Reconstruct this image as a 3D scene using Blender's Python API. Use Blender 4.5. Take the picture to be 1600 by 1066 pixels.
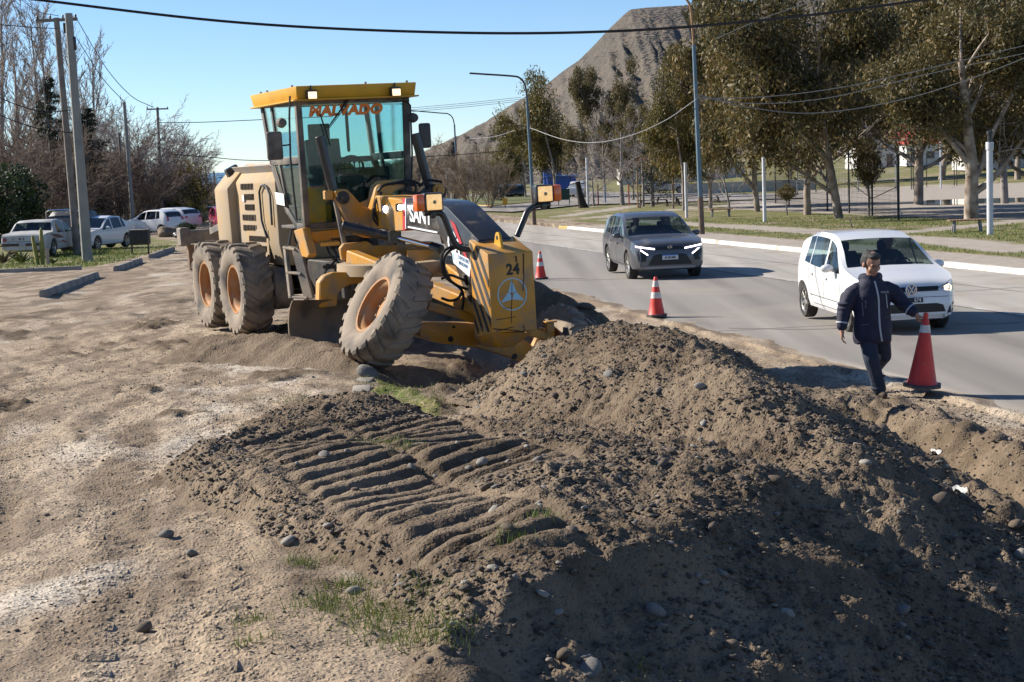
import bpy, bmesh, math, random
import numpy as np
from mathutils import Matrix, Vector
from mathutils.bvhtree import BVHTree

for o in list(bpy.data.objects): bpy.data.objects.remove(o)
SC = bpy.context.scene
COL = SC.collection
R = math.radians
rnd = random.Random(7)
rng = np.random.default_rng(7)

# ------------------------------------------------------------------ camera
FPX = 2500.0; PITCH = math.atan(282.5 / FPX); ROLL = 0.038; CH = 2.9
cam = bpy.data.cameras.new('camera'); camo = bpy.data.objects.new('camera', cam); COL.objects.link(camo)
cam.sensor_width = 36; cam.lens = 36 * FPX / 1600; cam.clip_start = 0.1; cam.clip_end = 60000
camo.matrix_world = (Matrix.Translation((0, 0, CH)) @ Matrix.Rotation(math.pi / 2 - PITCH, 4, 'X') @ Matrix.Rotation(-ROLL, 4, 'Z'))
SC.camera = camo
SC.render.resolution_x = 1024; SC.render.resolution_y = 682

# ------------------------------------------------------------------ sky, sun, exposure
SUN_EL = R(31.0); SUN_AZ = math.atan2(-0.935, 0.355)          # azimuth from +Y, towards the left and beyond the scene
W = bpy.data.worlds.new('World'); SC.world = W; W.use_nodes = True
wn = W.node_tree; wn.nodes.clear()
wo = wn.nodes.new('ShaderNodeOutputWorld'); wb = wn.nodes.new('ShaderNodeBackground'); ws = wn.nodes.new('ShaderNodeTexSky')
ws.sky_type = 'NISHITA'; ws.sun_disc = False; ws.sun_elevation = SUN_EL; ws.sun_rotation = SUN_AZ
ws.altitude = 2500; ws.air_density = 1.0; ws.dust_density = 0.0; ws.ozone_density = 5.0
wb.inputs['Strength'].default_value = 0.085
wn.links.new(ws.outputs[0], wb.inputs[0]); wn.links.new(wb.outputs[0], wo.inputs[0])
sl = bpy.data.lights.new('sun', 'SUN'); sl.energy = 5.0; sl.angle = R(0.53); sl.color = (1.0, 0.93, 0.82)
slo = bpy.data.objects.new('sun', sl); COL.objects.link(slo)
S_DIR = Vector((math.sin(SUN_AZ) * math.cos(SUN_EL), math.cos(SUN_AZ) * math.cos(SUN_EL), math.sin(SUN_EL)))
slo.rotation_euler = (-S_DIR).to_track_quat('-Z', 'Y').to_euler(); slo.location = S_DIR * 60
SC.view_settings.view_transform = 'Standard'; SC.view_settings.look = 'None'
SC.view_settings.exposure = 0.8; SC.view_settings.gamma = 1.0
SC.view_settings.use_curve_mapping = False

# ------------------------------------------------------------------ where a direction seen in the photograph meets the place
_fw = np.array([0, math.cos(PITCH), -math.sin(PITCH)]); _up = np.array([0, math.sin(PITCH), math.cos(PITCH)]); _rt = np.array([1., 0, 0])
def ray(px, py):
    u = px - 800; v = py - 533; c = math.cos(ROLL); s = math.sin(ROLL)
    d = _rt * (c * u - s * v) - _up * (c * v + s * u) + _fw * FPX
    return d / d[1]
def atY(px, py, Y): return np.array([0, 0, CH]) + ray(px, py) * Y
def at(px, py, z):
    r = ray(px, py); return np.array([0, 0, CH]) + r * ((z - CH) / r[2])

# ------------------------------------------------------------------ noise
_perm = np.random.default_rng(3).permutation(512).astype(np.int64)
_ang = np.random.default_rng(4).uniform(0, 2 * np.pi, 512)
_gx, _gy = np.cos(_ang), np.sin(_ang)
def perlin(x, y):
    x = np.asarray(x, float); y = np.asarray(y, float)
    xi = np.floor(x).astype(np.int64); yi = np.floor(y).astype(np.int64); xf = x - xi; yf = y - yi
    def g(ix, iy, dx, dy):
        h = _perm[(_perm[ix & 511] + iy) & 511]; return _gx[h] * dx + _gy[h] * dy
    u = xf * xf * xf * (xf * (xf * 6 - 15) + 10); v = yf * yf * yf * (yf * (yf * 6 - 15) + 10)
    a = g(xi, yi, xf, yf); b = g(xi + 1, yi, xf - 1, yf); c = g(xi, yi + 1, xf, yf - 1); d = g(xi + 1, yi + 1, xf - 1, yf - 1)
    return ((a + u * (b - a)) + v * ((c + u * (d - c)) - (a + u * (b - a)))) * 1.5
def fbm(x, y, octs=4, gain=.5, lac=2.03):
    s = 0; a = 1
    for i in range(octs):
        s = s + a * perlin(x + 17.3 * i, y - 9.1 * i); x = x * lac; y = y * lac; a *= gain
    return s
def sstep(a, b, x):
    t = np.clip((x - a) / (b - a), 0, 1); return t * t * (3 - 2 * t)
def polydist(X, Y, pts):
    """distance to a polyline, with the interpolated extra columns of its points"""
    best = np.full(np.shape(X), 1e9); ext = [np.zeros(np.shape(X)) for _ in range(len(pts[0]) - 2)]
    for a, b in zip(pts[:-1], pts[1:]):
        ax, ay = a[0], a[1]; bx, by = b[0], b[1]; L2 = (bx - ax) ** 2 + (by - ay) ** 2 + 1e-12
        t = np.clip(((X - ax) * (bx - ax) + (Y - ay) * (by - ay)) / L2, 0, 1)
        d = np.hypot(X - ax - t * (bx - ax), Y - ay - t * (by - ay)); m = d < best; best = np.where(m, d, best)
        for k in range(len(ext)): ext[k] = np.where(m, a[2 + k] + t * (b[2 + k] - a[2 + k]), ext[k])
    return [best] + ext
def polysd(X, Y, poly):
    """signed distance to a polygon, positive inside"""
    d = polydist(X, Y, list(poly) + [poly[0]])[0]; ins = np.zeros(np.shape(X), bool)
    n = len(poly)
    for i in range(n):
        ax, ay = poly[i][:2]; bx, by = poly[(i + 1) % n][:2]
        if ay == by: continue
        c = ((ay > Y) != (by > Y)) & (X < (bx - ax) * (Y - ay) / (by - ay) + ax); ins ^= c
    return np.where(ins, d, -d)

# ------------------------------------------------------------------ materials
MATS = {}
def mat(name, col, col2=None, scale=6.0, rough=.7, metal=0.0, bump=0.0, bscale=None, detail=5.0, lo=.35, hi=.65, coat=0.0,
        dust=None, dustamt=0.0, dscale=2.0, world=False, emit=0.0, emitcol=None, trans=0.0, ior=1.45, spec=.5, sss=0.0, bdist=.02, stretch=None):
    if name in MATS: return MATS[name]
    m = bpy.data.materials.new(name); m.use_nodes = True; nt = m.node_tree; N = nt.nodes; Lk = nt.links
    b = N['Principled BSDF']; c4 = lambda c: (c[0], c[1], c[2], 1)
    b.inputs['Base Color'].default_value = c4(col); b.inputs['Roughness'].default_value = rough; b.inputs['Metallic'].default_value = metal
    b.inputs['Coat Weight'].default_value = coat; b.inputs['Transmission Weight'].default_value = trans; b.inputs['IOR'].default_value = ior
    b.inputs['Specular IOR Level'].default_value = spec
    if emit: b.inputs['Emission Color'].default_value = c4(emitcol or col); b.inputs['Emission Strength'].default_value = emit
    if world: vec = N.new('ShaderNodeNewGeometry').outputs['Position']
    else: vec = N.new('ShaderNodeTexCoord').outputs['Object']
    if stretch:
        sm = N.new('ShaderNodeMapping'); sm.inputs['Rotation'].default_value = (0, 0, stretch[0]); sm.inputs['Scale'].default_value = (stretch[1], stretch[2], 1); Lk.new(vec, sm.inputs['Vector']); svec = sm.outputs[0]
    else: svec = vec
    def noise(sc, det=detail, off=0):
        n = N.new('ShaderNodeTexNoise'); n.inputs['Scale'].default_value = sc; n.inputs['Detail'].default_value = min(det, 2.5)
        if off:
            mp = N.new('ShaderNodeMapping'); mp.inputs['Location'].default_value = (off, off * 1.7, off * .3); Lk.new(vec, mp.inputs['Vector']); Lk.new(mp.outputs[0], n.inputs['Vector'])
        else: Lk.new(svec, n.inputs['Vector'])
        return n.outputs['Fac']
    def ramp(fac, a, b_, ca, cb):
        r = N.new('ShaderNodeValToRGB'); r.color_ramp.elements[0].position = a; r.color_ramp.elements[1].position = b_
        r.color_ramp.elements[0].color = ca; r.color_ramp.elements[1].color = cb; Lk.new(fac, r.inputs[0]); return r.outputs[0]
    cur = None
    if col2 is not None:
        cur = ramp(noise(scale), lo, hi, c4(col), c4(col2)); Lk.new(cur, b.inputs['Base Color'])
    if dust is not None:
        fac = ramp(noise(dscale, 7, 3.1), max(0, .75 - dustamt), max(.05, 1.0 - dustamt), (0, 0, 0, 1), (1, 1, 1, 1))
        mx = N.new('ShaderNodeMix'); mx.data_type = 'RGBA'; Lk.new(fac, mx.inputs[0])
        if cur is not None: Lk.new(cur, mx.inputs[6])
        else: mx.inputs[6].default_value = c4(col)
        mx.inputs[7].default_value = c4(dust); cur = mx.outputs[2]; Lk.new(cur, b.inputs['Base Color'])
        mr = N.new('ShaderNodeMapRange'); mr.inputs[3].default_value = rough; mr.inputs[4].default_value = .92; Lk.new(fac, mr.inputs[0]); Lk.new(mr.outputs[0], b.inputs['Roughness'])
    if bump:
        bp = N.new('ShaderNodeBump'); bp.inputs['Strength'].default_value = bump; bp.inputs['Distance'].default_value = bdist
        Lk.new(noise(bscale or scale * 3, 6, 5.3), bp.inputs['Height']); Lk.new(bp.outputs[0], b.inputs['Normal'])
    MATS[name] = m; return m

def glass(name, tint=(.8, .9, .9), rough=.02, alpha=.75):
    """thin pane: mostly lets light through with its tint, and reflects"""
    if name in MATS: return MATS[name]
    m = bpy.data.materials.new(name); m.use_nodes = True; nt = m.node_tree; N = nt.nodes; N.clear(); Lk = nt.links
    o = N.new('ShaderNodeOutputMaterial'); t = N.new('ShaderNodeBsdfTransparent'); g = N.new('ShaderNodeBsdfGlossy'); mx = N.new('ShaderNodeMixShader')
    f = N.new('ShaderNodeFresnel'); f.inputs['IOR'].default_value = 1.5
    t.inputs[0].default_value = (*tint, 1); g.inputs['Roughness'].default_value = rough; g.inputs[0].default_value = (1, 1, 1, 1)
    mu = N.new('ShaderNodeMath'); mu.operation = 'MULTIPLY_ADD'; mu.inputs[1].default_value = 0.65; mu.inputs[2].default_value = 1 - alpha; mu.use_clamp = True
    Lk.new(f.outputs[0], mu.inputs[0]); Lk.new(mu.outputs[0], mx.inputs[0]); Lk.new(t.outputs[0], mx.inputs[1]); Lk.new(g.outputs[0], mx.inputs[2]); Lk.new(mx.outputs[0], o.inputs[0])
    MATS[name] = m; return m

# ------------------------------------------------------------------ mesh building
def link(name, me, m=None, parent=None):
    o = bpy.data.objects.new(name, me); COL.objects.link(o)
    if m is not None and me is not None and len(me.materials) == 0: me.materials.append(m)
    if parent is not None: o.parent = parent
    return o
def npmesh(name, V, Fc, m=None, parent=None, smooth=False, attrs=None):
    """mesh from numpy arrays: V (n,3), Fc (k,3) or (k,4)"""
    V = np.asarray(V, np.float32); Fc = np.asarray(Fc, np.int32); k, w = Fc.shape
    me = bpy.data.meshes.new(name); me.vertices.add(len(V)); me.vertices.foreach_set('co', V.ravel())
    me.loops.add(k * w); me.loops.foreach_set('vertex_index', Fc.ravel()); me.polygons.add(k)
    me.polygons.foreach_set('loop_start', np.arange(0, k * w, w, dtype=np.int32))
    if smooth: me.polygons.foreach_set('use_smooth', np.ones(k, bool))
    for nm, arr in (attrs or {}).items():
        a = me.attributes.new(nm, 'FLOAT', 'POINT'); a.data.foreach_set('value', np.asarray(arr, np.float32).ravel())
    me.update(calc_edges=True); me.validate()
    return link(name, me, m, parent)
def tag(o, label=None, cat=None, group=None, kind=None):
    if label: o['label'] = label
    if cat: o['category'] = cat
    if group: o['group'] = group
    if kind: o['kind'] = kind
    return o
def thing(name, label, cat, loc=(0, 0, 0), rz=0.0, group=None, M=None):
    o = bpy.data.objects.new(name, None); COL.objects.link(o); o.empty_display_size = .2
    if M is not None: o.matrix_world = M
    else: o.location = loc; o.rotation_euler = (0, 0, rz)
    return tag(o, label, cat, group)
def copy_tree(o, parent=None):
    c = o.copy(); COL.objects.link(c)
    if parent is not None: c.parent = parent
    for ch in list(o.children): copy_tree(ch, c)
    return c
def frame(d):
    d = Vector(d).normalized(); a = Vector((0, 0, 1)) if abs(d.z) < .95 else Vector((1, 0, 0))
    x = d.cross(a).normalized(); return x, x.cross(d).normalized(), d
class MB:
    def __init__(s): s.v = []; s.f = []
    def add(s, vs, fs):
        n = len(s.v); s.v += [tuple(p) for p in vs]; s.f += [tuple(i + n for i in f) for f in fs]; return s
    def box(s, c, d, rot=None):
        x, y, z = d[0] / 2, d[1] / 2, d[2] / 2
        vs = [Vector((a * x, b * y, e * z)) for e in (-1, 1) for b in (-1, 1) for a in (-1, 1)]
        if rot is not None: vs = [rot @ p for p in vs]
        c = Vector(c); return s.add([p + c for p in vs], [(0, 2, 3, 1), (4, 5, 7, 6), (0, 1, 5, 4), (2, 6, 7, 3), (0, 4, 6, 2), (1, 3, 7, 5)])
    def bar(s, p0, p1, w, h, up=(0, 0, 1)):
        p0 = Vector(p0); p1 = Vector(p1); d = (p1 - p0).normalized(); u = Vector(up); x = d.cross(u).normalized(); u = x.cross(d)
        vs = [p + x * a * w / 2 + u * b * h / 2 for p in (p0, p1) for a, b in ((-1, -1), (1, -1), (1, 1), (-1, 1))]
        return s.add(vs, [(3, 2, 1, 0), (4, 5, 6, 7), (0, 1, 5, 4), (1, 2, 6, 5), (2, 3, 7, 6), (3, 0, 4, 7)])
    def cyl(s, p0, p1, r0, r1=None, n=14, cap=True):
        r1 = r0 if r1 is None else r1; p0 = Vector(p0); p1 = Vector(p1); x, y, d = frame(p1 - p0); vs = []
        for p, r in ((p0, r0), (p1, r1)):
            for i in range(n): a = 2 * math.pi * i / n; vs.append(p + (x * math.cos(a) + y * math.sin(a)) * r)
        fs = [(i, (i + 1) % n, n + (i + 1) % n, n + i) for i in range(n)]
        if cap: fs += [tuple(range(n - 1, -1, -1)), tuple(range(n, 2 * n))]
        return s.add(vs, fs)
    def tube(s, pts, r, n=8):
        pts = [Vector(p) for p in pts]; k = len(pts); rr = r if isinstance(r, (list, tuple)) else [r] * k; vs = []
        px = None
        for i, p in enumerate(pts):
            d = (pts[min(i + 1, k - 1)] - pts[max(i - 1, 0)]).normalized()
            if px is None: x, y, _ = frame(d)
            else: x = (px - d * px.dot(d)).normalized(); y = x.cross(d).normalized()
            px = x
            for j in range(n): a = 2 * math.pi * j / n; vs.append(p + (x * math.cos(a) + y * math.sin(a)) * rr[i])
        fs = [(i * n + j, i * n + (j + 1) % n, (i + 1) * n + (j + 1) % n, (i + 1) * n + j) for i in range(k - 1) for j in range(n)]
        fs += [tuple(range(n - 1, -1, -1)), tuple(range((k - 1) * n, k * n))]
        return s.add(vs, fs)
    def prism(s, poly, axis, lo, hi):
        """polygon in the plane across an axis, pushed from lo to hi; axis 0: (y,z), 1: (x,z), 2: (x,y)"""
        def P(a, b, h): return {0: (h, a, b), 1: (a, h, b), 2: (a, b, h)}[axis]
        n = len(poly); vs = [P(a, b, lo) for a, b in poly] + [P(a, b, hi) for a, b in poly]
        return s.add(vs, [tuple(range(n - 1, -1, -1)), tuple(range(n, 2 * n))] + [(i, (i + 1) % n, n + (i + 1) % n, n + i) for i in range(n)])
    def lathe(s, prof, p0=(0, 0, 0), axis=(0, 0, 1), n=24, close=True):
        x, y, d = frame(axis); p0 = Vector(p0); vs = []; k = len(prof)
        for r, h in prof:
            for i in range(n): a = 2 * math.pi * i / n; vs.append(p0 + d * h + (x * math.cos(a) + y * math.sin(a)) * r)
        fs = [(i * n + j, i * n + (j + 1) % n, (i + 1) * n + (j + 1) % n, (i + 1) * n + j) for i in range(k - 1) for j in range(n)]
        if close: fs += [tuple(range(n - 1, -1, -1)), tuple(range((k - 1) * n, k * n))]
        return s.add(vs, fs)
    def ball(s, c, r, nu=10, nv=7, rot=None):
        r = r if isinstance(r, (tuple, list)) else (r, r, r); c = Vector(c); vs = [Vector((0, 0, -r[2]))]
        for i in range(1, nv):
            t = math.pi * i / nv
            for j in range(nu): a = 2 * math.pi * j / nu; vs.append(Vector((math.sin(t) * math.cos(a) * r[0], math.sin(t) * math.sin(a) * r[1], -math.cos(t) * r[2])))
        vs.append(Vector((0, 0, r[2]))); last = len(vs) - 1
        if rot is not None: vs = [rot @ p for p in vs]
        fs = [(0, 1 + (j + 1) % nu, 1 + j) for j in range(nu)]
        for i in range(nv - 2):
            for j in range(nu): fs.append((1 + i * nu + j, 1 + i * nu + (j + 1) % nu, 1 + (i + 1) * nu + (j + 1) % nu, 1 + (i + 1) * nu + j))
        fs += [(last, 1 + (nv - 2) * nu + j, 1 + (nv - 2) * nu + (j + 1) % nu) for j in range(nu)]
        return s.add([p + c for p in vs], fs)
    def grid(s, rows):
        n = len(rows[0]); vs = [p for r in rows for p in r]
        return s.add(vs, [(i * n + j, i * n + j + 1, (i + 1) * n + j + 1, (i + 1) * n + j) for i in range(len(rows) - 1) for j in range(n - 1)])
    def mesh(s, name, bevel=0.0, seg=1, smooth=35):
        me = bpy.data.meshes.new(name); me.from_pydata(s.v, [], s.f); bm = bmesh.new(); bm.from_mesh(me)
        bmesh.ops.recalc_face_normals(bm, faces=bm.faces)
        if bevel:
            ed = [e for e in bm.edges if len(e.link_faces) == 2 and e.calc_face_angle(0) > .5]
            bmesh.ops.bevel(bm, geom=ed, offset=bevel, segments=seg, affect='EDGES', clamp_overlap=True, profile=.5)
        bm.to_mesh(me); bm.free()
        if smooth:
            me.polygons.foreach_set('use_smooth', np.ones(len(me.polygons), bool)); me.set_sharp_from_angle(angle=R(smooth))
        me.update(); return me
    def build(s, name, m, parent=None, bevel=0.0, seg=1, smooth=35): return link(name, s.mesh(name, bevel, seg, smooth), m, parent)
def bend(pts, n=6):
    """smooth curve through points"""
    P_ = [np.array(p, float) for p in pts]; Q = []
    for i in range(len(P_) - 1):
        p0 = P_[i - 1] if i > 0 else 2 * P_[0] - P_[1]; p1 = P_[i]; p2 = P_[i + 1]; p3 = P_[i + 2] if i + 2 < len(P_) else 2 * P_[-1] - P_[-2]
        for u in np.linspace(0, 1, n + 1)[:-1]: Q.append(.5 * ((2 * p1) + (-p0 + p2) * u + (2 * p0 - 5 * p1 + 4 * p2 - p3) * u * u + (-p0 + 3 * p1 - 3 * p2 + p3) * u ** 3))
    return Q + [P_[-1]]
TMP = bpy.data.scenes.new('workbench')
def baked(o, *others):
    """the mesh of an object after its modifiers, worked out in a scene of its own"""
    for k in (o,) + others: TMP.collection.objects.link(k)
    vl = TMP.view_layers[0]; vl.update(); dg = vl.depsgraph; dg.update(); me = bpy.data.meshes.new_from_object(o.evaluated_get(dg), depsgraph=dg)
    for k in (o,) + others: bpy.data.objects.remove(k)
    return me
def text_mesh(name, s, size, m, parent, M, ext=.002, sx=1.0, space=1.0, bold=0.0, align='CENTER'):
    """lettering as a thin raised mesh; M places its x (reading) and y (up) axes"""
    cu = bpy.data.curves.new(name, 'FONT'); cu.body = s; cu.size = size; cu.extrude = ext; cu.align_x = align; cu.align_y = 'CENTER'; cu.space_character = space; cu.offset = bold
    cu.resolution_u = 3
    t = bpy.data.objects.new(name + '_t', cu); me = baked(t); bpy.data.curves.remove(cu)
    me.transform(M @ Matrix.Diagonal((sx, 1, 1, 1))); me.name = name; me.materials.clear()
    return link(name, me, m, parent)
def axes(o, x, y):
    x = Vector(x).normalized(); y = Vector(y); y = (y - x * y.dot(x)).normalized(); z = x.cross(y)
    M = Matrix((x, y, z)).transposed().to_4x4(); M.translation = Vector(o); return M

# ================================================================== THE GROUND
def edgeX(Y): return 5.4 - .209 * (np.asarray(Y, float) - 16.8)
def sroad(X, Y): return (np.asarray(X, float) - edgeX(Y)) * .979          # metres right of the asphalt's near edge
def zroad(Y):
    Y = np.asarray(Y, float); return -.0096 * (np.clip(Y, -50, 260) - 18.5) - .006 * np.clip(Y - 260, 0, 400)
def zleft(Y):
    Y = np.asarray(Y, float); return .5 - .0185 * (np.clip(Y, -20, 160) - 23) - .03 * np.clip(Y - 160, 0, 500)
KERB_S = 10.35
def ruts(X, Y):
    """long wheel ruts and graded ridges along the dirt road"""
    c = X + .30 * (Y - 20) - 1.6 * np.sin(Y * .16)
    return (.018 * fbm(c * 1.5, Y * .12, 3) + .010 * fbm(c * 4.2 + 7, Y * .35, 3) + .03 * fbm(X * .25, Y * .16 + 4, 2))
PIT = atY(885, 560, 18.9)
def ground_base(X, Y):
    X = np.asarray(X, float); Y = np.asarray(Y, float); s = sroad(X, Y); zr = zroad(Y); zl = zleft(Y)
    w = 1 - sstep(-4.6, -1.0, s + .35 * fbm(X * .5, Y * .5, 2) * sstep(-.2, -1.5, s)); z = zr + (zl - zr) * w
    far = sstep(20, 27, Y)
    dl = polydist(X, Y, DITCH); z = z - dl[1] * (1 - sstep(.15, .95, dl[0]))
    g = np.exp(-((X - .75) ** 2 / .9 + (Y - 19.0) ** 2 / 1.5)); z = z - .95 * g
    g2 = np.exp(-((X - PIT[0] + .75) ** 2 / 1.1 + (Y - 17.7) ** 2 / .8)); z = z - .55 * g2
    lw = sstep(-.1, .9, polysd(X, Y, LOW)); z = z * (1 - lw) + np.minimum(z, -.45) * lw
    park = sstep(KERB_S + .05, KERB_S + .12, s)
    z = z + park * (.10 + .02 * fbm(X * .3, Y * .3, 3) * sstep(KERB_S + 3, KERB_S + 6, s))
    z = z + sstep(30, 70, X) * sstep(120, 200, Y) * .018 * np.clip(Y - 120, 0, 160)
    z = z + sstep(-5, 60, X) * sstep(230, 420, Y) * 2
    verge = sstep(-9.6, -10.6, X + .05 * (Y - 36)) * sstep(24, 30, Y); z = z + .06 * verge
    z = z - sstep(560, 760, Y) * 45
    return z
LOW = [atY(1330, 726, 10.4)[:2], atY(1225, 772, 9.9)[:2], atY(1185, 832, 9.1)[:2], atY(1090, 902, 8.15)[:2], atY(960, 942, 7.65)[:2], atY(860, 975, 7.3)[:2], atY(770, 1030, 6.95)[:2], (-.25, 5.2), (0.2, 2.0), (7, 2.0), (7, 9.5), atY(1420, 760, 10.8)[:2]]
DITCH = [(*at(1240, 690, -.2)[:2], .25), (*at(1290, 712, -.4)[:2], .45), (*at(1370, 760, -.5)[:2], .55), (*at(1470, 812, -.55)[:2], .55), (*at(1620, 890, -.55)[:2], .5), (*at(1900, 1060, -.5)[:2], .4)]
def clods(X, Y): return np.clip(fbm(X * .75 + 3, Y * .42 + 8, 4, .6) - .40, 0, 1) * 1.4
def near_detail(X, Y):
    s = sroad(X, Y); near = 1 - sstep(22, 45, Y)
    soft = sstep(-.1, -.8, s) * (1 - sstep(-7.2, -7.8, X * .0 + s * 0))
    d = ruts(X, Y) * sstep(-1, -3, s) + near * soft * (.016 * fbm(X * 2.2, Y * 2.2, 4) + .013 * fbm(X * 8, Y * 8, 3, .65))
    clod = clods(X, Y) * near * sstep(-1.5, -3, s)
    d = d + clod * (.045 + .11 * np.abs(fbm(X * 11, Y * 11, 2)))
    bank = sstep(-.35, -1.0, s) * sstep(-5.2, -4.2, s) * sstep(21, 17, Y); d = d + bank * (.085 * fbm(X * 2.2, Y * 2.2, 3) + .065 * np.abs(fbm(X * 6, Y * 6, 3, .6)))
    for a_, b_ in RTR:
        t_, i_ = tracks(X, Y, a_, b_, .24, .13, .022, .3); d = d + t_
    scr = near * sstep(-3.5, -5, s); d = d + scr * .012 * np.clip(fbm(X * 2.2, Y * 7, 3), -.2, 1)
    return d
RTR = [(at(215, 600, .6)[:2], at(150, 1100, .8)[:2]), (at(60, 560, .6)[:2], at(-60, 900, .7)[:2]), (at(330, 560, .6)[:2], at(330, 1120, .8)[:2]), (at(480, 600, .6)[:2], at(330, 690, .7)[:2])]
def G(X, Y): return float((ground_base(np.array([X]), np.array([Y])) + near_detail(np.array([X]), np.array([Y])))[0])
def GP(px, py, it=12):
    """the place on the ground seen at a pixel of the photograph"""
    z = 0.0
    for _ in range(it):
        p = at(px, py, z); z = .5 * z + .5 * float(ground_base(p[0:1], p[1:2])[0])
    return np.array([p[0], p[1], float(ground_base(p[0:1], p[1:2])[0])])

# --- the heap of soil and the flattened windrow in front of it
def rp(px, py, Y): p = atY(px, py, Y); return (p[0], p[1], p[2])
RIDGE_A = [rp(800, 583, 15.2), rp(870, 530, 14.9), rp(940, 506, 14.6), rp(990, 512, 14.0), rp(1060, 538, 13.1), rp(1150, 588, 12.1), rp(1240, 655, 11.2), rp(1330, 726, 10.4), rp(1350, 742, 10.3)]
RIDGE_B = [rp(1330, 726, 10.4), rp(1225, 772, 9.9), rp(1185, 832, 9.1), rp(1090, 902, 8.15), rp(960, 942, 7.65), rp(860, 975, 7.3), rp(770, 1030, 6.95), rp(690, 1100, 6.5)]
WIND = [at(*p)[:2] for p in [(205, 755, .68), (320, 690, .68), (480, 640, .66), (600, 640, .66), (720, 668, .66), (900, 690, .66), (1200, 740, .66), (1300, 790, .7), (1120, 930, .7), (900, 1000, .75), (720, 1090, .75), (600, 1090, .75), (590, 1000, .75), (520, 915, .75), (400, 865, .72), (300, 820, .70), (230, 785, .68)]]
BERM = [rp(800, 420, 23.4), rp(838, 438, 22.6), rp(880, 466, 22.0), rp(925, 494, 21.6)]
BERM2 = [rp(325, 528, 20.3), rp(400, 524, 19.9), rp(470, 530, 19.3), rp(530, 552, 18.6), rp(570, 578, 18.0)]
def tracks(X, Y, a, b, w=.45, pitch=.26, depth=.045, skew=.5):
    """chevron bars pressed into loose soil by a lugged tyre rolling from a to b"""
    d = np.array(b) - np.array(a); Ln = np.hypot(*d); d = d / Ln; t = (X - a[0]) * d[0] + (Y - a[1]) * d[1]; q = (X - a[0]) * -d[1] + (Y - a[1]) * d[0]
    q = q + .06 * perlin(t * .9, t * 0 + 3.3)
    inside = sstep(w + .06, w - .06, np.abs(q)) * sstep(-.2, .3, t) * sstep(Ln + .2, Ln - .3, t)
    ph = (t + skew * q + .02 * perlin(X * 5, Y * 5)) / pitch
    wave = np.sin(2 * np.pi * ph); bars = sstep(-.30, .12, wave) * (.85 + .3 * perlin(X * 1.6, Y * 1.6)) * sstep(w, w * .75, np.abs(q))
    return inside * (depth * (bars - .75)), inside
TR = [(at(430, 672, .85)[:2], at(815, 893, .92)[:2]), (at(600, 655, .8)[:2], at(830, 760, .9)[:2])]
def mound_h(X, Y):
    """height above the base ground of everything that was dug up and dumped"""
    zb = ground_base(X, Y)
    wx = X + .16 * fbm(X * .9, Y * .9, 3); wy = Y + .16 * fbm(X * .9 + 9, Y * .9 + 4, 3)
    def cone(rdg, sl, rnd_=.10):
        d, z = polydist(wx, wy, rdg); return z - (np.sqrt(d * d + rnd_ * rnd_) - rnd_) * sl - zb
    a = cone(RIDGE_A, .68, .38); b = cone(RIDGE_B, .66, .25); e = np.maximum(cone(BERM, .95, .15), cone(BERM2, .5, .2))
    sd = polysd(X, Y, WIND) + .10 * fbm(X * 1.7, Y * 1.7, 3)
    c = .27 * sstep(-.02, .5, sd) * (.85 + .3 * fbm(X * .7, Y * .7 + 5, 2)) - .05 + .10 * sstep(.4, 1.4, sd) * sstep(12, 8.5, Y)
    k = .10; m = np.maximum(a, b)
    m = np.logaddexp(np.clip(m / k, -60, 60), np.clip(c / k, -60, 60)) * k
    m = np.maximum(m, e); m = np.where((m < .0) & (c < -.02) & (a < -.02) & (b < -.02) & (e < -.02), np.maximum(np.maximum(a, b), np.maximum(c, e)), m)
    tr = 0; ins = 0
    for p0, p1 in TR:
        t, i = tracks(X, Y, p0, p1); flat = sstep(.45, .15, np.maximum(a, b) - .05); tr = tr + t * flat; ins = np.maximum(ins, i * flat)
    loose = sstep(.0, .10, m)
    rough = .035 * fbm(X * 2.6, Y * 2.6, 3) + .020 * fbm(X * 8, Y * 8, 3, .6) + .038 * np.abs(fbm(X * 13, Y * 13, 2, .6))
    return m + loose * (rough * (1 - .76 * ins) + tr), zb, loose
def top_z(X, Y):
    X = np.asarray(X, float); Y = np.asarray(Y, float); m, zb, _ = mound_h(X, Y); return np.maximum(zb + near_detail(X, Y), zb + m)

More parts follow.
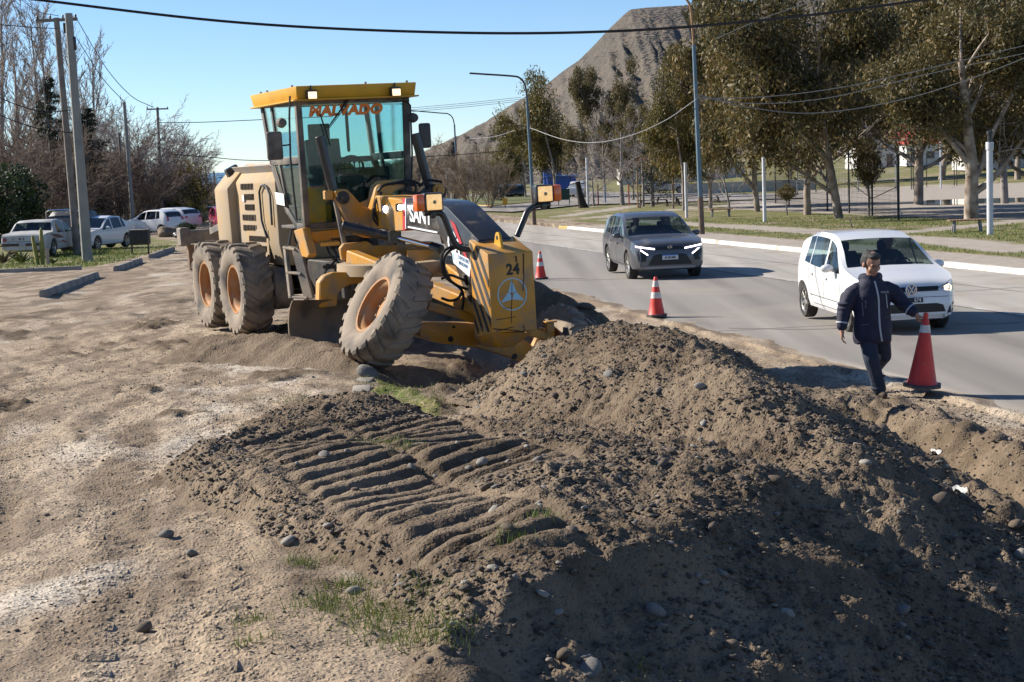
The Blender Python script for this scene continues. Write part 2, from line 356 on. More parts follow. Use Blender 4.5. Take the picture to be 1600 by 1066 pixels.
# --- ground materials: colours mixed by what lies where (attributes carry the kind of surface, never light)
def ground_mat(name, mound=False):
    m = bpy.data.materials.new(name); m.use_nodes = True; nt = m.node_tree; N = nt.nodes; Lk = nt.links; b = N['Principled BSDF']
    b.inputs['Roughness'].default_value = .95; b.inputs['Specular IOR Level'].default_value = .2
    pos = N.new('ShaderNodeNewGeometry').outputs['Position']
    def noise(sc, det=6, mp=None, rough=.55):
        n = N.new('ShaderNodeTexNoise'); n.inputs['Scale'].default_value = sc; n.inputs['Detail'].default_value = det; n.inputs['Roughness'].default_value = rough
        v = pos
        if mp:
            q = N.new('ShaderNodeMapping'); q.inputs['Scale'].default_value = mp[0]; q.inputs['Rotation'].default_value = (0, 0, mp[1]); q.inputs['Location'].default_value = (mp[2], mp[2], 0)
            Lk.new(pos, q.inputs['Vector']); v = q.outputs[0]
        Lk.new(v, n.inputs['Vector']); return n.outputs['Fac']
    def ramp(f, *st):
        r = N.new('ShaderNodeValToRGB'); e = r.color_ramp.elements
        while len(e) < len(st): e.new(.5)
        for i, (p, c) in enumerate(st): e[i].position = p; e[i].color = (*c, 1) if not isinstance(c, float) else (c, c, c, 1)
        Lk.new(f, r.inputs[0]); return r.outputs[0]
    def mix(f, a, b_, mode='MIX'):
        x = N.new('ShaderNodeMix'); x.data_type = 'RGBA'; x.blend_type = mode
        if isinstance(f, float): x.inputs[0].default_value = f
        else: Lk.new(f, x.inputs[0])
        for i, c in ((6, a), (7, b_)):
            if isinstance(c, tuple): x.inputs[i].default_value = (*c, 1)
            else: Lk.new(c, x.inputs[i])
        return x.outputs[2]
    def attr(nm): a = N.new('ShaderNodeAttribute'); a.attribute_name = nm; return a.outputs['Fac']
    peb = N.new('ShaderNodeTexVoronoi'); peb.inputs['Scale'].default_value = 38; Lk.new(pos, peb.inputs['Vector'])
    soil = mix(ramp(noise(1.6, 3), (.35, .0), (.65, 1.0)), (.085, .060, .038), (.130, .095, .063))
    soil = mix(ramp(noise(9, 2), (.42, .0), (.62, 1.0)), soil, (.150, .112, .076))
    speck = ramp(peb.outputs['Distance'], (.0, 1.0), (.16, .0)); pebc = ramp(peb.outputs['Color'], (.0, (.07, .06, .05)), (.55, (.17, .145, .115)), (1.0, (.32, .285, .24)))
    if mound:
        soil = mix(ramp(noise(.7, 4), (.40, .0), (.66, .75)), soil, (.245, .185, .128)); col = mix(speck, soil, pebc)
    else:
        d1 = mix(ramp(noise(.55, 3, ((1, .28, 1), .3, 2.0)), (.36, .0), (.62, 1.0)), (.315, .238, .162), (.42, .333, .242))
        d2 = mix(ramp(noise(2.4, 3, ((1, .3, 1), .35, 7.0)), (.44, .0), (.58, 1.0)), d1, (.215, .162, .114))
        d3 = mix(ramp(noise(.8, 2, ((1, .5, 1), .2, 11.0)), (.58, .0), (.70, 1.0)), d2, (.50, .435, .355))
        d4 = mix(ramp(noise(30, 1), (.54, .0), (.66, 1.0)), d3, (.165, .13, .095))
        dirt = mix(speck, d4, mix(.6, d4, pebc))
        col = mix(attr('soil'), dirt, mix(speck, soil, pebc))
        gr = mix(ramp(noise(.9, 2), (.35, .0), (.65, 1.0)), (.085, .115, .026), (.17, .165, .050)); gr = mix(ramp(noise(14, 2), (.45, .0), (.65, 1.0)), gr, (.235, .20, .105))
        gmask = N.new('ShaderNodeMath'); gmask.operation = 'MULTIPLY_ADD'; Lk.new(noise(.7, 4), gmask.inputs[0]); gmask.inputs[1].default_value = 1.6
        sub = N.new('ShaderNodeMath'); sub.operation = 'SUBTRACT'; Lk.new(attr('grass'), sub.inputs[0]); sub.inputs[1].default_value = 1.25; Lk.new(sub.outputs[0], gmask.inputs[2])
        col = mix(ramp(gmask.outputs[0], (.2, .0), (.45, 1.0)), col, gr)
        pave = mix(ramp(noise(3, 2), (.35, .0), (.65, 1.0)), (.33, .285, .24), (.40, .35, .30)); col = mix(attr('pave'), col, pave)
    Lk.new(col, b.inputs['Base Color'])
    bp = N.new('ShaderNodeBump'); bp.inputs['Strength'].default_value = 1.0 if mound else .75; bp.inputs['Distance'].default_value = .02
    ad = N.new('ShaderNodeMath'); ad.operation = 'ADD'; Lk.new(noise(24, 3, rough=.75), ad.inputs[0]); 
    pr = ramp(peb.outputs['Distance'], (.0, .5), (.45, .0)); Lk.new(pr, ad.inputs[1]); Lk.new(ad.outputs[0], bp.inputs['Height']); Lk.new(bp.outputs[0], b.inputs['Normal'])
    return m
M_GROUND = ground_mat('ground_soil_and_grass'); M_SOIL = ground_mat('dug_soil', True)

def spaced(segs):
    out = [segs[0][0]]
    for a, b, d0, d1 in segs:
        x = a; L = b - a
        while x < b - 1e-6:
            d = d0 + (d1 - d0) * (x - a) / L; x += d; out.append(min(x, b))
    return np.array(out)
gx = np.concatenate([-spaced([(6.5, 14, .05, .35), (14, 60, .4, 4), (60, 400, 5, 60), (400, 6000, 80, 1400)])[::-1], spaced([(-6.5, 3.4, .042, .042)])[1:], spaced([(3.4, 6, .042, .05), (6, 8, .05, .14), (8, 17, .14, .3), (17, 90, .4, 4), (90, 500, 6, 60), (500, 6000, 100, 1400)])[1:]])
gy = spaced([(-6, 5.5, 2, .3), (5.5, 21, .042, .06), (21, 45, .07, .3), (45, 160, .35, 4), (160, 800, 5, 40)])
XX, YY = np.meshgrid(gx, gy); ZZ = ground_base(XX, YY) + near_detail(XX, YY)
S_ = sroad(XX, YY)
spill = zroad(YY) + .10 * (.16 - S_ + .30 * fbm(XX * .9, YY * .9, 4)); spill = np.maximum(spill, zroad(YY) - .06)
ZZ = np.where((S_ > -.25) & (S_ < KERB_S + .03), np.where(S_ > .9, zroad(YY) - .06, spill), ZZ)
ZZ = np.where((S_ > KERB_S - .02) & (S_ < KERB_S + .3), zroad(YY) - .03, ZZ)
# mounds cover the ground: let the sheet sink a little below them
mh = np.full(XX.shape, -.5); iy = (gy > 4) & (gy < 27); ix = (gx > -7) & (gx < 7); sub = np.ix_(iy, ix); mh[sub] = mound_h(XX[sub], YY[sub])[0]; ZZ = np.where(mh > .06, ZZ - np.minimum(.08, mh), ZZ)
def path_mask(X, Y, pts, w): d = polydist(X, Y, pts)[0]; return sstep(w + .12, w - .12, d + .12 * fbm(X * .8, Y * .8, 2))
def gpt(*pp): return [tuple(GP(*p)[:2]) for p in pp]
PATHS = [(gpt((1600, 391), (1480, 377), (1330, 366), (1180, 356), (1060, 349), (960, 343)), 1.0), (gpt((930, 340), (1010, 332), (1120, 322), (1200, 315)), .9), (gpt((1400, 364), (1480, 357), (1600, 345)), .8), (gpt((880, 338), (950, 328), (990, 322)), .8)]
pave = np.zeros_like(XX); sidewalk = sstep(KERB_S + .1, KERB_S + .2, S_) * sstep(KERB_S + 2.4, KERB_S + 2.2, S_) * sstep(81, 79, YY)
pave = np.maximum(pave, sidewalk)
for pts, w in PATHS: pave = np.maximum(pave, path_mask(XX, YY, pts, w))
COURT = gpt((1130, 326), (1420, 339), (1800, 352), (1800, 281), (1330, 293), (1150, 306)); pave = np.maximum(pave, sstep(-.1, .1, polysd(XX, YY, COURT)))
grass = sstep(KERB_S + 2.2, KERB_S + 2.6, S_) * (.92 + .25 * fbm(XX * .12, YY * .12, 2))
VERGE = gpt((-60, 425), (0, 421), (130, 420), (195, 409), (270, 386), (300, 378), (240, 370), (120, 372), (-60, 378)); 
grass = np.maximum(grass, sstep(-.3, .3, polysd(XX, YY, VERGE)) * .95)
GR2 = gpt((575, 580), (640, 590), (700, 640), (690, 655), (560, 640)); grass = np.maximum(grass, sstep(-.15, .25, polysd(XX, YY, GR2)) * 1.0)
grass = np.maximum(grass, sstep(150, 260, YY) * .8)
dch = polydist(XX, YY, DITCH)[0]
soilm = np.maximum(sstep(-.02, .08, mh), sstep(-4.2, -3.2, S_) * sstep(-.6, -1.6, S_) * .75 * sstep(26, 18, YY))
soilm = np.maximum(soilm, .9 * sstep(1.7, .5, dch + .7 * fbm(XX * 1.5, YY * 1.5, 3)))
soilm = np.maximum(soilm, sstep(-.45, -.1, polysd(XX, YY, LOW)) * sstep(13, 11, YY))
soilm = np.maximum(soilm, np.clip(np.exp(-((XX - PIT[0] + .3) ** 2 / 2.2 + (YY - 17.9) ** 2 / 3.0)) * 1.6, 0, 1))
soilm = np.maximum(soilm, np.clip(clods(XX, YY) * 4, 0, .95) * sstep(-1.5, -3, S_) * sstep(60, 30, YY))
ny, nx = XX.shape; idx = np.arange(nx * ny).reshape(ny, nx)
quads = np.stack([idx[:-1, :-1], idx[:-1, 1:], idx[1:, 1:], idx[1:, :-1]], -1).reshape(-1, 4)
ground = npmesh('ground', np.stack([XX, YY, ZZ], -1).reshape(-1, 3), quads, M_GROUND, smooth=True, attrs=dict(grass=grass, pave=pave, soil=soilm))
tag(ground, 'dusty graded dirt road, soil shoulder and park lawn', kind='structure')

# --- heap of dug soil: its own meshes on the ground
def mound_part(name, label, cond, x0, x1, y0, y1, d):
    gx = np.arange(x0, x1, d); gy = np.arange(y0, y1, d); X, Y = np.meshgrid(gx, gy); m, zb, lo = mound_h(X, Y); Z = zb + m
    keep = cond(X, Y) & (m > -.05); ok = keep[:-1, :-1] & keep[1:, :-1] & keep[:-1, 1:] & keep[1:, 1:]
    n = X.shape[1]; I = np.arange(X.size).reshape(X.shape); q = np.stack([I[:-1, :-1], I[:-1, 1:], I[1:, 1:], I[1:, :-1]], -1)[ok]
    used, inv = np.unique(q, return_inverse=True); V = np.stack([X, Y, Z], -1).reshape(-1, 3)[used]
    o = npmesh(name, V, inv.reshape(-1, 4), M_SOIL, smooth=True); return tag(o, label, 'soil heap')
mound_part('soil_heap', 'long heap of freshly dug brown soil and pebbles with tyre-tracked windrow', lambda X, Y: Y < 17.0, -4.6, 5.2, 5.6, 17.0, .026)
mound_part('soil_berm', 'low berm of loose soil spilling from the blade and beside the highway', lambda X, Y: Y >= 17.0, -5.0, 4.0, 17.0, 25.5, .06)

# --- the highway
M_ASPH = mat('asphalt', (.19, .172, .155), (.285, .26, .232), .8, .9, stretch=(-.206, 1.6, .05), lo=.36, hi=.66, bump=.35, bscale=180, world=True, dust=(.30, .265, .22), dustamt=.22, dscale=.35, bdist=.01)
ys = spaced([(-6, 60, .7, 1.5), (60, 260, 2, 8), (260, 600, 10, 30)]); sv = np.array([0, .12, .3, 2, 4.2, 6.4, 8.4, 9.6, KERB_S])
V = []
for y in ys:
    for j, s in enumerate(sv):
        ss = s
        if j == 0: ss = s - .02 + .25 * float(fbm(np.array([y * .35]), np.array([1.7]), 4)[0])
        V.append((float(edgeX(y)) + ss / .979, y, float(zroad(y)) + .004 - (.03 if j == 0 else 0) + .02 * math.sin(math.pi * min(1, s / KERB_S))))
k = len(sv); q = [(i * k + j, i * k + j + 1, (i + 1) * k + j + 1, (i + 1) * k + j) for i in range(len(ys) - 1) for j in range(k - 1)]
tag(npmesh('highway', V, q, M_ASPH, smooth=True), kind='structure')
# concrete strip along the kerb and worn lane line
M_CONC = mat('pale_concrete', (.31, .285, .25), (.42, .385, .34), .9, .9, stretch=(-.206, 1.4, .06), lo=.36, hi=.66, world=True, bump=.2, bscale=60, dust=(.30, .25, .2), dustamt=.25, dscale=.8)
def strip(name, s0, s1, y0, y1, dz, m, step=2.0, wob=0, kind='structure'):
    yy = np.arange(y0, y1 + .01, step); V = []; 
    for y in yy:
        for s in (s0, s1):
            w = wob * float(perlin(np.array([y * .6]), np.array([s * 3.]))[0])
            V.append((float(edgeX(y)) + (s + w) / .979, y, float(zroad(y)) + dz + .02 * math.sin(math.pi * min(1, max(0, s) / KERB_S))))
    q = [(2 * i, 2 * i + 1, 2 * i + 3, 2 * i + 2) for i in range(len(yy) - 1)]; return tag(npmesh(name, V, q, m), kind=kind)
strip('concrete_lane', 5.4, KERB_S - .01, -6, 260, .009, M_CONC)
M_PAINT = mat('worn_white_paint', (.58, .56, .52), (.36, .335, .305), 2.5, .8, world=True, lo=.42, hi=.55)
strip('lane_marking', 5.30, 5.40, 12, 200, .014, M_PAINT)
strip('road_joint', 7.80, 7.825, -6, 200, .014, mat('tar_joint', (.06, .058, .055), rough=.8))
M_CRK = mat('tar_crack', (.12, .11, .10), (.19, .172, .155), 1.5, .85, world=True)
for i_, (pts_, w_) in enumerate([([(.4, 27), (1.6, 26.2), (2.9, 26.6), (4.2, 25.9), (5.3, 26.1)], .025), ([(5.4, 33), (7.0, 32.6), (8.6, 33.1), (10.2, 32.7)], .022), ([(5.4, 45), (7.5, 44.8), (10.2, 45.2)], .022), ([(5.4, 57), (8, 57.2), (10.2, 56.9)], .025), ([(.3, 41), (2.2, 40.4), (4.0, 41), (5.3, 40.6)], .03), ([(5.4, 24), (7.2, 24.3), (10.2, 23.9)], .02)]):
    Q_ = bend([(a_, b_, 0) for a_, b_ in pts_], 9); V_ = []; 
    for q_i, q_ in enumerate(Q_):
        d_ = np.array(Q_[min(q_i + 1, len(Q_) - 1)]) - np.array(Q_[max(q_i - 1, 0)]); n_ = np.array([-d_[1], d_[0]]) / (np.hypot(d_[0], d_[1]) + 1e-9)
        for sg_ in (-1, 1):
            s_, y_ = q_[0] + n_[0] * sg_ * w_ * rnd.uniform(.5, 1.2) + rnd.uniform(-.015, .015), q_[1] + n_[1] * sg_ * w_; V_.append((float(edgeX(y_)) + s_ / .979, y_, float(zroad(y_)) + .016 + .02 * math.sin(math.pi * min(1, max(0, s_) / KERB_S))))
    tag(npmesh('road_crack', V_, [(2 * k_, 2 * k_ + 1, 2 * k_ + 3, 2 * k_ + 2) for k_ in range(len(Q_) - 1)], M_CRK), kind='structure')
# white-painted kerb, stone by stone near, one run beyond
M_KERB = mat('white_kerb_paint', (.78, .76, .72), (.62, .57, .50), 1.6, .8, bump=.2, bscale=14, dust=(.36, .29, .21), dustamt=.24, dscale=1.3, world=True)
kerb = thing('kerb', 'white painted concrete kerb along the far side of the highway', 'kerb')
yk = 12.0; kme = {}
while yk < 79:
    Lk_ = 1.5; c = yk + Lk_ / 2; x = float(edgeX(c)) + (KERB_S + .09) / .979
    key = 0
    if key not in kme:
        b = MB(); b.prism([(-.09, -.12), (.09, -.12), (.09, .10), (.065, .125), (-.045, .125), (-.085, .08)], 1, -.745, .745); kme[key] = b.mesh('kerb_stone', .012, 2); kme[key].materials.append(M_KERB)
    o = bpy.data.objects.new('kerb_stone', kme[key]); COL.objects.link(o); o.parent = kerb; o.location = (x, c, float(zroad(c)) + .012 + rnd.uniform(-.006, .006)); o.rotation_euler = (R(-.55), rnd.uniform(-.01, .01), math.atan(.209) + rnd.uniform(-.004, .004))
    yk += 1.5 * .979
M_YK = mat('yellow_kerb_paint', (.62, .42, .10), (.45, .33, .14), 3, .8)
# rounded kerb end at the side street
b = MB(); c = 79.0; x = float(edgeX(c)) + KERB_S / .979
b.prism([(-.09, -.12), (.09, -.12), (.09, .11), (.06, .13), (-.05, .13), (-.085, .08)], 1, -.6, .6)
e = b.build('kerb_end', M_YK, kerb, .012); e.location = (x, c + .25, float(zroad(c)) + .01); e.rotation_euler = (0, 0, math.atan(.209) + .5)
# the side street and the island beyond it
def sheet(name, pts, m, dz, kind='structure'):
    P3 = [GP(*p) for p in pts]; b = MB(); n = len(P3); b.add([(p[0], p[1], p[2] + dz) for p in P3], [tuple(range(n))]); return tag(b.build(name, m, smooth=0), kind=kind)
sheet('side_street', [(640, 329), (800, 333), (905, 322), (1100, 316), (1260, 311), (1260, 306), (1060, 303), (900, 300), (730, 305), (560, 300)], M_ASPH, .10)
ISL = [(650, 321), (770, 324), (845, 316), (893, 307), (800, 306), (690, 310)]
P3 = [GP(*p) for p in ISL]; b = MB(); n = len(P3)
b.add([(p[0], p[1], p[2] + .16) for p in P3] + [(p[0], p[1], p[2] - .2) for p in P3], [tuple(range(n))] + [(i, (i + 1) % n, n + (i + 1) % n, n + i) for i in range(n)])
tag(b.build('grass_island', mat('lawn', (.075, .10, .026), (.15, .14, .055), 1.1, .95, world=True, bump=.5, bscale=9, lo=.4, hi=.62), smooth=0), kind='structure')
b = MB(); q3 = [P3[0], P3[1], P3[2], P3[3]]
for a_, c_ in zip(q3[:-1], q3[1:]): b.bar((a_[0], a_[1], a_[2] + .12), (c_[0], c_[1], c_[2] + .12), .18, .14)
tag(b.build('island_kerb', M_YK, smooth=0), 'yellow edged kerb round the grass island at the junction', 'kerb')

# --- sea and hill
b = MB(); b.add([(-30000, 700, -44), (30000, 700, -44), (30000, 52000, -44), (-30000, 52000, -44)], [(0, 1, 2, 3)])
tag(b.build('sea', mat('sea_water', (.035, .12, .20), (.05, .15, .23), .004, .35, world=True, bump=.1, bscale=.05, bdist=1.0), smooth=0), kind='structure')
crest = [(480, 292), (560, 272), (610, 258), (650, 243), (690, 226), (720, 211), (760, 190), (800, 163), (830, 146), (860, 127), (880, 111), (905, 94), (930, 69), (950, 47), (975, 23), (985, 15), (1010, 12), (1060, 9), (1130, 5), (1250, -4), (1450, -18), (1900, -40)]
cx = np.array([c[0] for c in crest], float); cy = np.array([c[1] for c in crest], float); pxs = np.arange(480, 1900, 4.0)
pys = np.interp(pxs, cx, cy); n = len(pxs); rows = []
C3 = np.array([atY(a, b_, 780 + 60 * math.sin(a * .006)) for a, b_ in zip(pxs, pys)])
bs = np.concatenate([np.linspace(-.6, 0, 8)[:-1], np.linspace(0, 1, 60)])
HV = []
for t in bs:
    if t < 0: p = C3 + np.array([0, -t * 500, 0]) + np.array([0, 0, 1])[None] * (t * 20)
    else:
        base = np.stack([C3[:, 0] * .62, C3[:, 1] * .46, np.full(n, -6.0)], -1); w = t ** .85; p = C3 * (1 - t)[..., None] if False else C3 + (base - C3) * t
        hgt = (C3[:, 2] + 6) * (1 - t) ** (1.15) - 6
        g1 = 1 - np.abs(fbm(pxs * .035, np.full(n, t * 1.2), 4)) * 1.0; gl = fbm(pxs * .11 + 2 * t, np.full(n, t * 3.), 3)
        amp = np.sin(np.pi * min(1, t * 1.02)) ** .6 if t < 1 else 0
        ter = .6 * np.sin((C3[:, 2] + 6) * (1 - t) * .55 + 2 * perlin(pxs * .01, np.full(n, 2.2)))
        p = np.stack([p[:, 0], p[:, 1] + 6 * gl * amp, hgt + amp * (3.0 * g1 + 2.0 * gl + 1.6 * ter)], -1)
    HV.append(p)
HV = np.concatenate(HV); k = len(bs); I = np.arange(n * k).reshape(k, n); hq = np.stack([I[:-1, :-1], I[1:, :-1], I[1:, 1:], I[:-1, 1:]], -1).reshape(-1, 4)
M_HILL = mat('dry_hillside', (.098, .078, .064), (.165, .124, .096), .035, .98, world=True, bump=1.0, bscale=.35, dust=(.075, .072, .055), dustamt=.36, dscale=.45, bdist=4)
tag(npmesh('hill', HV, hq, M_HILL, smooth=True), kind='structure')

# ================================================================== TREES, SHRUBS, GRASS
def tubes_np(P0, P1, R0, R1, n=3):
    P0 = np.asarray(P0, float); P1 = np.asarray(P1, float); R0 = np.asarray(R0, float); R1 = np.asarray(R1, float); d = P1 - P0; d /= np.linalg.norm(d, axis=1, keepdims=True) + 1e-9
    a = np.where(np.abs(d[:, 2:3]) < .9, np.array([[0, 0, 1.]]), np.array([[1., 0, 0]])); x = np.cross(d, a); x /= np.linalg.norm(x, axis=1, keepdims=True); y = np.cross(x, d); N = len(P0); V = np.zeros((N, 2 * n, 3))
    for j in range(n):
        t = 2 * math.pi * j / n; o = x * math.cos(t) + y * math.sin(t); V[:, j] = P0 + o * R0[:, None]; V[:, n + j] = P1 + o * R1[:, None]
    base = (np.arange(N) * 2 * n)[:, None, None]; q = np.array([[j, (j + 1) % n, n + (j + 1) % n, n + j] for j in range(n)])[None]
    return V.reshape(-1, 3), (base + q).reshape(-1, 4)
class Tree:
    def __init__(s, seed): s.r = random.Random(seed); s.a = []; s.b = []; s.ra = []; s.rb = []; s.lv = []; s.tips = []
    def grow(s, p, d, L, r, lev, prm):
        q = prm[lev]; n = q['n']; p = Vector(p); d = Vector(d).normalized(); sl = L / n; kids = []
        for i in range(n):
            j = Vector((s.r.gauss(0, 1), s.r.gauss(0, 1), s.r.gauss(0, 1))) * q['wob']; d = (d + j + Vector((0, 0, q.get('up', 0)))).normalized(); p2 = p + d * sl
            t0 = i / n; t1 = (i + 1) / n; te = q.get('taper', .75); r0 = r * (1 - te * t0); r1 = r * (1 - te * t1)
            s.a.append(p[:]); s.b.append(p2[:]); s.ra.append(r0); s.rb.append(r1); s.lv.append(lev)
            if lev + 1 < len(prm) and t1 > q.get('from', .2):
                m = q['kids'] / (n * (1 - q.get('from', .2))); k = int(m) + (1 if s.r.random() < m - int(m) else 0)
                for _ in range(k): kids.append((p.lerp(p2, s.r.random()), d.copy(), t1, r1))
            p = p2
        if lev + 1 < len(prm):
            for kp, kd, t, kr in kids:
                x, y, z = frame(kd); an = s.r.uniform(0, 2 * math.pi); sp = R(s.r.gauss(q['ang'], q.get('angv', 9))); nd = z * math.cos(sp) + (x * math.cos(an) + y * math.sin(an)) * math.sin(sp)
                s.grow(kp, nd, L * q['len'] * s.r.uniform(.7, 1.2) * (1 - q.get('lt', .45) * t), max(q.get('rmin', .008), kr * q.get('rk', .55)), lev + 1, prm)
        s.tips.append((p[:], lev))
    def wood(s, name, m, sides=(8, 5, 3, 3, 3)):
        Vs, Fs, off = [], [], 0; a = np.array(s.a); b = np.array(s.b); ra = np.array(s.ra); rb = np.array(s.rb); lv = np.array(s.lv)
        for l in range(lv.max() + 1):
            k = lv == l
            if not k.any(): continue
            V, F_ = tubes_np(a[k] - (b[k] - a[k]) * .04, b[k], ra[k], rb[k], sides[min(l, len(sides) - 1)]); Vs.append(V); Fs.append(F_ + off); off += len(V)
        o = npmesh(name, np.concatenate(Vs), np.concatenate(Fs), m, smooth=True); me = o.data; bpy.data.objects.remove(o); return me
def leaf_mat(name, c0, c1, c2, tr=.25, gloss=.5):
    m = bpy.data.materials.new(name); m.use_nodes = True; nt = m.node_tree; N = nt.nodes; Lk = nt.links; b = N['Principled BSDF']; a = N.new('ShaderNodeAttribute'); a.attribute_name = 'tone'
    r = N.new('ShaderNodeValToRGB'); e = r.color_ramp.elements; e.new(.5)
    for i, (p, c) in enumerate(((0, c0), (.55, c1), (1, c2))): e[i].position = p; e[i].color = (*c, 1)
    Lk.new(a.outputs['Fac'], r.inputs[0]); Lk.new(r.outputs[0], b.inputs['Base Color']); b.inputs['Roughness'].default_value = gloss; b.inputs['Specular IOR Level'].default_value = .4
    t = N.new('ShaderNodeBsdfTranslucent'); Lk.new(r.outputs[0], t.inputs[0]); mx = N.new('ShaderNodeMixShader'); mx.inputs[0].default_value = tr; out = N['Material Output']; Lk.new(b.outputs[0], mx.inputs[1]); Lk.new(t.outputs[0], mx.inputs[2]); Lk.new(mx.outputs[0], out.inputs[0]); return m
def leaves_np(C, size, rg, droop=.5, aspect=.3, tone=None, name='leaves', m=None):
    """one small bent-free leaf quad per centre"""
    N = len(C); d = rg.normal(size=(N, 3)); d[:, 2] -= droop * 1.6; d /= np.linalg.norm(d, axis=1, keepdims=True); a = rg.normal(size=(N, 3)); x = np.cross(d, a); x /= np.linalg.norm(x, axis=1, keepdims=True) + 1e-9
    L = size * rg.uniform(.6, 1.3, (N, 1)); w = L * aspect; V = np.stack([C - d * L * .5, C + x * w * .5, C + d * L * .5, C - x * w * .5], 1).reshape(-1, 3)
    F_ = np.arange(N * 4).reshape(N, 4); tn = np.repeat(np.clip(rg.uniform(0, 1, N) if tone is None else tone, 0, 1), 4)
    o = npmesh(name, V, F_, m, attrs=dict(tone=tn)); me = o.data; bpy.data.objects.remove(o); return me
BARK = mat('pale_eucalypt_bark', (.24, .19, .145), (.36, .31, .26), 3.5, .85, bump=.5, bscale=9, dust=(.13, .09, .065), dustamt=.30, dscale=2.2)
BARKG = mat('grey_bark', (.16, .14, .125), (.23, .205, .185), 5, .9, bump=.4, bscale=14); TWR = mat('russet_twigs', (.125, .088, .066), (.18, .135, .105), 1.2, .9); TWT = mat('tan_twigs', (.17, .125, .085), (.24, .19, .135), 1.2, .9); TWG = mat('silver_twigs', (.19, .165, .155), (.29, .26, .245), 1.2, .9); POPB = mat('poplar_bark', (.22, .185, .16), (.29, .25, .22), 2, .9)
LEU = leaf_mat('eucalypt_leaves', (.042, .042, .016), (.13, .105, .038), (.27, .18, .065), .28, .6); LEG = leaf_mat('golden_eucalypt_leaves', (.05, .048, .015), (.145, .118, .03), (.31, .22, .045), .28, .55)
LCO = leaf_mat('conifer_needles', (.010, .016, .008), (.024, .034, .014), (.06, .06, .022), .1, .6); LBU = leaf_mat('dark_shrub_leaves', (.012, .024, .008), (.028, .050, .014), (.06, .085, .022), .2, .5); LBR = leaf_mat('broom_flowers', (.03, .036, .010), (.16, .12, .015), (.52, .36, .02), .25, .6)
PROTO = {}
def euc_proto(key, seed, leaves=15000, H=10.0, lean=(0, 0), lm=LEU, spread=1.0, trunk=.26, clump=1.0, low=.28):
    t = Tree(seed); prm = [dict(n=7, wob=.055, kids=10, ang=46, len=.78, lt=.25, taper=.6, rk=.6), dict(n=6, wob=.10, up=.03, kids=8, ang=42, len=.55, rk=.5, taper=.75), dict(n=4, wob=.14, kids=4, ang=44, len=.55, rk=.55), dict(n=3, wob=.18, kids=0, ang=40, len=.5)]
    prm[0]['from'] = low; t.grow((0, 0, -.15), (lean[0], lean[1], 1), H * .62, trunk, 0, prm); wood = t.wood('trunk', BARK); rg = np.random.default_rng(seed)
    tips = np.array([p for p, l in t.tips if l >= 2]); 
    k = rg.choice(len(tips), min(len(tips), 210), replace=False); cc = tips[k]; cc = cc[cc[:, 2] > H * .22]; rad = clump * rg.uniform(.40, .90, len(cc)); per = rg.dirichlet(rad ** 2 * 8) * leaves; C = []; T = []
    for c, r_, n_ in zip(cc, rad, per.astype(int)):
        u = rg.normal(size=(n_, 3)); u /= np.linalg.norm(u, axis=1, keepdims=True) + 1e-9; rr = r_ * rg.uniform(.15, 1, (n_, 1)) ** .6; p = c + u * rr * np.array([1.1 * spread, 1.1 * spread, .8]); p[:, 2] -= .25 * rg.uniform(0, 1, n_) ** 2 * 2; C.append(p); T.append(np.clip(rg.normal(.42, .22, n_) + rg.normal(0, .15), 0, 1))
    lv = leaves_np(np.concatenate(C), .215, rg, .55, .36, np.concatenate(T), 'crown', lm); PROTO[key] = (wood, lv, float(np.percentile(np.concatenate(C)[:, 2], 99.3)))
def bare_proto(key, seed, H, prm, r, m, lean=(0, 0), stems=1, sides=(6, 4, 3, 3, 3)):
    t = Tree(seed)
    for k in range(stems):
        a = 2 * math.pi * k / stems + t.r.uniform(-.4, .4); s_ = .0 if stems == 1 else t.r.uniform(.1, .55); t.grow((.25 * s_ * math.cos(a), .25 * s_ * math.sin(a), -.1), (math.cos(a) * s_ + lean[0], math.sin(a) * s_ + lean[1], 1), H * (.8 if stems == 1 else t.r.uniform(.55, .85)), r, 0, prm)
    w = t.wood('crown' if stems > 1 else 'trunk', m, sides); PROTO[key] = (w, None, float(np.percentile(np.array(t.b)[:, 2], 99.5)))
euc_proto('e1', 11, 26000, 10, (.05, 0), trunk=.17); euc_proto('e2', 23, 24000, 10, (-.28, .1), trunk=.17); euc_proto('e3', 37, 24000, 9, (.1, 0), LEG, trunk=.14, low=.18); euc_proto('big', 58, 32000, 11, (-.02, .1), trunk=.32, low=.26, clump=1.05)
shr = [dict(n=5, wob=.10, kids=9, ang=28, len=.55, rk=.5, from_=.1), dict(n=4, wob=.14, kids=7, ang=30, len=.6, rk=.6, rmin=.010), dict(n=3, wob=.16, kids=5, ang=32, len=.6, rk=.7, rmin=.008), dict(n=2, wob=.2, kids=0, ang=30, len=.5)]
bare_proto('scrub1', 5, 5, shr, .05, TWR, stems=9, sides=(4, 3, 3, 3)); bare_proto('scrub2', 6, 5, shr, .05, TWG, stems=8, sides=(4, 3, 3, 3)); bare_proto('scrub3', 8, 5, shr, .05, TWT, stems=10, sides=(4, 3, 3, 3))
pop = [dict(n=10, wob=.02, kids=44, ang=24, len=.34, rk=.35, taper=.9, lt=.45, **{'from': .12}), dict(n=5, wob=.06, up=.10, kids=9, ang=22, len=.45, rk=.5, rmin=.02), dict(n=3, wob=.1, up=.08, kids=4, ang=24, len=.5, rmin=.017), dict(n=2, wob=.14, kids=0, ang=25, len=.5)]
bare_proto('poplar1', 31, 17, pop, .22, POPB); bare_proto('poplar2', 32, 17, pop, .2, POPB)
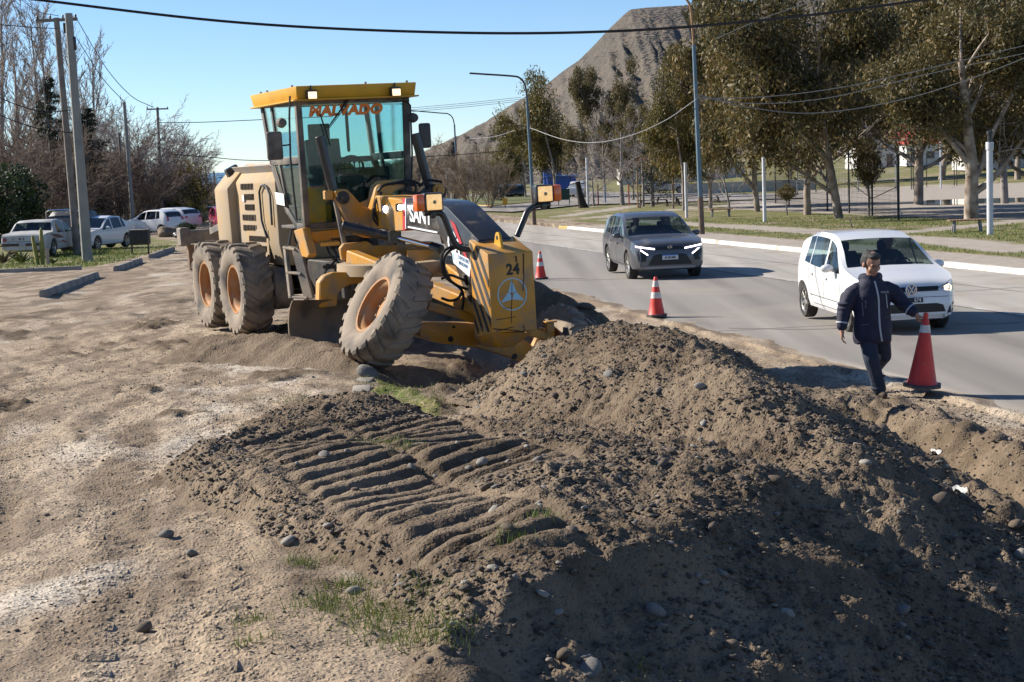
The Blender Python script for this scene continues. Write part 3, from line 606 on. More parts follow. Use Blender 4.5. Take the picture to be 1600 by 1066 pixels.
spr = [dict(n=5, wob=.07, kids=8, ang=48, len=.72, rk=.6, lt=.2, **{'from': .25}), dict(n=5, wob=.13, up=.02, kids=8, ang=36, len=.55, rk=.5), dict(n=4, wob=.17, kids=7, ang=38, len=.6, rk=.6, rmin=.012), dict(n=3, wob=.2, kids=3, ang=36, len=.6, rmin=.010), dict(n=2, wob=.2, kids=0, ang=30, len=.5)]
bare_proto('bare1', 41, 7, spr, .16, TWG); bare_proto('bare2', 42, 7, spr, .15, TWG)
def conifer_proto(key, seed, H=8, W_=2.2, n=9000):
    rg = np.random.default_rng(seed); t = Tree(seed); t.grow((0, 0, 0), (0, 0, 1), H, .18, 0, [dict(n=8, wob=.01, kids=0, ang=80, len=.2)]); C = []
    for k in range(70):
        z = H * (.12 + .88 * (k + rg.uniform()) / 70); L = W_ * (1 - z / H) ** .8 * rg.uniform(.6, 1.15) + .12; a = rg.uniform(0, 2 * math.pi); d = np.array([math.cos(a), math.sin(a), .12]); t.a.append((0, 0, z)); t.b.append(tuple(np.array([0, 0, z]) + d * L)); t.ra.append(.03); t.rb.append(.008); t.lv.append(1)
        m_ = int(n / 70); s = rg.uniform(.15, 1, m_) ** .7; p = np.array([0, 0, z]) + s[:, None] * d * L; p += rg.normal(size=(m_, 3)) * np.array([.16, .16, .10]) * (.5 + L * .4); p[:, 2] -= .18 * s * L; C.append(p)
    PROTO[key] = (t.wood('trunk', BARKG), leaves_np(np.concatenate(C), .17, rg, .1, .28, None, 'crown', LCO), H)
conifer_proto('con', 71)
def bush_proto(key, seed, m, H=2.2, n=9000, size=.13, flat=.8, tones=None):
    rg = np.random.default_rng(seed); u = rg.normal(size=(n, 3)); u /= np.linalg.norm(u, axis=1, keepdims=True); lob = 1 + .22 * np.sin(u[:, 0] * 5 + seed) * np.cos(u[:, 1] * 4) + .15 * np.sin(u[:, 2] * 7 + u[:, 0] * 6); r_ = (rg.uniform(.35, 1, n) ** .45) * lob; C = u * r_[:, None] * np.array([1, 1, flat]) * H * .55; C[:, 2] += H * .5; C = C[C[:, 2] > .02]
    t = Tree(seed)
    for k in range(6): a = k * 1.05; t.grow((0, 0, -.05), (math.cos(a) * .6, math.sin(a) * .6, 1), H * .8, .03, 0, [dict(n=4, wob=.1, kids=3, ang=30, len=.5), dict(n=3, wob=.1, kids=0, ang=30, len=.5)])
    tn = None if tones is None else np.clip(tones(C, rg), 0, 1); PROTO[key] = (t.wood('stems', BARKG), leaves_np(C, size, rg, .1, .45, tn, 'crown', m), H)
bush_proto('bush', 81, LBU, 2.6, 12000); bush_proto('broom', 82, LBR, 3.2, 10000, .12, 1.0, lambda C, rg: rg.uniform(-.2, .65, len(C)) + .45 * (C[:, 2] / 3.2) * (np.sin(C[:, 0] * 3) + .3)); bush_proto('olivebush', 83, LEU, 2.2, 6000, .14)
def plant(name, label, cat, key, px, py, top=None, H=None, rz=None, group=None, wide=1.0, Y=None, dz=0):
    """a tree at the spot seen at (px,py); top = pixel row of its crown top"""
    p = GP(px, py) if Y is None else np.array([*atY(px, py, Y)[:2], 0]); 
    if Y is not None: p[2] = G(p[0], p[1])
    w, l, h0 = PROTO[key]; H = H if H is not None else (py - top) * p[1] / FPX; s = H / h0
    t = thing(name, label, cat, (p[0], p[1], p[2] - .03 + dz), rz if rz is not None else rnd.uniform(0, 6.28), group); t.scale = (s * wide, s * wide, s)
    link(w.name.split('.')[0], w, None, t)
    if l: link('crown', l, None, t)
    return t
# --- right: eucalypts of the park
EU = 'eucalypts in the park beside the highway'
plant('eucalyptus_tree', 'biggest eucalyptus with a forked pale trunk beside the tall white post', 'tree', 'big', 1518, 344, -60, rz=2.2, group=EU)
plant('eucalyptus_tree', 'eucalyptus with a leaning pale trunk at the court corner', 'tree', 'e2', 1312, 341, -20, rz=.3, group=EU)
plant('eucalyptus_tree', 'slender eucalyptus just left of the leaning one', 'tree', 'e1', 1262, 336, -5, rz=1.5, group=EU, wide=.85)
plant('eucalyptus_tree', 'grey leaning eucalyptus behind the white hatchback roof', 'tree', 'e2', 1184, 331, 5, rz=.9, group=EU, wide=.72)
plant('eucalyptus_tree', 'pale barked eucalyptus right behind the tall blue lamp post', 'tree', 'e1', 1110, 326, 66, rz=4, group=EU, wide=.62)
plant('eucalyptus_tree', 'golden leaved eucalyptus with low foliage left of the tall lamp post', 'tree', 'e3', 1052, 326, 118, rz=5, group=EU, wide=.62)
plant('eucalyptus_tree', 'dark stemmed eucalyptus beside the golden leaved one', 'tree', 'e3', 1068, 329, 104, rz=1.2, group=EU, wide=.62)
plant('eucalyptus_tree', 'far bushy eucalyptus right of the middle lamp post', 'tree', 'e3', 868, 312, 118, rz=2, group='eucalypts beyond the side street', wide=.8)
plant('eucalyptus_tree', 'far rounded eucalyptus on the left of the grove before the hill', 'tree', 'e3', 822, 310, 185, rz=3, group='eucalypts beyond the side street', wide=.85)
plant('eucalyptus_tree', 'tallest far eucalyptus standing out against the hill', 'tree', 'e1', 945, 312, 104, rz=4.4, group='eucalypts beyond the side street', wide=.5)
plant('eucalyptus_tree', 'far eucalyptus between the tallest one and the golden leaved one', 'tree', 'e1', 990, 314, 165, rz=.4, group='eucalypts beyond the side street', wide=.6)
plant('eucalyptus_tree', 'eucalyptus beyond the court on the right edge of the photo', 'tree', 'e1', 1590, 281, 40, rz=2.7, group='eucalypts beyond the court')
plant('eucalyptus_tree', 'eucalyptus behind the court fence above the backboard', 'tree', 'e3', 1360, 286, 60, rz=2.1, group='eucalypts beyond the court')
plant('eucalyptus_tree', 'eucalyptus behind the court left of the backboard', 'tree', 'e1', 1235, 292, 50, rz=5.1, group='eucalypts beyond the court', wide=.7)
plant('eucalyptus_tree', 'eucalyptus behind the biggest tree at the court end', 'tree', 'e2', 1470, 282, 20, rz=3.1, group='eucalypts beyond the court')
plant('eucalyptus_tree', 'tall eucalyptus filling the gap left of the biggest one', 'tree', 'e1', 1435, 318, -40, rz=3.3, group=EU, wide=1.1)
plant('eucalyptus_tree', 'tall eucalyptus cut by the right edge of the photo', 'tree', 'e2', 1625, 330, -40, rz=1.3, group=EU, wide=1.1)
BT = 'leafless trees in the park'
plant('bare_tree', 'leafless grey tree with drooping twigs left of the golden eucalyptus', 'tree', 'bare1', 973, 321, 150, rz=1, group=BT, wide=1.25)
plant('bare_tree', 'leafless grey tree nearest the green notice board', 'tree', 'bare2', 928, 322, 205, rz=2, group=BT, wide=1.2)
plant('bare_tree', 'small leafless tree between two park eucalypts', 'tree', 'bare2', 1140, 331, 190, rz=3, group=BT)
plant('bare_tree', 'leafless pale tree at the top right corner behind the white post', 'tree', 'bare1', 1570, 318, 10, rz=.5, group=BT, wide=1.1)
plant('bare_tree', 'leafless grey tree beside the dark stump', 'tree', 'bare1', 1005, 323, 190, rz=4.2, group=BT)
plant('pruned_tree', 'small pruned tree with a brown ball crown before the court fence', 'tree', 'olivebush', 1357, 338, H=2.2, rz=1, wide=.55, dz=1.35); 
g = MB(); p = GP(1357, 338); g.tube([(p[0], p[1], p[2] - .1), (p[0] + .05, p[1], p[2] + .9), (p[0] - .02, p[1], p[2] + 2.0)], [.07, .055, .04], 7); st = g.build('trunk', BARKG); st.parent = bpy.data.objects['pruned_tree']; st.matrix_parent_inverse = Matrix.LocRotScale(bpy.data.objects['pruned_tree'].location, bpy.data.objects['pruned_tree'].rotation_euler, bpy.data.objects['pruned_tree'].scale).inverted()
plant('umbrella_tree', 'low flat-topped small tree before the court', 'tree', 'olivebush', 1230, 336, H=.9, rz=1, wide=1.0, dz=.75); p = GP(1230, 336); u = bpy.data.objects['umbrella_tree']; g = MB(); g.tube([(p[0], p[1], p[2] - .1), (p[0] - .03, p[1], p[2] + .5), (p[0], p[1], p[2] + 1.1)], [.05, .04, .03], 6); st = g.build('trunk', BARKG); st.parent = u; st.matrix_parent_inverse = Matrix.LocRotScale(u.location, u.rotation_euler, u.scale).inverted()
plant('conifer_tree', 'dark conifer right of the leafless grey trees', 'tree', 'con', 1020, 322, 190, rz=1, wide=1.2)
plant('conifer_tree', 'small dark conifer left of the far grove', 'tree', 'con', 792, 309, 225, rz=1, wide=.9)
SB = 'leafless tan scrub beyond the highway'
for i, (px, py, tp, w_, lb) in enumerate([(735, 327, 215, 1.0, 'tall tan leafless scrub directly right of the far lamp post'), (705, 327, 225, 1.0, 'tan leafless scrub directly behind the black gooseneck'), (765, 327, 240, .9, 'tan leafless scrub at the right end of the row'), (670, 325, 222, 1.1, 'tan leafless scrub just right of the cab'), (640, 322, 240, 1.2, 'tan leafless scrub behind the cab mirror'), (780, 316, 240, 1.0, 'brown leafless scrub left of the grove')]): plant('bare_scrub', lb, 'scrub', 'scrub3', px, py, tp, rz=i * 1.3, group=SB, wide=w_)
# --- left: poplars, scrub, conifer, broom
PO = 'leafless poplars on the left'
for i, (px, py, tp, k, lb) in enumerate([(36, 350, 10, 'poplar1', 'thick leafless poplar second from the left edge'), (76, 348, -18, 'poplar2', 'tallest leafless poplar left of the leaning poles'), (97, 346, -5, 'poplar1', 'leafless poplar right behind the leaning poles'), (133, 345, 30, 'poplar2', 'leafless poplar just right of the poles'), (150, 344, 48, 'poplar1', 'rightmost leafless poplar, just above the crossarm pole'), (8, 356, -50, 'poplar2', 'leafless poplar cut by the left edge of the photo')]): plant('poplar_tree', lb, 'tree', k, px, py, tp, rz=i * 1.1, group=PO, wide=1.15)
SL = 'leafless scrub along the dirt road'
spots = [(20, 372, 190, 'scrub1'), (55, 368, 180, 'scrub1'), (95, 364, 185, 'scrub1'), (75, 372, 225, 'scrub1'), (125, 360, 200, 'scrub1'), (150, 358, 190, 'scrub2'), (175, 356, 165, 'scrub2'), (205, 354, 165, 'scrub2'), (230, 352, 180, 'scrub2'), (255, 350, 195, 'scrub2'), (190, 360, 230, 'scrub1'), (225, 356, 235, 'scrub1'), (265, 349, 225, 'scrub1'), (285, 347, 215, 'scrub2'), (40, 376, 240, 'scrub1'), (110, 366, 245, 'scrub1'), (245, 352, 250, 'scrub2')]
SCL = ['russet scrub at the far left edge', 'russet scrub above the old sedan', 'russet scrub between the old sedan and the pickup', 'low russet scrub over the old sedan roof', 'russet scrub behind the grey pole', 'grey leafless scrub directly right of the grey pole', 'tall grey scrub left of the short dark pole', 'tall grey scrub behind the grey-green pole', 'grey scrub left of the crossarm pole', 'grey scrub behind the crossarm pole', 'low russet scrub above the damaged sedan', 'low russet scrub above the white hatchback', 'russet scrub above the white crossover', 'grey scrub directly left of the broom', 'low russet scrub above the dark green shrub', 'low russet scrub above the black pickup', 'low grey scrub behind the white hatchback roof']
for i, (px, py, tp, k) in enumerate(spots): plant('bare_scrub', SCL[i], 'scrub', k, px, py, tp, rz=i * 1.7, group=SL, wide=1.15)
FSL = ['far tan scrub directly behind the lower broom', 'far tan scrub behind the small silver sedan', 'far tan scrub under the lamp pole against the sea', 'far tan scrub right at the grader hood edge', 'far tan scrub above the crimson hatchback', 'far tan scrub rising behind the tall broom', 'far tan scrub hidden behind the grader hood rear', 'far tan scrub behind the grader hood vents']
spots2 = [(310, 340, 280), (322, 338, 285), (334, 336, 292), (362, 337, 300), (350, 335, 296), (300, 343, 262), (380, 336, 300), (398, 335, 302)]
for i, (px, py, tp) in enumerate(spots2): plant('bare_scrub', FSL[i], 'scrub', 'scrub3', px, py, tp, rz=i * 1.7, group='far scrub towards the sea', wide=1.3)
plant('conifer_tree', 'dark conifer behind the concrete pole by the dirt road', 'tree', 'con', 148, 362, 172, rz=1, wide=1.25); plant('conifer_tree', 'dark conifer left of the leaning wooden pole', 'tree', 'con', 92, 364, 125, rz=2.5, wide=1.0)
plant('dark_shrub', 'dense dark green shrub at the left edge beside the old sedan', 'shrub', 'bush', 6, 384, 258, rz=1, wide=1.05)
plant('broom_shrub', 'yellow flowering broom beside the dirt road', 'shrub', 'broom', 286, 350, 262, rz=1, wide=1.0); plant('broom_shrub', 'lower yellow flowering broom below the tall one, nearer the parked cars', 'shrub', 'broom', 304, 353, 318, rz=3, wide=1.2)
plant('dark_shrub', 'round dark shrub between the parked crossover and the rubbish', 'shrub', 'bush', 290, 366, 346, rz=2, wide=1.3)
plant('dark_shrub', 'low dark hedge behind the black pickup', 'shrub', 'bush', 100, 368, 320, rz=4, wide=1.6)
plant('dark_shrub', 'dark hedge under the leafless thicket near the white hatchback', 'shrub', 'bush', 240, 352, 310, rz=5, wide=2.0)

# --- grass: blades as one mass where it grows
M_GRASS = leaf_mat('grass_blades', (.06, .10, .018), (.125, .165, .032), (.27, .235, .09), .3, .6)
def blades(P3, h, w, rg, name='grass'):
    N = len(P3); a = rg.uniform(0, 2 * math.pi, N); t = rg.uniform(0, 2 * math.pi, N); L = h * rg.uniform(.5, 1.3, N); ln = rg.uniform(.1, .7, N)
    sx = np.stack([np.cos(a), np.sin(a), np.zeros(N)], 1) * (w * rg.uniform(.6, 1.3, N))[:, None]; tip = P3 + np.stack([np.cos(t) * ln * L, np.sin(t) * ln * L, L], 1)
    V = np.stack([P3 - sx, P3 + sx, tip], 1).reshape(-1, 3); return V, np.arange(N * 3).reshape(N, 3), np.repeat(np.clip(rg.normal(.45, .25, N), 0, 1), 3)
def zg(X, Y): return ground_base(X, Y) + near_detail(X, Y)
VV, FF, TT, off = [], [], [], 0
def sow(X, Y, h, w, zf=zg):
    global off
    v, f, t = blades(np.stack([X, Y, zf(X, Y) - .01], 1), h, w, rng); VV.append(v); FF.append(f + off); TT.append(t); off += len(v)
def scatter(n, x0, x1, y0, y1, cond):
    X = rng.uniform(x0, x1, n); Y = rng.uniform(y0, y1, n); k = cond(X, Y); return X[k], Y[k]
def lawn(X, Y):
    s = sroad(X, Y); ok = (s > KERB_S + 2.4); pv = np.zeros_like(X)
    for pts, w in PATHS: pv = np.maximum(pv, path_mask(X, Y, pts, w + .1))
    return ok & (pv < .3) & (polysd(X, Y, COURT) < -.3) & (fbm(X * .7, Y * .7, 3) > -.30)
X, Y = scatter(120000, -2, 42, 30, 82, lawn); sow(X, Y, .085, .014)
X, Y = scatter(30000, -19, -6, 34, 72, lambda X, Y: (polysd(X, Y, VERGE) > 0) & (fbm(X * .6, Y * .6, 3) > -.15)); sow(X, Y, .13, .016)
X, Y = scatter(9000, -3, 1.5, 14.0, 19.5, lambda X, Y: (polysd(X, Y, GR2) > -.1) & (fbm(X * 2.1, Y * 2.1, 3) > .0)); sow(X, Y, .055, .0045)
for px, py, n, rad in [(510, 968, 260, .10), (545, 945, 160, .09), (610, 1000, 420, .16), (660, 1025, 300, .12), (590, 985, 260, .12), (705, 1045, 160, .08), (480, 900, 140, .07), (600, 735, 140, .10), (640, 745, 90, .07), (800, 940, 90, .06), (850, 910, 70, .06), (395, 1000, 90, .06), (560, 640, 160, .12), (470, 620, 160, .2), (430, 610, 120, .2), (545, 935, 80, .05), (400, 1040, 80, .05), (1000, 1000, 60, .06)]:
    c_ = at(px, py, .72); sow(c_[0] + rng.normal(0, rad, n), c_[1] + rng.normal(0, rad, n), .06, .003, top_z)
tag(npmesh('grass', np.concatenate(VV), np.concatenate(FF), M_GRASS, attrs=dict(tone=np.concatenate(TT))), 'short patchy green grass on the park lawn, verge and between soil', 'grass', kind='stuff')

# --- stones: the largest singly, the rest as gravel
def ico(sub):
    bm = bmesh.new(); bmesh.ops.create_icosphere(bm, subdivisions=sub, radius=1); V = np.array([v.co[:] for v in bm.verts]); F_ = np.array([[v.index for v in f.verts] for f in bm.faces]); bm.free(); return V, F_
M_PEB = leaf_mat('pebble_tones', (.055, .044, .034), (.125, .098, .074), (.29, .26, .225), 0.0, .85); M_ST = [mat('stone_grey', (.135, .125, .112), (.20, .185, .165), 6, .85, bump=.2, bscale=40), mat('stone_brown', (.11, .082, .06), (.15, .115, .085), 6, .9, bump=.3, bscale=40), mat('stone_pale', (.22, .20, .17), (.28, .255, .22), 6, .8, bump=.2, bscale=40), mat('stone_dirty', (.09, .068, .048), (.135, .105, .078), 9, .95, bump=.4, bscale=50)]
def rotm(rg, N):
    q = rg.normal(size=(N, 4)); q /= np.linalg.norm(q, axis=1, keepdims=True); w, x, y, z = q.T
    return np.stack([1 - 2 * (y * y + z * z), 2 * (x * y - z * w), 2 * (x * z + y * w), 2 * (x * y + z * w), 1 - 2 * (x * x + z * z), 2 * (y * z - x * w), 2 * (x * z - y * w), 2 * (y * z + x * w), 1 - 2 * (x * x + y * y)], 1).reshape(N, 3, 3)
def stones_np(X, Y, S, sub, sink=.3):
    V0, F0 = ico(sub); N = len(X); sc = S[:, None] * rng.uniform(.6, 1.25, (N, 3)) * np.array([1.1, 1.0, .72]); Rm_ = rotm(rng, N); Rm_[:, 2, :2] *= .5; V = np.einsum('nij,vj->nvi', Rm_, V0) * sc[:, None, :] * (1 + .10 * rng.normal(size=(N, len(V0), 1)))
    V += np.stack([X, Y, top_z(X, Y) + S * (.45 - sink)], 1)[:, None, :]; Fc = (np.arange(N) * len(V0))[:, None, None] + F0[None]; tn = np.repeat(np.clip(rng.beta(1.6, 3.2, N), 0, 1), len(V0)); return V.reshape(-1, 3), Fc.reshape(-1, 3), tn
def on_mound(X, Y): m, _, _ = mound_h(X, Y); return m > .03
def dens(X, Y):
    t = np.zeros_like(X)
    for p0, p1 in TR: t = np.maximum(t, tracks(X, Y, p0, p1)[1])
    return fbm(X * 1.1, Y * 1.1, 3) - 1.1 * t * (Y < 12)
X, Y = scatter(70000, -4.2, 5, 6.0, 16.5, lambda X, Y: on_mound(X, Y) & (dens(X, Y) + rng.uniform(-.5, .5, len(X)) > -.15)); X, Y = X[:26000], Y[:26000]
S = .007 + .013 * rng.beta(1.2, 4, len(X)); a1 = stones_np(X, Y, S, 1)
X, Y = scatter(26000, -4.2, 5, 6.0, 16.5, lambda X, Y: on_mound(X, Y) & (dens(X, Y) + rng.uniform(-.3, .3, len(X)) > -.02)); X, Y = X[:5200], Y[:5200]; S = .015 + .018 * rng.beta(1.2, 4, len(X)); a2 = stones_np(X, Y, S, 1)
X, Y = scatter(36000, -8, 4.5, 6.5, 32, lambda X, Y: (~on_mound(X, Y)) & (sroad(X, Y) < -.2) & (dens(X * .6, Y * .6) + rng.uniform(-.4, .4, len(X)) > .12)); X, Y = X[:10000], Y[:10000]; S = .006 + .015 * rng.beta(1, 5, len(X)); a3 = stones_np(X, Y, S, 1, .35)
Xb, Yb = scatter(14000, 1.5, 6.5, 8.5, 19, lambda X, Y: (sroad(X, Y) < -.3) & (sroad(X, Y) > -5) & (~on_mound(X, Y))); a4 = stones_np(Xb[:4500], Yb[:4500], .009 + .030 * rng.beta(1, 4.5, len(Xb[:4500])), 1, .35); a3 = (np.concatenate([a3[0], a4[0]]), np.concatenate([a3[1], a4[1] + len(a3[0])]), np.concatenate([a3[2], a4[2]]))
o1 = len(a1[0]); o2 = o1 + len(a2[0]); tag(npmesh('gravel', np.concatenate([a1[0], a2[0], a3[0]]), np.concatenate([a1[1], a2[1] + o1, a3[1] + o2]), M_PEB, smooth=True, attrs=dict(tone=np.concatenate([a1[2], a2[2], a3[2]]))), 'pebbles and gravel strewn over the heap and the dirt road', 'gravel', kind='stuff')
SM = []
for k in range(12):
    V0, F0 = ico(2); rg = np.random.default_rng(200 + k); ph = rg.uniform(0, 6, 6); V = V0 * (1 + .10 * np.sin(V0[:, 0:1] * 2.3 + ph[0]) + .09 * np.sin(V0[:, 1:2] * 3.1 + ph[1]) + .07 * np.sin(V0[:, 2:3] * 3.7 + V0[:, 0:1] * 2 + ph[2]) + .035 * rg.normal(size=(len(V0), 1))) * np.array([1.25, .95, .62]); o = npmesh('stone', V, F0, M_ST[k % 4], smooth=True); SM.append(o.data); bpy.data.objects.remove(o)
def stone(x, y, s, k, label, group, sink=.42):
    o = bpy.data.objects.new('stone', SM[k % 12]); COL.objects.link(o); z = float(top_z(np.array([x]), np.array([y]))[0]); o.location = (x, y, z + s * (.5 - sink)); o.scale = (s, s * rnd.uniform(.8, 1.15), s * rnd.uniform(.8, 1.1)); o.rotation_euler = (rnd.uniform(-.5, .5), rnd.uniform(-.5, .5), rnd.uniform(0, 6.3)); tag(o, label, 'stone', group); return o
def stone_at(px, py, wpx, k, label, z0=.9):
    z = z0
    for _ in range(25):
        p = at(px, py, z); z = .6 * z + .4 * float(top_z(p[0:1], p[1:2])[0])
    stone(p[0], p[1], wpx / 2 * p[1] / FPX / 1.1, k, label, 'larger stones on the heap')
for px, py, w_, k, lb in [(918, 533, 28, 1, 'large brown stone near the crest of the heap by the grader wheel'), (1225, 610, 0, 0, ''), (952, 587, 22, 0, 'grey stone on the lit face below the heap crest'), (1120, 722, 26, 2, 'pale rounded stone, larger of a touching pair on the lower lit heap'), (1108, 735, 22, 1, 'brown stone beside the pale rounded one on the lower heap'), (1206, 752, 32, 3, 'dirt covered stone above the shaded face of the heap'), (1095, 604, 20, 2, 'pale stone on the right of the lit heap face'), (880, 1020, 44, 3, 'large dirty boulder in shade at the bottom of the photo'), (922, 1048, 40, 0, 'grey stone at the very bottom beside the large boulder'), (912, 1022, 28, 0, 'blue-grey stone right of the large dirty boulder'), (1025, 955, 36, 0, 'speckled grey stone half buried in the shaded slope'), (258, 838, 30, 0, 'grey stone lying alone on the dirt road beside the windrow'), (300, 866, 22, 0, 'flat grey stone on the dirt near the windrow foot'), (452, 846, 24, 2, 'pale stone standing at the windrow foot'), (556, 925, 30, 2, 'pale oblong stone low on the windrow'), (222, 984, 30, 1, 'lone clod on the dirt road near the bottom left'), (575, 583, 34, 0, 'flat grey slab beside the grader tyre'), (1380, 668, 34, 1, 'brown rock on the ditch edge below the man'), (1362, 672, 30, 3, 'tan rock left of the brown one on the ditch edge'), (1586, 823, 26, 1, 'broken red-brown brick lump at the right edge'), (1595, 868, 34, 2, 'cream stone at the right edge of the photo'), (1466, 786, 40, 3, 'clump of earth beside the ditch')]:
    if w_: stone_at(px, py, w_, k, lb)
cnt = 0
for zone, lbl, n, cond, sz in [(( -3.9, 0.2, 6.6, 12.2), 'rounded stone in the loose windrow at lower left', 80, lambda X, Y: on_mound(X, Y), (.016, .040)), ((-.4, 2.9, 9.3, 15.0), 'rounded stone on the sunlit face of the soil heap', 90, lambda X, Y: on_mound(X, Y), (.018, .042)), ((-.3, 3.2, 6.8, 10.0), 'rounded stone in the shaded slope at the bottom', 70, lambda X, Y: on_mound(X, Y), (.016, .045)), ((3.0, 5.0, 9.5, 15.5), 'loose stone in the ditch on the right', 50, lambda X, Y: sroad(X, Y) < -.6, (.018, .05)), ((-5.5, -1.5, 8, 20), 'loose stone on the dirt road', 30, lambda X, Y: ~on_mound(X, Y), (.008, .022))]:
    X, Y = scatter(900, *zone, cond)
    for x, y in list(zip(X, Y))[:n]: cnt += 1; stone(x, y, sz[0] + (sz[1] - sz[0]) * rnd.random() ** 2.2, rnd.randrange(12), lbl, lbl.replace('rounded stone', 'stones').replace('loose stone', 'loose stones'))

# ================================================================== THE MOTOR GRADER
def gmatrix():
    th, ro, pi = R(25.8), R(1.0), R(-.45)
    Mx = np.stack([[math.sin(th), -math.cos(th), 0], [math.cos(th), math.sin(th), 0], [0, 0, 1.]], 1)
    Ry = np.array([[math.cos(pi), 0, math.sin(pi)], [0, 1, 0], [-math.sin(pi), 0, math.cos(pi)]]); Rx = np.array([[1, 0, 0], [0, math.cos(ro), -math.sin(ro)], [0, math.sin(ro), math.cos(ro)]])
    return Mx @ Ry @ Rx, np.array([-3.19, 24.37, .53])
GM, GO = gmatrix()
def LG(px, py, ax, val):
    r = GM.T @ ray(px, py); o = GM.T @ (np.array([0, 0, CH]) - GO); return o + r * ((val - o[ax]) / r[ax])
gmw = Matrix(GM.tolist()).to_4x4(); gmw.translation = Vector(GO)
grader = thing('motor_grader', 'dusty yellow motor grader with one front wheel leaning into the ditch', 'grader', M=gmw)
DUST = (.36, .28, .19)
Y1 = mat('grader_yellow', (.56, .265, .028), (.48, .22, .026), 3, .45, bump=.05, bscale=30, dust=(.30, .215, .13), dustamt=.31, dscale=4.5, coat=.1)
Y2 = mat('grader_yellow_dusty', (.43, .28, .12), (.38, .25, .115), 2.2, .75, bump=.05, bscale=30, dust=DUST, dustamt=.47, dscale=2.2)
YR = mat('grader_roof_yellow', (.62, .33, .02), (.55, .28, .02), 3, .45, dust=(.30, .20, .09), dustamt=.08, dscale=6)
BK = mat('black_paint', (.018, .019, .021), (.03, .03, .032), 5, .35, dust=(.16, .13, .10), dustamt=.18, dscale=5, coat=.2)
GY = mat('dusty_grey_steel', (.10, .095, .09), (.15, .135, .12), 6, .7, dust=(.27, .22, .165), dustamt=.36, dscale=4, bump=.1, bscale=40)
DK = mat('dark_oily_metal', (.022, .020, .018), (.05, .043, .036), 9, .6, dust=(.17, .135, .10), dustamt=.16, dscale=6)
RB = mat('tyre_rubber', (.055, .050, .046), (.085, .074, .064), 7, .85, bump=.25, bscale=45, dust=(.26, .21, .16), dustamt=.46, dscale=3.2)
RIM = mat('rim_orange_dusty', (.40, .17, .045), (.33, .155, .055), 4, .7, dust=(.33, .23, .14), dustamt=.30, dscale=5)
RBH = mat('hose_rubber', (.012, .012, .013), rough=.45)
CHR = mat('chrome_rod', (.65, .65, .65), rough=.15, metal=1.0)
WHT = mat('white_decal', (.72, .74, .74), rough=.5); RED = mat('red_decal', (.45, .03, .04), rough=.5); BLK = mat('black_decal', (.012, .012, .012), rough=.5)
ORG = mat('orange_decal', (.72, .20, .03), rough=.6, emit=0.0); LBL = mat('pale_blue_decal', (.32, .55, .66), rough=.5)
AMB = mat('amber_lens', (.75, .13, .01), rough=.25, coat=.6); LENS = mat('headlamp_lit', (.95, .62, .26), (.55, .33, .12), 22, .2, emit=.42, emitcol=(1, .62, .26), coat=.5); LED = mat('led_lamp_lit', (1, 1, 1), rough=.2, emit=18, emitcol=(.92, .96, 1))
LENSC = mat('headlamp_core', (.16, .13, .09), rough=.2, metal=.6)
GLG = glass('cab_glass_teal', (.72, .88, .89), .02, 1.0)
HOODTOP = mat('hood_grey', (.30, .295, .285), (.36, .345, .32), 4, .7, dust=DUST, dustamt=.3, dscale=3)
def part(nm, b, m, par=None, bevel=.012, seg=1, smooth=35): return b.build(nm, m, par or grader, bevel, seg, smooth)

# ---- tyres: carcass with diagonal traction lugs on both halves
def tyre_mesh(name, rad=.675, w=.46, rim=.345, lugs=20, depth=.026):
    b = MB(); h = w / 2; r0 = rad - depth
    b.lathe([(rim, -h * .72), (rim + .03, -h * .86), (r0 - .17, -h * .99), (r0 - .075, -h * .99), (r0 - .02, -h * .88), (r0, -h * .6), (r0 + .004, 0), (r0, h * .6), (r0 - .02, h * .88), (r0 - .075, h * .99), (r0 - .17, h * .99), (rim + .03, h * .86), (rim, h * .72)], n=60, close=False)
    for sd in (-1, 1):
        for k in range(lugs):
            a0 = 2 * math.pi * (k + (.5 if sd > 0 else 0)) / lugs; vs = []
            for u, r, wd, rb in ((.02, rad, .085, r0 - .02), (.45, rad, .105, r0 - .02), (.88, rad - .010, .135, r0 - .04), (1.0, rad - .040, .145, r0 - .06), (1.004, rad - .078, .13, r0 - .09)):
                a = a0 + .16 * u + .06 * u * u - .1; y = sd * h * u
                for da, rr in ((-wd, rb), (-wd * .78, r), (wd * .78, r), (wd, rb)): t = a + da * .62; yb = y * (.93 if rr == rb and u > .9 else 1); vs.append((math.cos(t) * rr, math.sin(t) * rr, yb))
            fs = [(i * 4 + j, i * 4 + j + 1, i * 4 + 5 + j, i * 4 + 4 + j) for i in range(4) for j in range(3)] + [(0, 1, 2, 3), (16, 17, 18, 19)]
            b.add(vs, fs)
    return b.mesh(name, 0, smooth=40)
def rim_mesh(name, rim=.345, h=.23):
    b = MB(); b.lathe([(rim - .005, -h * .7), (rim + .015, -h * .72), (rim + .022, h * .74), (rim + .004, h * .80), (rim - .022, h * .78), (rim - .03, h * .62), (rim - .055, h * .55), (rim - .075, h * .40), (rim - .085, .015), (.16, -.005), (.15, .03), (.001, .035)], n=40, close=False)
    return b.mesh(name, 0, smooth=32)
TM = tyre_mesh('tyre'); TM.materials.append(RB); RMm = rim_mesh('wheel'); RMm.materials.append(RIM)
hb = MB(); hb.cyl((0, 0, .03), (0, 0, .045), .10, .09, 20)
for k in range(10): a = 2 * math.pi * k / 10; hb.cyl((math.cos(a) * .19, math.sin(a) * .19, 0), (math.cos(a) * .19, math.sin(a) * .19, .028), .014, n=6)
HUBm = hb.mesh('hub'); HUBm.materials.append(RIM)
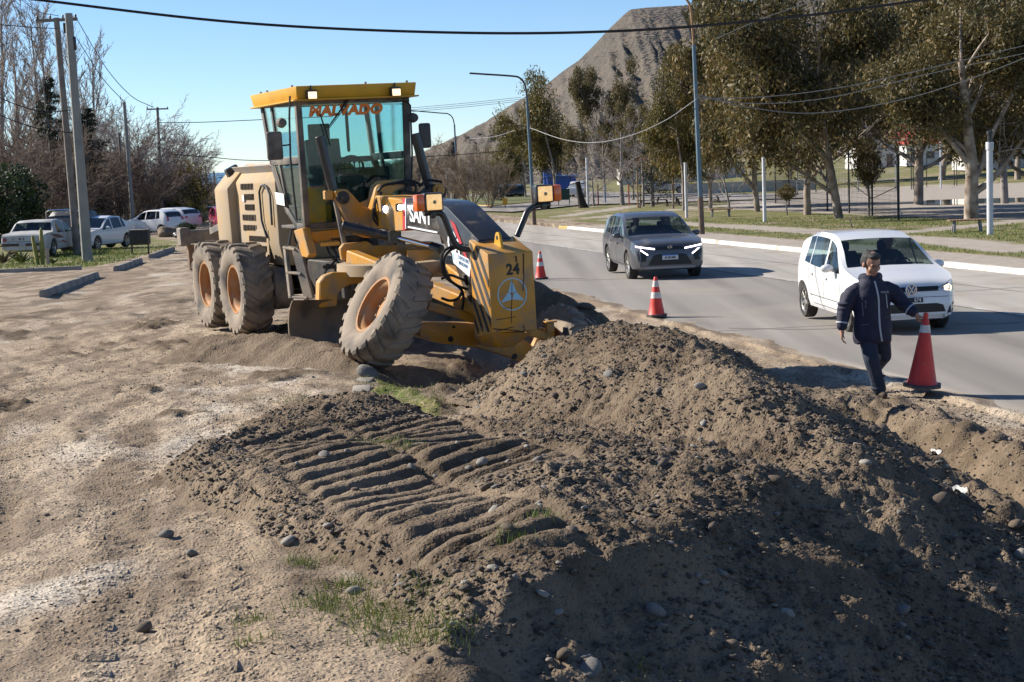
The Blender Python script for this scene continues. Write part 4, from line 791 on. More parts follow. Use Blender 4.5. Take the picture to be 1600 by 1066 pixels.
def gwheel(c, out, up, spin):
    """wheel with its outer face along out"""
    z = Vector(out).normalized(); y = Vector(up); y = (y - z * y.dot(z)).normalized(); x = y.cross(z)
    Mx = Matrix((x, y, z)).transposed().to_4x4(); Mx.translation = Vector(c); Mx = Mx @ Matrix.Rotation(spin, 4, 'Z')
    w = link('wheel', RMm, None, grader); w.matrix_local = Mx
    link('tyre', TM, None, w); link('hub', HUBm, None, w)
for sy in (-1, 1):
    for sx in (-.775, .775): gwheel((sx, sy * 1.07, .675), (0, sy, 0), (0, 0, 1), rnd.uniform(0, 6))
le = R(31); upv = (0, math.sin(le), math.cos(le)); outv = (0, -math.cos(le), math.sin(le))
RWC = Vector((6.1, -1.0, .66)); LWC = Vector((6.1, 1.14, -.13))
gwheel(RWC, outv, upv, .4); gwheel(LWC, tuple(-c for c in outv), upv, 1.1)

# ---- rear: tandem cases, chassis, hood
for sy in (-1, 1):
    b = MB(); pl = [(1.12 + .3 * math.cos(t), .66 + .3 * math.sin(t)) for t in np.linspace(-math.pi / 2, math.pi / 2, 9)] + [(-1.12 + .3 * math.cos(t), .66 + .3 * math.sin(t)) for t in np.linspace(math.pi / 2, 1.5 * math.pi, 9)]
    b.prism(pl, 1, sy * .55, sy * .83); part('tandem_case', b, GY, bevel=.03)
b = MB(); b.box((-.2, 0, .80), (3.2, .9, .35)); b.cyl((0, -.6, .66), (0, .6, .66), .2); b.box((2.2, 0, .82), (1.7, .75, .5)); part('chassis', b, DK, bevel=.02)
b = MB()
b.prism([(-.62, .98), (.62, .98), (.68, 1.3), (.68, 2.2), (.47, 2.46), (-.47, 2.46), (-.68, 2.2), (-.68, 1.3)], 0, -.75, 1.25); hood = part('engine_hood', b, Y2, bevel=.03, seg=2)
b = MB(); b.prism([(-.80, .98), (.80, .98), (.82, 2.12), (.55, 2.42), (-.55, 2.42), (-.82, 2.12)], 0, -1.45, -.72); part('radiator_housing', b, Y2, bevel=.035, seg=2)
b = MB(); b.prism([(-.46, 2.452), (.46, 2.452), (.44, 2.49), (-.44, 2.49)], 0, -.9, 1.2); b.box((.0, -.575, 2.345), (1.9, .012, .25), Matrix.Rotation(R(39), 3, 'X')); part('hood_top', b, HOODTOP, hood, bevel=.01)
gr_m = mat('hood_grille', (.05, .038, .026), (.10, .075, .05), 30, .8)
for i in range(5):
    z0 = 2.14 - i * .155; x0 = -.42 + (0 if i in (0, 3, 4) else .16); g = MB(); n = 8
    g.box(((x0 + .2) / 2, -.684, z0), (.2 - x0 + (.05 if i > 2 else 0), .012, .085))
    for k in range(n): g.box((x0 + (.2 - x0) * (k + .5) / n, -.694, z0), (.012, .016, .085), Matrix.Rotation(R(14), 3, 'Y'))
    part('vent_grille', g, gr_m, hood, 0)
for i in range(2):
    g = MB(); z0 = 1.36 - i * .14; g.box((.27, -.684, z0), (.86, .012, .085))
    for k in range(16): g.box((-.13 + .054 * k, -.694, z0), (.012, .016, .085), Matrix.Rotation(R(14), 3, 'Y'))
    part('vent_grille', g, gr_m, hood, 0)
g = MB(); g.box((.27, -.683, 1.28), (1.05, .014, .44)); part('lower_hatch', g, Y2, hood, .006)
g = MB(); g.tube([LG(*p, 1, -.71) for p in [(417, 372), (409, 345), (405, 300), (408, 291), (413, 289)]] + [LG(417, 293, 1, -.71)] + [LG(*p, 1, -.71) for p in [(422, 305), (425, 352)]], .017, 8); part('grab_rail', g, BK, hood, 0)
g = MB(); p = LG(380, 310, 1, -.70); g.box(p, (.1, .01, .09)); part('warning_sticker', g, WHT, hood, 0)
# small dark lamp standing on the rear of the hood
g = MB(); p = LG(363, 268, 1, -.6); g.box(p, (.14, .2, .15), Matrix.Rotation(R(25), 3, 'X')); g.cyl((p[0], p[1] + .05, p[2] - .02), (p[0], p[1] + .16, p[2] - .16), .02); part('rear_lamp', g, BK, bevel=.012)
# ripper beam behind
g = MB(); a = LG(289, 371, 0, -2.7); c = LG(362, 364, 0, -2.2)
g.bar((-2.7, a[1], a[2]), (-2.5, .9, c[2] - .03), .20, .22); g.box((-2.72, a[1] - .02, a[2] + .01), (.26, .16, .30)); part('ripper_beam', g, GY, bevel=.02)
g = MB(); q = [LG(*p_, 0, -2.75) for p_ in [(293, 382), (303, 382), (303, 410), (308, 418), (302, 424), (297, 420)]]
g.prism([(p_[1], p_[2]) for p_ in q], 0, -2.85, -2.72); part('ripper_shank', g, mat('rusty_steel', (.16, .09, .055), (.24, .16, .11), 8, .85), bevel=.008)
g = MB(); q = [LG(*p_, 1, -.6) for p_ in [(357, 372), (354, 320), (358, 313), (366, 318), (368, 372)]]
g.prism([(p_[0], p_[2]) for p_ in q], 1, -.66, -.56); g.bar((-2.5, -.6, 1.42), (-1.6, -.6, 1.55), .12, .12); part('ripper_bracket', g, GY, bevel=.015)

# ---- cab
cabm = mat('cab_grey', (.055, .052, .050), (.085, .078, .070), 6, .65, dust=(.21, .175, .135), dustamt=.28, dscale=3.5)
CW = .775
def cab_y(z): return CW - .02 * (3.25 - z)
side_bars = [((1.24, 3.30), (1.47, 2.45), .10), ((1.47, 2.45), (1.93, 1.82), .10), ((1.93, 1.82), (2.35, 1.58), .09), ((2.35, 1.58), (2.70, 1.57), .09), ((1.68, 3.28), (1.80, 2.50), .07), ((1.80, 2.50), (2.00, 1.86), .06),
             ((1.47, 2.47), (2.74, 2.47), .10), ((1.24, 3.27), (2.78, 3.22), .07)]
cab = MB()
for sy in (-1, 1):
    for (x0, z0), (x1, z1), w in side_bars: cab.bar((x0, sy * cab_y(z0), z0), (x1, sy * cab_y(z1), z1), .05, w, up=(0, sy, 0) if False else (0, 0, 1)) if abs(x1 - x0) > abs(z1 - z0) else cab.bar((x0, sy * cab_y(z0), z0), (x1, sy * cab_y(z1), z1), w, .05, up=(0, 1, 0))
    cab.bar((2.81, sy * CW, 3.26), (2.73, sy * (CW - .03), 1.56), .085, .085, up=(0, 1, 0))
cab.bar((1.26, -CW, 3.27), (1.26, CW, 3.27), .06, .08); cab.bar((1.47, -CW, 2.45), (1.47, CW, 2.45), .06, .08); cab.bar((2.80, -CW, 3.235), (2.80, CW, 3.235), .07, .07); cab.bar((2.735, -CW, 1.575), (2.735, CW, 1.575), .07, .08)
cab.bar((1.95, -CW, 1.8), (1.95, CW, 1.8), .06, .08); cab.box((2.15, 0, 1.56), (1.2, 1.45, .05))
cabo = part('cab_frame', cab, cabm, bevel=.014, seg=2)
def pane(nm, pts, m=GLG, par=None):
    b = MB(); n = len(pts); nv = (Vector(pts[1]) - Vector(pts[0])).cross(Vector(pts[2]) - Vector(pts[0])).normalized() * .004
    b.add([Vector(p) - nv for p in pts] + [Vector(p) + nv for p in pts], [tuple(range(n - 1, -1, -1)), tuple(range(n, 2 * n))] + [(i, (i + 1) % n, n + (i + 1) % n, n + i) for i in range(n)]); return part(nm, b, m, par or cabo, 0, smooth=0)
pane('windshield', [(2.805, -CW + .03, 3.21), (2.805, CW - .03, 3.21), (2.735, CW - .05, 1.61), (2.735, -CW + .05, 1.61)])
pane('rear_window', [(1.27, -CW + .05, 3.24), (1.27, CW - .05, 3.24), (1.47, CW - .06, 2.49), (1.47, -CW + .06, 2.49)])
pane('lower_rear_window', [(1.50, -CW + .06, 2.41), (1.50, CW - .06, 2.41), (1.93, CW - .08, 1.85), (1.93, -CW + .08, 1.85)])
for sy in (-1, 1):
    yy = lambda z: sy * (cab_y(z) + .004)
    for q in ([(1.30, 3.24), (1.66, 3.23), (1.77, 2.53), (1.52, 2.53)], [(1.74, 3.22), (2.75, 3.18), (2.72, 2.53), (1.84, 2.53)], [(1.55, 2.40), (1.78, 2.40), (1.93, 1.95), (1.88, 1.93)], [(1.86, 2.40), (2.70, 2.40), (2.67, 1.63), (2.37, 1.63), (2.05, 1.84)]):
        pane('side_window', [(x, yy(z), z) for x, z in q])
# solid lower corner panel and the sticker on it
for sy in (-1, 1):
    pane('corner_panel', [(x, sy * (cab_y(z) + .012), z) for x, z in [(1.40, 2.46), (1.60, 2.46), (1.98, 1.86), (1.93, 1.80)]], cabm)
g = MB(); q = [LG(*p, 1, -.80) for p in [(429, 300), (443, 303), (445, 322), (432, 319)]]; g.add(q, [(0, 1, 2, 3)]); dec = part('door_sticker', g, WHT, bevel=0, smooth=0)
for i in range(4): a = q[0] + (q[3] - q[0]) * (.25 + .17 * i); c = q[1] + (q[2] - q[1]) * (.25 + .17 * i); g = MB(); g.bar(a + (c - a) * .4, a + (c - a) * .92, .012, .008, up=(0, 1, 0)); part('sticker_line', g, LBL, dec, 0)
# roof
g = MB(); lo_p = [(1.06, -.87), (2.98, -.87), (2.98, .87), (1.06, .87)]; hi_p = [(1.0, -.90), (3.03, -.885), (3.03, .885), (1.0, .90)]
g.add([(x, y * .97, 3.255) for x, y in lo_p] + [(x, y * .97, 3.435) for x, y in hi_p], [(3, 2, 1, 0), (4, 5, 6, 7), (0, 1, 5, 4), (1, 2, 6, 5), (2, 3, 7, 6), (3, 0, 4, 7)]); roof = part('roof', g, YR, bevel=.015, seg=2)
g = MB(); g.box((2.02, 0, 3.252), (2.02, 1.77, .02)); part('roof_lip', g, YR, roof, .004)
for x, y in ((1.3, -.8), (2.7, -.8), (2.95, .15), (2.95, .75), (1.6, -.8)): g = MB(); g.cyl((x, y, 3.43), (x, y, 3.465), .016, n=8); part('bolt', g, GY, roof, 0)
for y in (-.66, .53):
    g = MB(); g.box((3.05, y, 3.315), (.09, .145, .12)); g.cyl((3.04, y, 3.36), (3.04, y, 3.44), .012); l = part('roof_lamp', g, BK, roof, .015, 2)
    g = MB(); g.box((3.098, y, 3.305), (.012, .118, .09)); part('lens', g, mat('roof_lamp_lens', (1, .86, .62), rough=.15, emit=.9, emitcol=(1, .72, .40)), l, .02, 2)
text_mesh('windshield_lettering', 'MALVADO', .185, ORG, grader, axes((2.816, -.10, 3.10), (0, 1, 0), (.044, 0, 1)) @ Matrix(((1, .22, 0, 0), (0, 1, 0, 0), (0, 0, 1, 0), (0, 0, 0, 1))), .001, 1.16, 1.03, .011)
g = MB(); pts = [LG(*p, 0, 2.86) for p in [(548, 146), (534, 170), (512, 200)]]; g.tube(pts, [.025, .014, .008], 6); g.tube([LG(500, 178, 0, 2.85), LG(509, 205, 0, 2.85), LG(516, 228, 0, 2.84)], .011, 6); g.tube([LG(551, 146, 0, 2.86), LG(538, 170, 0, 2.86), LG(510, 206, 0, 2.85)], .006, 5); part('wiper', g, BLK, cabo, 0)
# interior
seatm = mat('seat_fabric', (.10, .095, .09), (.14, .13, .12), 14, .9, dust=(.22, .19, .15), dustamt=.3)
g = MB(); g.box((1.95, -.08, 2.05), (.5, .52, .16)); g.box((1.70, -.08, 2.42), (.14, .5, .66), Matrix.Rotation(R(-8), 3, 'Y')); g.box((1.64, -.1, 2.86), (.1, .3, .22)); g.box((1.66, -.02, 2.76), (.03, .04, .2)); g.box((1.95, -.08, 1.8), (.36, .36, .4)); g.box((1.97, -.37, 2.24), (.4, .08, .06)); g.box((1.97, .22, 2.24), (.4, .08, .06)); part('operator_seat', g, seatm, bevel=.04, seg=2)
g = MB(); g.box((2.5, .05, 1.85), (.18, .26, .6), Matrix.Rotation(R(12), 3, 'Y')); g.box((2.48, .05, 2.18), (.22, .42, .14)); g.box((2.1, .48, 1.95), (.9, .22, .75)); g.box((1.40, .42, 2.9), (.05, .05, .7)); part('control_console', g, DK, bevel=.03)
g = MB(); pts = [(2.42 + .05 * math.sin(t), .05 + .19 * math.cos(t), 2.32 + .17 * math.sin(t)) for t in np.linspace(0, 2 * math.pi, 21)]; g.tube(pts, .016, 6); g.bar((2.42, -.13, 2.32), (2.42, .23, 2.32), .03, .02); part('steering_wheel', g, BLK, bevel=0)
for i in range(6): g = MB(); g.cyl((2.55, -.2 + .07 * i, 2.1), (2.5, -.22 + .075 * i, 2.38), .008); g.ball((2.5, -.22 + .075 * i, 2.4), .02, 6, 5); part('control_lever', g, BLK, bevel=0)
g = MB(); g.box((2.55, -.52, 1.85), (.06, .28, .5)); g.box((2.3, -.45, 1.72), (.3, .35, .25)); part('cab_inner_panel', g, Y1, bevel=.015)
# mirrors and their bars
g = MB(); g.tube([LG(*p, 0, 2.95) for p in [(453, 150), (452, 185), (454, 250), (459, 300), (464, 344), (470, 343)]], .014, 6); mb = part('mirror_bar', g, BLK, bevel=0)
def mirror(par, c, w, h, rnd_=False):
    g = MB()
    if rnd_: g.cyl((c[0] - .05, c[1], c[2]), (c[0] + .03, c[1], c[2]), w / 2, w / 2.6, 20)
    else: g.box(c, (.075, w, h))
    return part('mirror', g, cabm, par, .03 if not rnd_ else .01, 3)
mirror(mb, LG(429, 228, 0, 3.0), .215, .37); mirror(mb, LG(441, 192, 0, 2.97), .14, .14, True); g = MB(); g.bar(LG(440, 228, 0, 2.98), LG(454, 226, 0, 2.96), .02, .02); part('mirror_clamp', g, BLK, mb, 0)
g = MB(); g.tube([LG(*p, 0, 2.95) for p in [(625, 158), (636, 159), (641, 165), (642, 190), (644, 240), (643, 283)]], .013, 6); mb2 = part('mirror_bar', g, BLK, bevel=0)
mirror(mb2, LG(664, 212, 0, 3.0), .165, .34); mirror(mb2, LG(647, 184, 0, 2.97), .14, .14, True)
# under the cab
g = MB(); q = [LG(*p, 0, 2.78) for p in [(478, 363), (538, 357), (541, 377), (496, 381)]]; g.prism([(p[1], p[2]) for p in q], 0, 2.62, 2.80); part('cab_skirt', g, Y1, bevel=.01)
g = MB(); q = [LG(*p, 1, -.8) for p in [(463, 360), (476, 356), (487, 398), (484, 403), (476, 401)]]; g.prism([(p[0], p[2]) for p in q], 1, -.84, -.72); part('side_bracket', g, Y1, bevel=.01)
g = MB(); g.box((2.75, -.1, 1.33), (.1, .7, .16)); part('valve_block', g, DK, bevel=.01)
for i in range(7): p = LG(501 + 4.2 * i, 380 - .3 * i, 0, 2.86); g = MB(); g.cyl((2.8, p[1], p[2]), (2.92, p[1], p[2] - .02), .028, n=8); part('hydraulic_fitting', g, mat('brass_cap', (.55, .32, .08), rough=.5), bevel=0)
for i in range(9):
    y0 = rnd.uniform(-.55, .4); g = MB(); g.tube(bend([(2.85, y0, 1.36), (3.0, y0 + rnd.uniform(-.15, .15), 1.15), (2.95, y0 + rnd.uniform(-.3, .3), .95), (2.8, y0 + rnd.uniform(-.3, .3), .85)]), .016, 6); part('hose', g, RBH, bevel=0)
g = MB(); g.cyl((2.9, -.35, .95), (3.05, -.35, .95), .09); g.cyl((2.6, -.5, 1.02), (3.0, -.1, 1.05), .05); g.box((2.9, .1, .85), (.5, .8, .3)); part('transmission', g, DK, bevel=.015)
# access ladder
q0 = [LG(*p, 0, 2.3) for p in [(448, 383), (454, 466), (484, 470), (472, 386)]]
g = MB(); g.bar(LG(446, 385, 0, 2.2), LG(455, 466, 0, 2.35), .05, .16); g.bar(LG(464, 388, 0, 2.55), LG(484, 468, 0, 2.7), .05, .17)
for t in (.02, .5, .97): a = LG(446, 385, 0, 2.2) * (1 - t) + LG(455, 466, 0, 2.35) * t; c = LG(464, 388, 0, 2.55) * (1 - t) + LG(484, 468, 0, 2.7) * t; g.bar(a, c, .10, .035)
lad = part('access_ladder', g, GY, bevel=.008)
g = MB(); g.tube([LG(*p, 0, 2.4) for p in [(451, 384), (455, 360), (460, 357), (462, 376), (468, 386)]], .02, 6); g.tube([LG(*p, 0, 2.6) for p in [(466, 388), (468, 368), (473, 362), (478, 372)]], .02, 6); part('handrail', g, BK, lad, 0)

# ---- front frame
NY = .10
g = MB(); g.prism([(2.6, 1.42), (4.62, 1.50), (4.62, 1.90), (3.7, 1.95), (2.6, 1.80)], 1, NY - .20, NY + .20); part('frame_rear', g, Y1, bevel=.015)
g = MB(); g.prism([(4.62, 1.53), (5.72, 1.47), (6.05, 1.22), (6.45, .72), (6.84, .60), (6.84, 1.43), (6.02, 1.80), (5.75, 1.86), (4.62, 1.905)], 1, NY - .21, NY + .21); neck = part('gooseneck', g, BK, bevel=.018, seg=2)
ns = NY - .2145
g = MB(); g.prism([(4.60, 1.51), (4.68, 1.51), (4.74, 1.915), (4.66, 1.915)], 1, ns - .003, NY + .22); part('red_stripe', g, RED, neck, 0); g = MB(); g.prism([(4.69, 1.53), (4.71, 1.53), (4.77, 1.91), (4.75, 1.91)], 1, ns - .003, NY + .22); part('white_stripe', g, WHT, neck, 0)
text_mesh('maker_lettering', 'SANY', .26, WHT, neck, axes((5.20, ns - .001, 1.69), (1, 0, -.06), (.06, 0, 1)), .002, 1.05, 1.0, .008)
text_mesh('model_lettering', 'C8', .36, WHT, neck, axes((6.16, ns - .001, 1.36), (1, 0, -.50), (.42, 0, 1)), .002, .9, 1.0, .006)
g = MB(); g.prism([(6.10, 1.66), (6.24, 1.60), (6.62, 1.10), (6.66, .99), (6.60, 1.01), (6.50, 1.17)], 1, ns - .004, ns + .01); part('red_stripe', g, RED, neck, 0)
g = MB(); g.bar((4.78, ns - .001, 1.555), (5.70, ns - .001, 1.50), .006, .02); part('white_line', g, WHT, neck, 0)
q = [LG(*p, 1, ns - .006) for p in [(706, 391), (737, 407), (734, 433), (709, 411)]]; g = MB(); g.add(q + [p + np.array([0, -.004, 0]) for p in q], [(0, 1, 2, 3), (7, 6, 5, 4), (0, 4, 5, 1), (1, 5, 6, 2), (2, 6, 7, 3), (3, 7, 4, 0)]); sg = part('city_sign', g, WHT, neck, 0, smooth=0)
ctr = (q[0] + q[1] + q[2] + q[3]) / 4; xd = q[1] - q[0]; yd = q[0] - q[3]
text_mesh('sign_lettering', 'COMODORO\nRIVADAVIA', .062, mat('blue_print', (.05, .18, .36), rough=.5), sg, axes(ctr + xd * .12 + yd * .12 + np.array([0, -.006, 0]), xd, yd), .001, .85, .95)
a = q[0] * .93 + q[1] * .07; c = q[3] * .93 + q[2] * .07; g = MB(); g.bar(a * .8 + c * .2 + np.array([0, -.005, 0]), a * .35 + c * .65 + np.array([0, -.005, 0]), .03, .004, up=(0, 1, 0)); part('city_emblem', g, LBL, sg, 0)
# counterweight block with the fleet number
PX = 7.20; yl, yr = NY - .27, NY + .295
g = MB(); g.add([(PX, yl, .40), (PX, yr, .38), (PX, yr, 1.275), (PX, yl, 1.285), (6.72, yl - .005, .31), (6.72, yr, .31), (6.72, yr, 1.44), (6.72, yl - .005, 1.44)], [(0, 1, 2, 3), (5, 4, 7, 6), (4, 0, 3, 7), (1, 5, 6, 2), (3, 2, 6, 7), (4, 5, 1, 0)]); cw = part('counterweight', g, Y1, bevel=.012, seg=2)
g = MB(); g.add([(PX - .02, yl, .40), (PX - .02, yr - .05, .36), (PX - .12, yr - .25, .20), (PX - .1, yl + .1, .22), (6.75, yl, .31), (6.75, yr, .31), (6.75, yr - .2, .2), (6.75, yl + .1, .2)], [(0, 1, 2, 3), (4, 7, 6, 5), (0, 3, 7, 4), (1, 5, 6, 2), (3, 2, 6, 7)]); part('lower_lip', g, Y1, cw, .008)
g = MB(); g.prism([(6.97 - .10, 1.36), (6.97 + .10, 1.33), (6.97 + .06, 1.47), (6.97 + .03, 1.51), (6.97 - .03, 1.51), (6.97 - .06, 1.47)], 1, NY - .035, NY + .0); part('lifting_eye', g, YR, cw, .008)
g = MB(); g.cyl((6.97, NY - .04, 1.45), (6.97, NY + .006, 1.45), .025, n=12); part('eye_hole', g, BLK, cw, 0)
nf = PX + .003
text_mesh('fleet_number', '24', .17, BLK, cw, axes((nf, NY + .03, 1.09), (0, 1, 0), (0, 0, 1)), .001, .95, 1.05, .006)
lc = (NY + .005, .815); g = MB(); n = 40; ro, ri = .185, .172
g.add([(nf, lc[0] + r_ * math.cos(2 * math.pi * i / n), lc[1] + r_ * math.sin(2 * math.pi * i / n)) for r_ in (ro, ri) for i in range(n)], [(i, (i + 1) % n, n + (i + 1) % n, n + i) for i in range(n)])
for k in range(3):
    a = math.pi / 2 + k * 2 * math.pi / 3; tip = (lc[0] + .168 * math.cos(a), lc[1] + .168 * math.sin(a)); P_ = lambda r_, t: (nf, lc[0] + r_ * math.cos(a + t), lc[1] + r_ * math.sin(a + t))
    g.add([(nf, *tip), P_(.058, 1.05), P_(.012, 0), P_(.058, -1.05)], [(0, 1, 2, 3)])
part('maker_emblem', g, LBL, cw, 0, smooth=0)
g = MB()
for t in (LG(*p, 0, nf) for p in ()): pass
for a, c, w in (((806, 400), (807, 410), .02), ((818, 396), (818, 428), .016), ((819, 428), (817, 455), .010), ((800, 437), (799, 505), .008), ((775, 500), (806, 495), .008), ((787, 482), (799, 481), .006), ((770, 514), (812, 517), .012), ((775, 518), (802, 511), .010), ((818, 508), (820, 519), .010)): g.bar(LG(*a, 0, nf - .001), LG(*c, 0, nf - .001), w, .003, up=(1, 0, 0))
part('scratches', g, mat('scraped_primer', (.06, .03, .018), (.10, .05, .03), 20, .8), cw, 0)
# hazard stripes on the block's side
for k in range(6):
    z0 = 1.44 - .22 * k; pl = []
    x0, x1 = 6.745, PX - .015
    top = lambda x: 1.43 - (x - 6.72) / .48 * .15 - .01; bot = lambda x: .33 + (x - 6.72) / .48 * .085
    lines = [(z0 + .0, -1.55), (z0 - .105, -1.55)]; xs = np.linspace(x0, x1, 9); up_ = []; dn_ = []
    for x in xs:
        za = min(top(x), lines[0][0] + .25 + lines[0][1] * (x - x0)); zb_ = max(bot(x), lines[1][0] + .25 + lines[1][1] * (x - x0))
        if za - zb_ > .002: up_.append((x, za)); dn_.append((x, zb_))
    if len(up_) > 1:
        g = MB(); yq = yl - .006; m_ = len(up_); g.add([(x, yq, z) for x, z in up_] + [(x, yq, z) for x, z in dn_], [(i, i + 1, m_ + i + 1, m_ + i) for i in range(m_ - 1)]); part('hazard_stripe', g, mat('stripe_black', (.03, .03, .03), (.06, .055, .05), 12, .7), cw, 0, smooth=0)
# lamp bars
def lampbar(pts, xs, lampc, side):
    g = MB(); P_ = [LG(*p, 0, x) for p, x in zip(pts, xs)]; P2 = []
    for i in range(len(P_) - 1):
        for t in np.linspace(0, 1, 5)[:-1]:
            p0 = P_[max(i - 1, 0)]; p1 = P_[i]; p2 = P_[i + 1]; p3 = P_[min(i + 2, len(P_) - 1)]
            P2.append(.5 * ((2 * p1) + (-p0 + p2) * t + (2 * p0 - 5 * p1 + 4 * p2 - p3) * t * t + (-p0 + 3 * p1 - 3 * p2 + p3) * t ** 3))
    g.tube(P2 + [P_[-1]], .036, 12); lb = part('lamp_bar', g, BK, bevel=0)
    c = LG(*lampc, 0, xs[-1] + .05); g = MB(); g.box(c, (.13, .235, .215)); g.box((c[0], c[1], c[2] - .14), (.07, .07, .09)); l = part('headlamp', g, BK, lb, .025, 2)
    g = MB(); g.box((c[0] + .064, c[1] - side * .0, c[2]), (.02, .185, .175)); part('lens', g, LENS, l, .03, 3)
    g = MB(); g.cyl((c[0] + .07, c[1], c[2]), (c[0] + .079, c[1], c[2]), .022, n=12); part('bulb_cap', g, LENSC, l, 0)
    g = MB(); g.box((c[0] + .01, c[1] + side * .165, c[2]), (.12, .10, .19)); part('indicator', g, AMB, l, .018, 2)
lampbar([(738, 391), (716, 386), (704, 366), (694, 341), (686, 333), (662, 333)], [6.72, 6.7, 6.7, 6.7, 6.7, 6.68], (675, 316), -1)
lampbar([(808, 369), (818, 345), (824, 331), (834, 323), (846, 320), (858, 321)], [6.72, 6.7, 6.7, 6.7, 6.7, 6.68], (848, 303), 1)

# ---- lift gear on the frame: saddle, arms, cylinders
g = MB(); q = [LG(*p, 0, 3.55) for p in [(583, 372), (577, 325), (583, 292), (593, 283), (625, 280), (628, 292), (610, 300), (600, 325), (612, 365)]]
g.prism([(p[1], p[2]) for p in q], 0, 3.42, 3.68); part('saddle', g, Y1, bevel=.02)
g = MB(); q = [LG(*p, 0, 3.45) for p in [(520, 299), (527, 295), (538, 296), (546, 303), (562, 322), (592, 332), (606, 345), (600, 366), (570, 372), (545, 362), (538, 347), (522, 312)]]
g.prism([(p[1], p[2]) for p in q], 0, 3.38, 3.56); part('lift_arm', g, Y1, bevel=.015)
p = LG(536, 309, 0, 3.57); g = MB(); g.cyl((3.5, p[1], p[2]), (3.60, p[1], p[2]), .085, n=20); g.cyl((3.6, p[1], p[2]), (3.63, p[1], p[2]), .045, n=12); part('arm_pin', g, DK, bevel=.008)
g = MB(); q = [LG(*p_, 0, 3.45) for p_ in [(612, 318), (622, 297), (656, 301), (672, 288), (686, 287), (694, 296), (692, 308), (682, 314), (655, 322), (640, 332)]]
g.prism([(p_[1], p_[2]) for p_ in q], 0, 3.38, 3.56); part('lift_arm', g, DK, bevel=.015)
p = LG(685, 297, 0, 3.57); g = MB(); g.cyl((3.5, p[1], p[2]), (3.60, p[1], p[2]), .085, n=20); g.cyl((3.6, p[1], p[2]), (3.63, p[1], p[2]), .045, n=12); part('arm_pin', g, Y1, bevel=.008)
g = MB(); a = LG(499, 213, 0, 3.42); c = LG(521, 300, 0, 3.42); g.cyl(a, c, .062, n=16); cy1 = part('lift_cylinder', g, BK, bevel=.008); g = MB(); e = LG(538, 382, 0, 3.5); g.cyl(c, e, .034, n=10); part('rod', g, GY, cy1, 0)
g = MB(); g.box(LG(513, 305, 0, 3.44), (.1, .12, .12)); part('cylinder_collar', g, Y1, cy1, .012)
g = MB(); a = LG(648, 209, 0, 3.42); c = LG(670, 291, 0, 3.42); g.cyl(a, c, .062, n=16); cy2 = part('lift_cylinder', g, BK, bevel=.008); g = MB(); e = LG(694, 380, 0, 3.4); g.cyl(c, e, .034, n=10); part('rod', g, GY, cy2, 0)
for pp in ([(590, 300), (600, 290), (625, 286), (650, 290)], [(586, 320), (583, 340), (592, 352), (604, 358)], [(636, 292), (642, 284), (650, 292), (648, 308)], [(596, 300), (586, 318), (588, 340), (600, 352)], [(655, 292), (668, 282), (690, 284)], [(612, 288), (640, 282), (660, 290)]):
    g = MB(); g.tube(bend([LG(*p_, 0, 3.72) for p_ in pp]), .018, 7); part('hose', g, RBH, bevel=0)
# side shift cylinder with bright rod
g = MB(); a = LG(536, 353, 0, 3.85); c = LG(614, 370, 0, 4.2); g.cyl(a, c, .068, n=16); g.box(c, (.2, .16, .16)); g.cyl(a, a + (c - a) * .02, .078, n=16); ssc = part('side_shift_cylinder', g, BK, bevel=.008); g = MB(); e = LG(674, 385, 0, 4.75); g.cyl(c, e, .032, n=12); part('rod', g, CHR, ssc, 0); g = MB(); g.cyl(e, LG(690, 390, 0, 4.9), .06); part('rod_end', g, BK, ssc, .006)
for i in range(5): g = MB(); p_ = LG(560 + 10 * i, 352 + 3 * i, 0, 3.95); g.ball(p_, .03, 8, 6); part('hydraulic_fitting', g, DK, bevel=0)
# lamp bracket
g = MB(); q = [LG(*p_, 0, 3.95) for p_ in [(601, 316), (624, 313), (632, 355), (608, 347), (600, 335)]]; g.prism([(p_[1], p_[2]) for p_ in q], 0, 3.90, 3.93); lbk = part('lamp_bracket', g, Y1, bevel=.004)
p = LG(603, 327, 0, 4.0); g = MB(); g.box(p, (.06, .12, .12)); wl = part('work_lamp', g, mat('alu', (.4, .4, .4), rough=.4, metal=1), lbk, .01); g = MB(); g.cyl((p[0] + .03, p[1], p[2]), (p[0] + .036, p[1], p[2]), .048, n=16); part('lens', g, LED, wl, 0)
p = LG(638, 326, 0, 4.66); g = MB(); g.box((4.62, NY - .25, 1.80), (.06, .09, .10)); wl = part('work_lamp', g, BK, bevel=.01); g = MB(); g.cyl((4.65, NY - .25, 1.80), (4.656, NY - .25, 1.80), .035, n=14); part('lens', g, LED, wl, 0)

# ---- drawbar, circle, blade
CC = LG(585, 405, 2, 1.10); CCx, CCy = 4.05, .0
g = MB(); g.lathe([(.78, .96), (.78, 1.10), (.70, 1.115), (.62, 1.10), (.62, .96)], (CCx, CCy, 0), n=56, close=False); g.add([], []); circ = part('circle_ring', g, Y2, bevel=0)
g = MB(); g.lathe([(.62, 1.04), (.3, 1.05), (.001, 1.05)], (CCx, CCy, 0), n=40, close=False); part('circle_plate', g, Y2, circ, 0)
g = MB(); k0 = LG(545, 388, 0, 4.0); 
g.prism([(-.62, 1.14), (-.64, 1.30), (-.58, 1.36), (-.25, 1.36), (-.18, 1.30), (.75, 1.27), (.75, 1.14)], 0, 3.62, 3.70); part('drawbar_crosshead', g, Y1, bevel=.012)
for sy in (-1, 1):
    g = MB(); g.bar((3.75, CCy + sy * .52, 1.19), (6.62, NY + sy * .10, .62), .15, .17); part('drawbar_beam', g, Y1, bevel=.014)
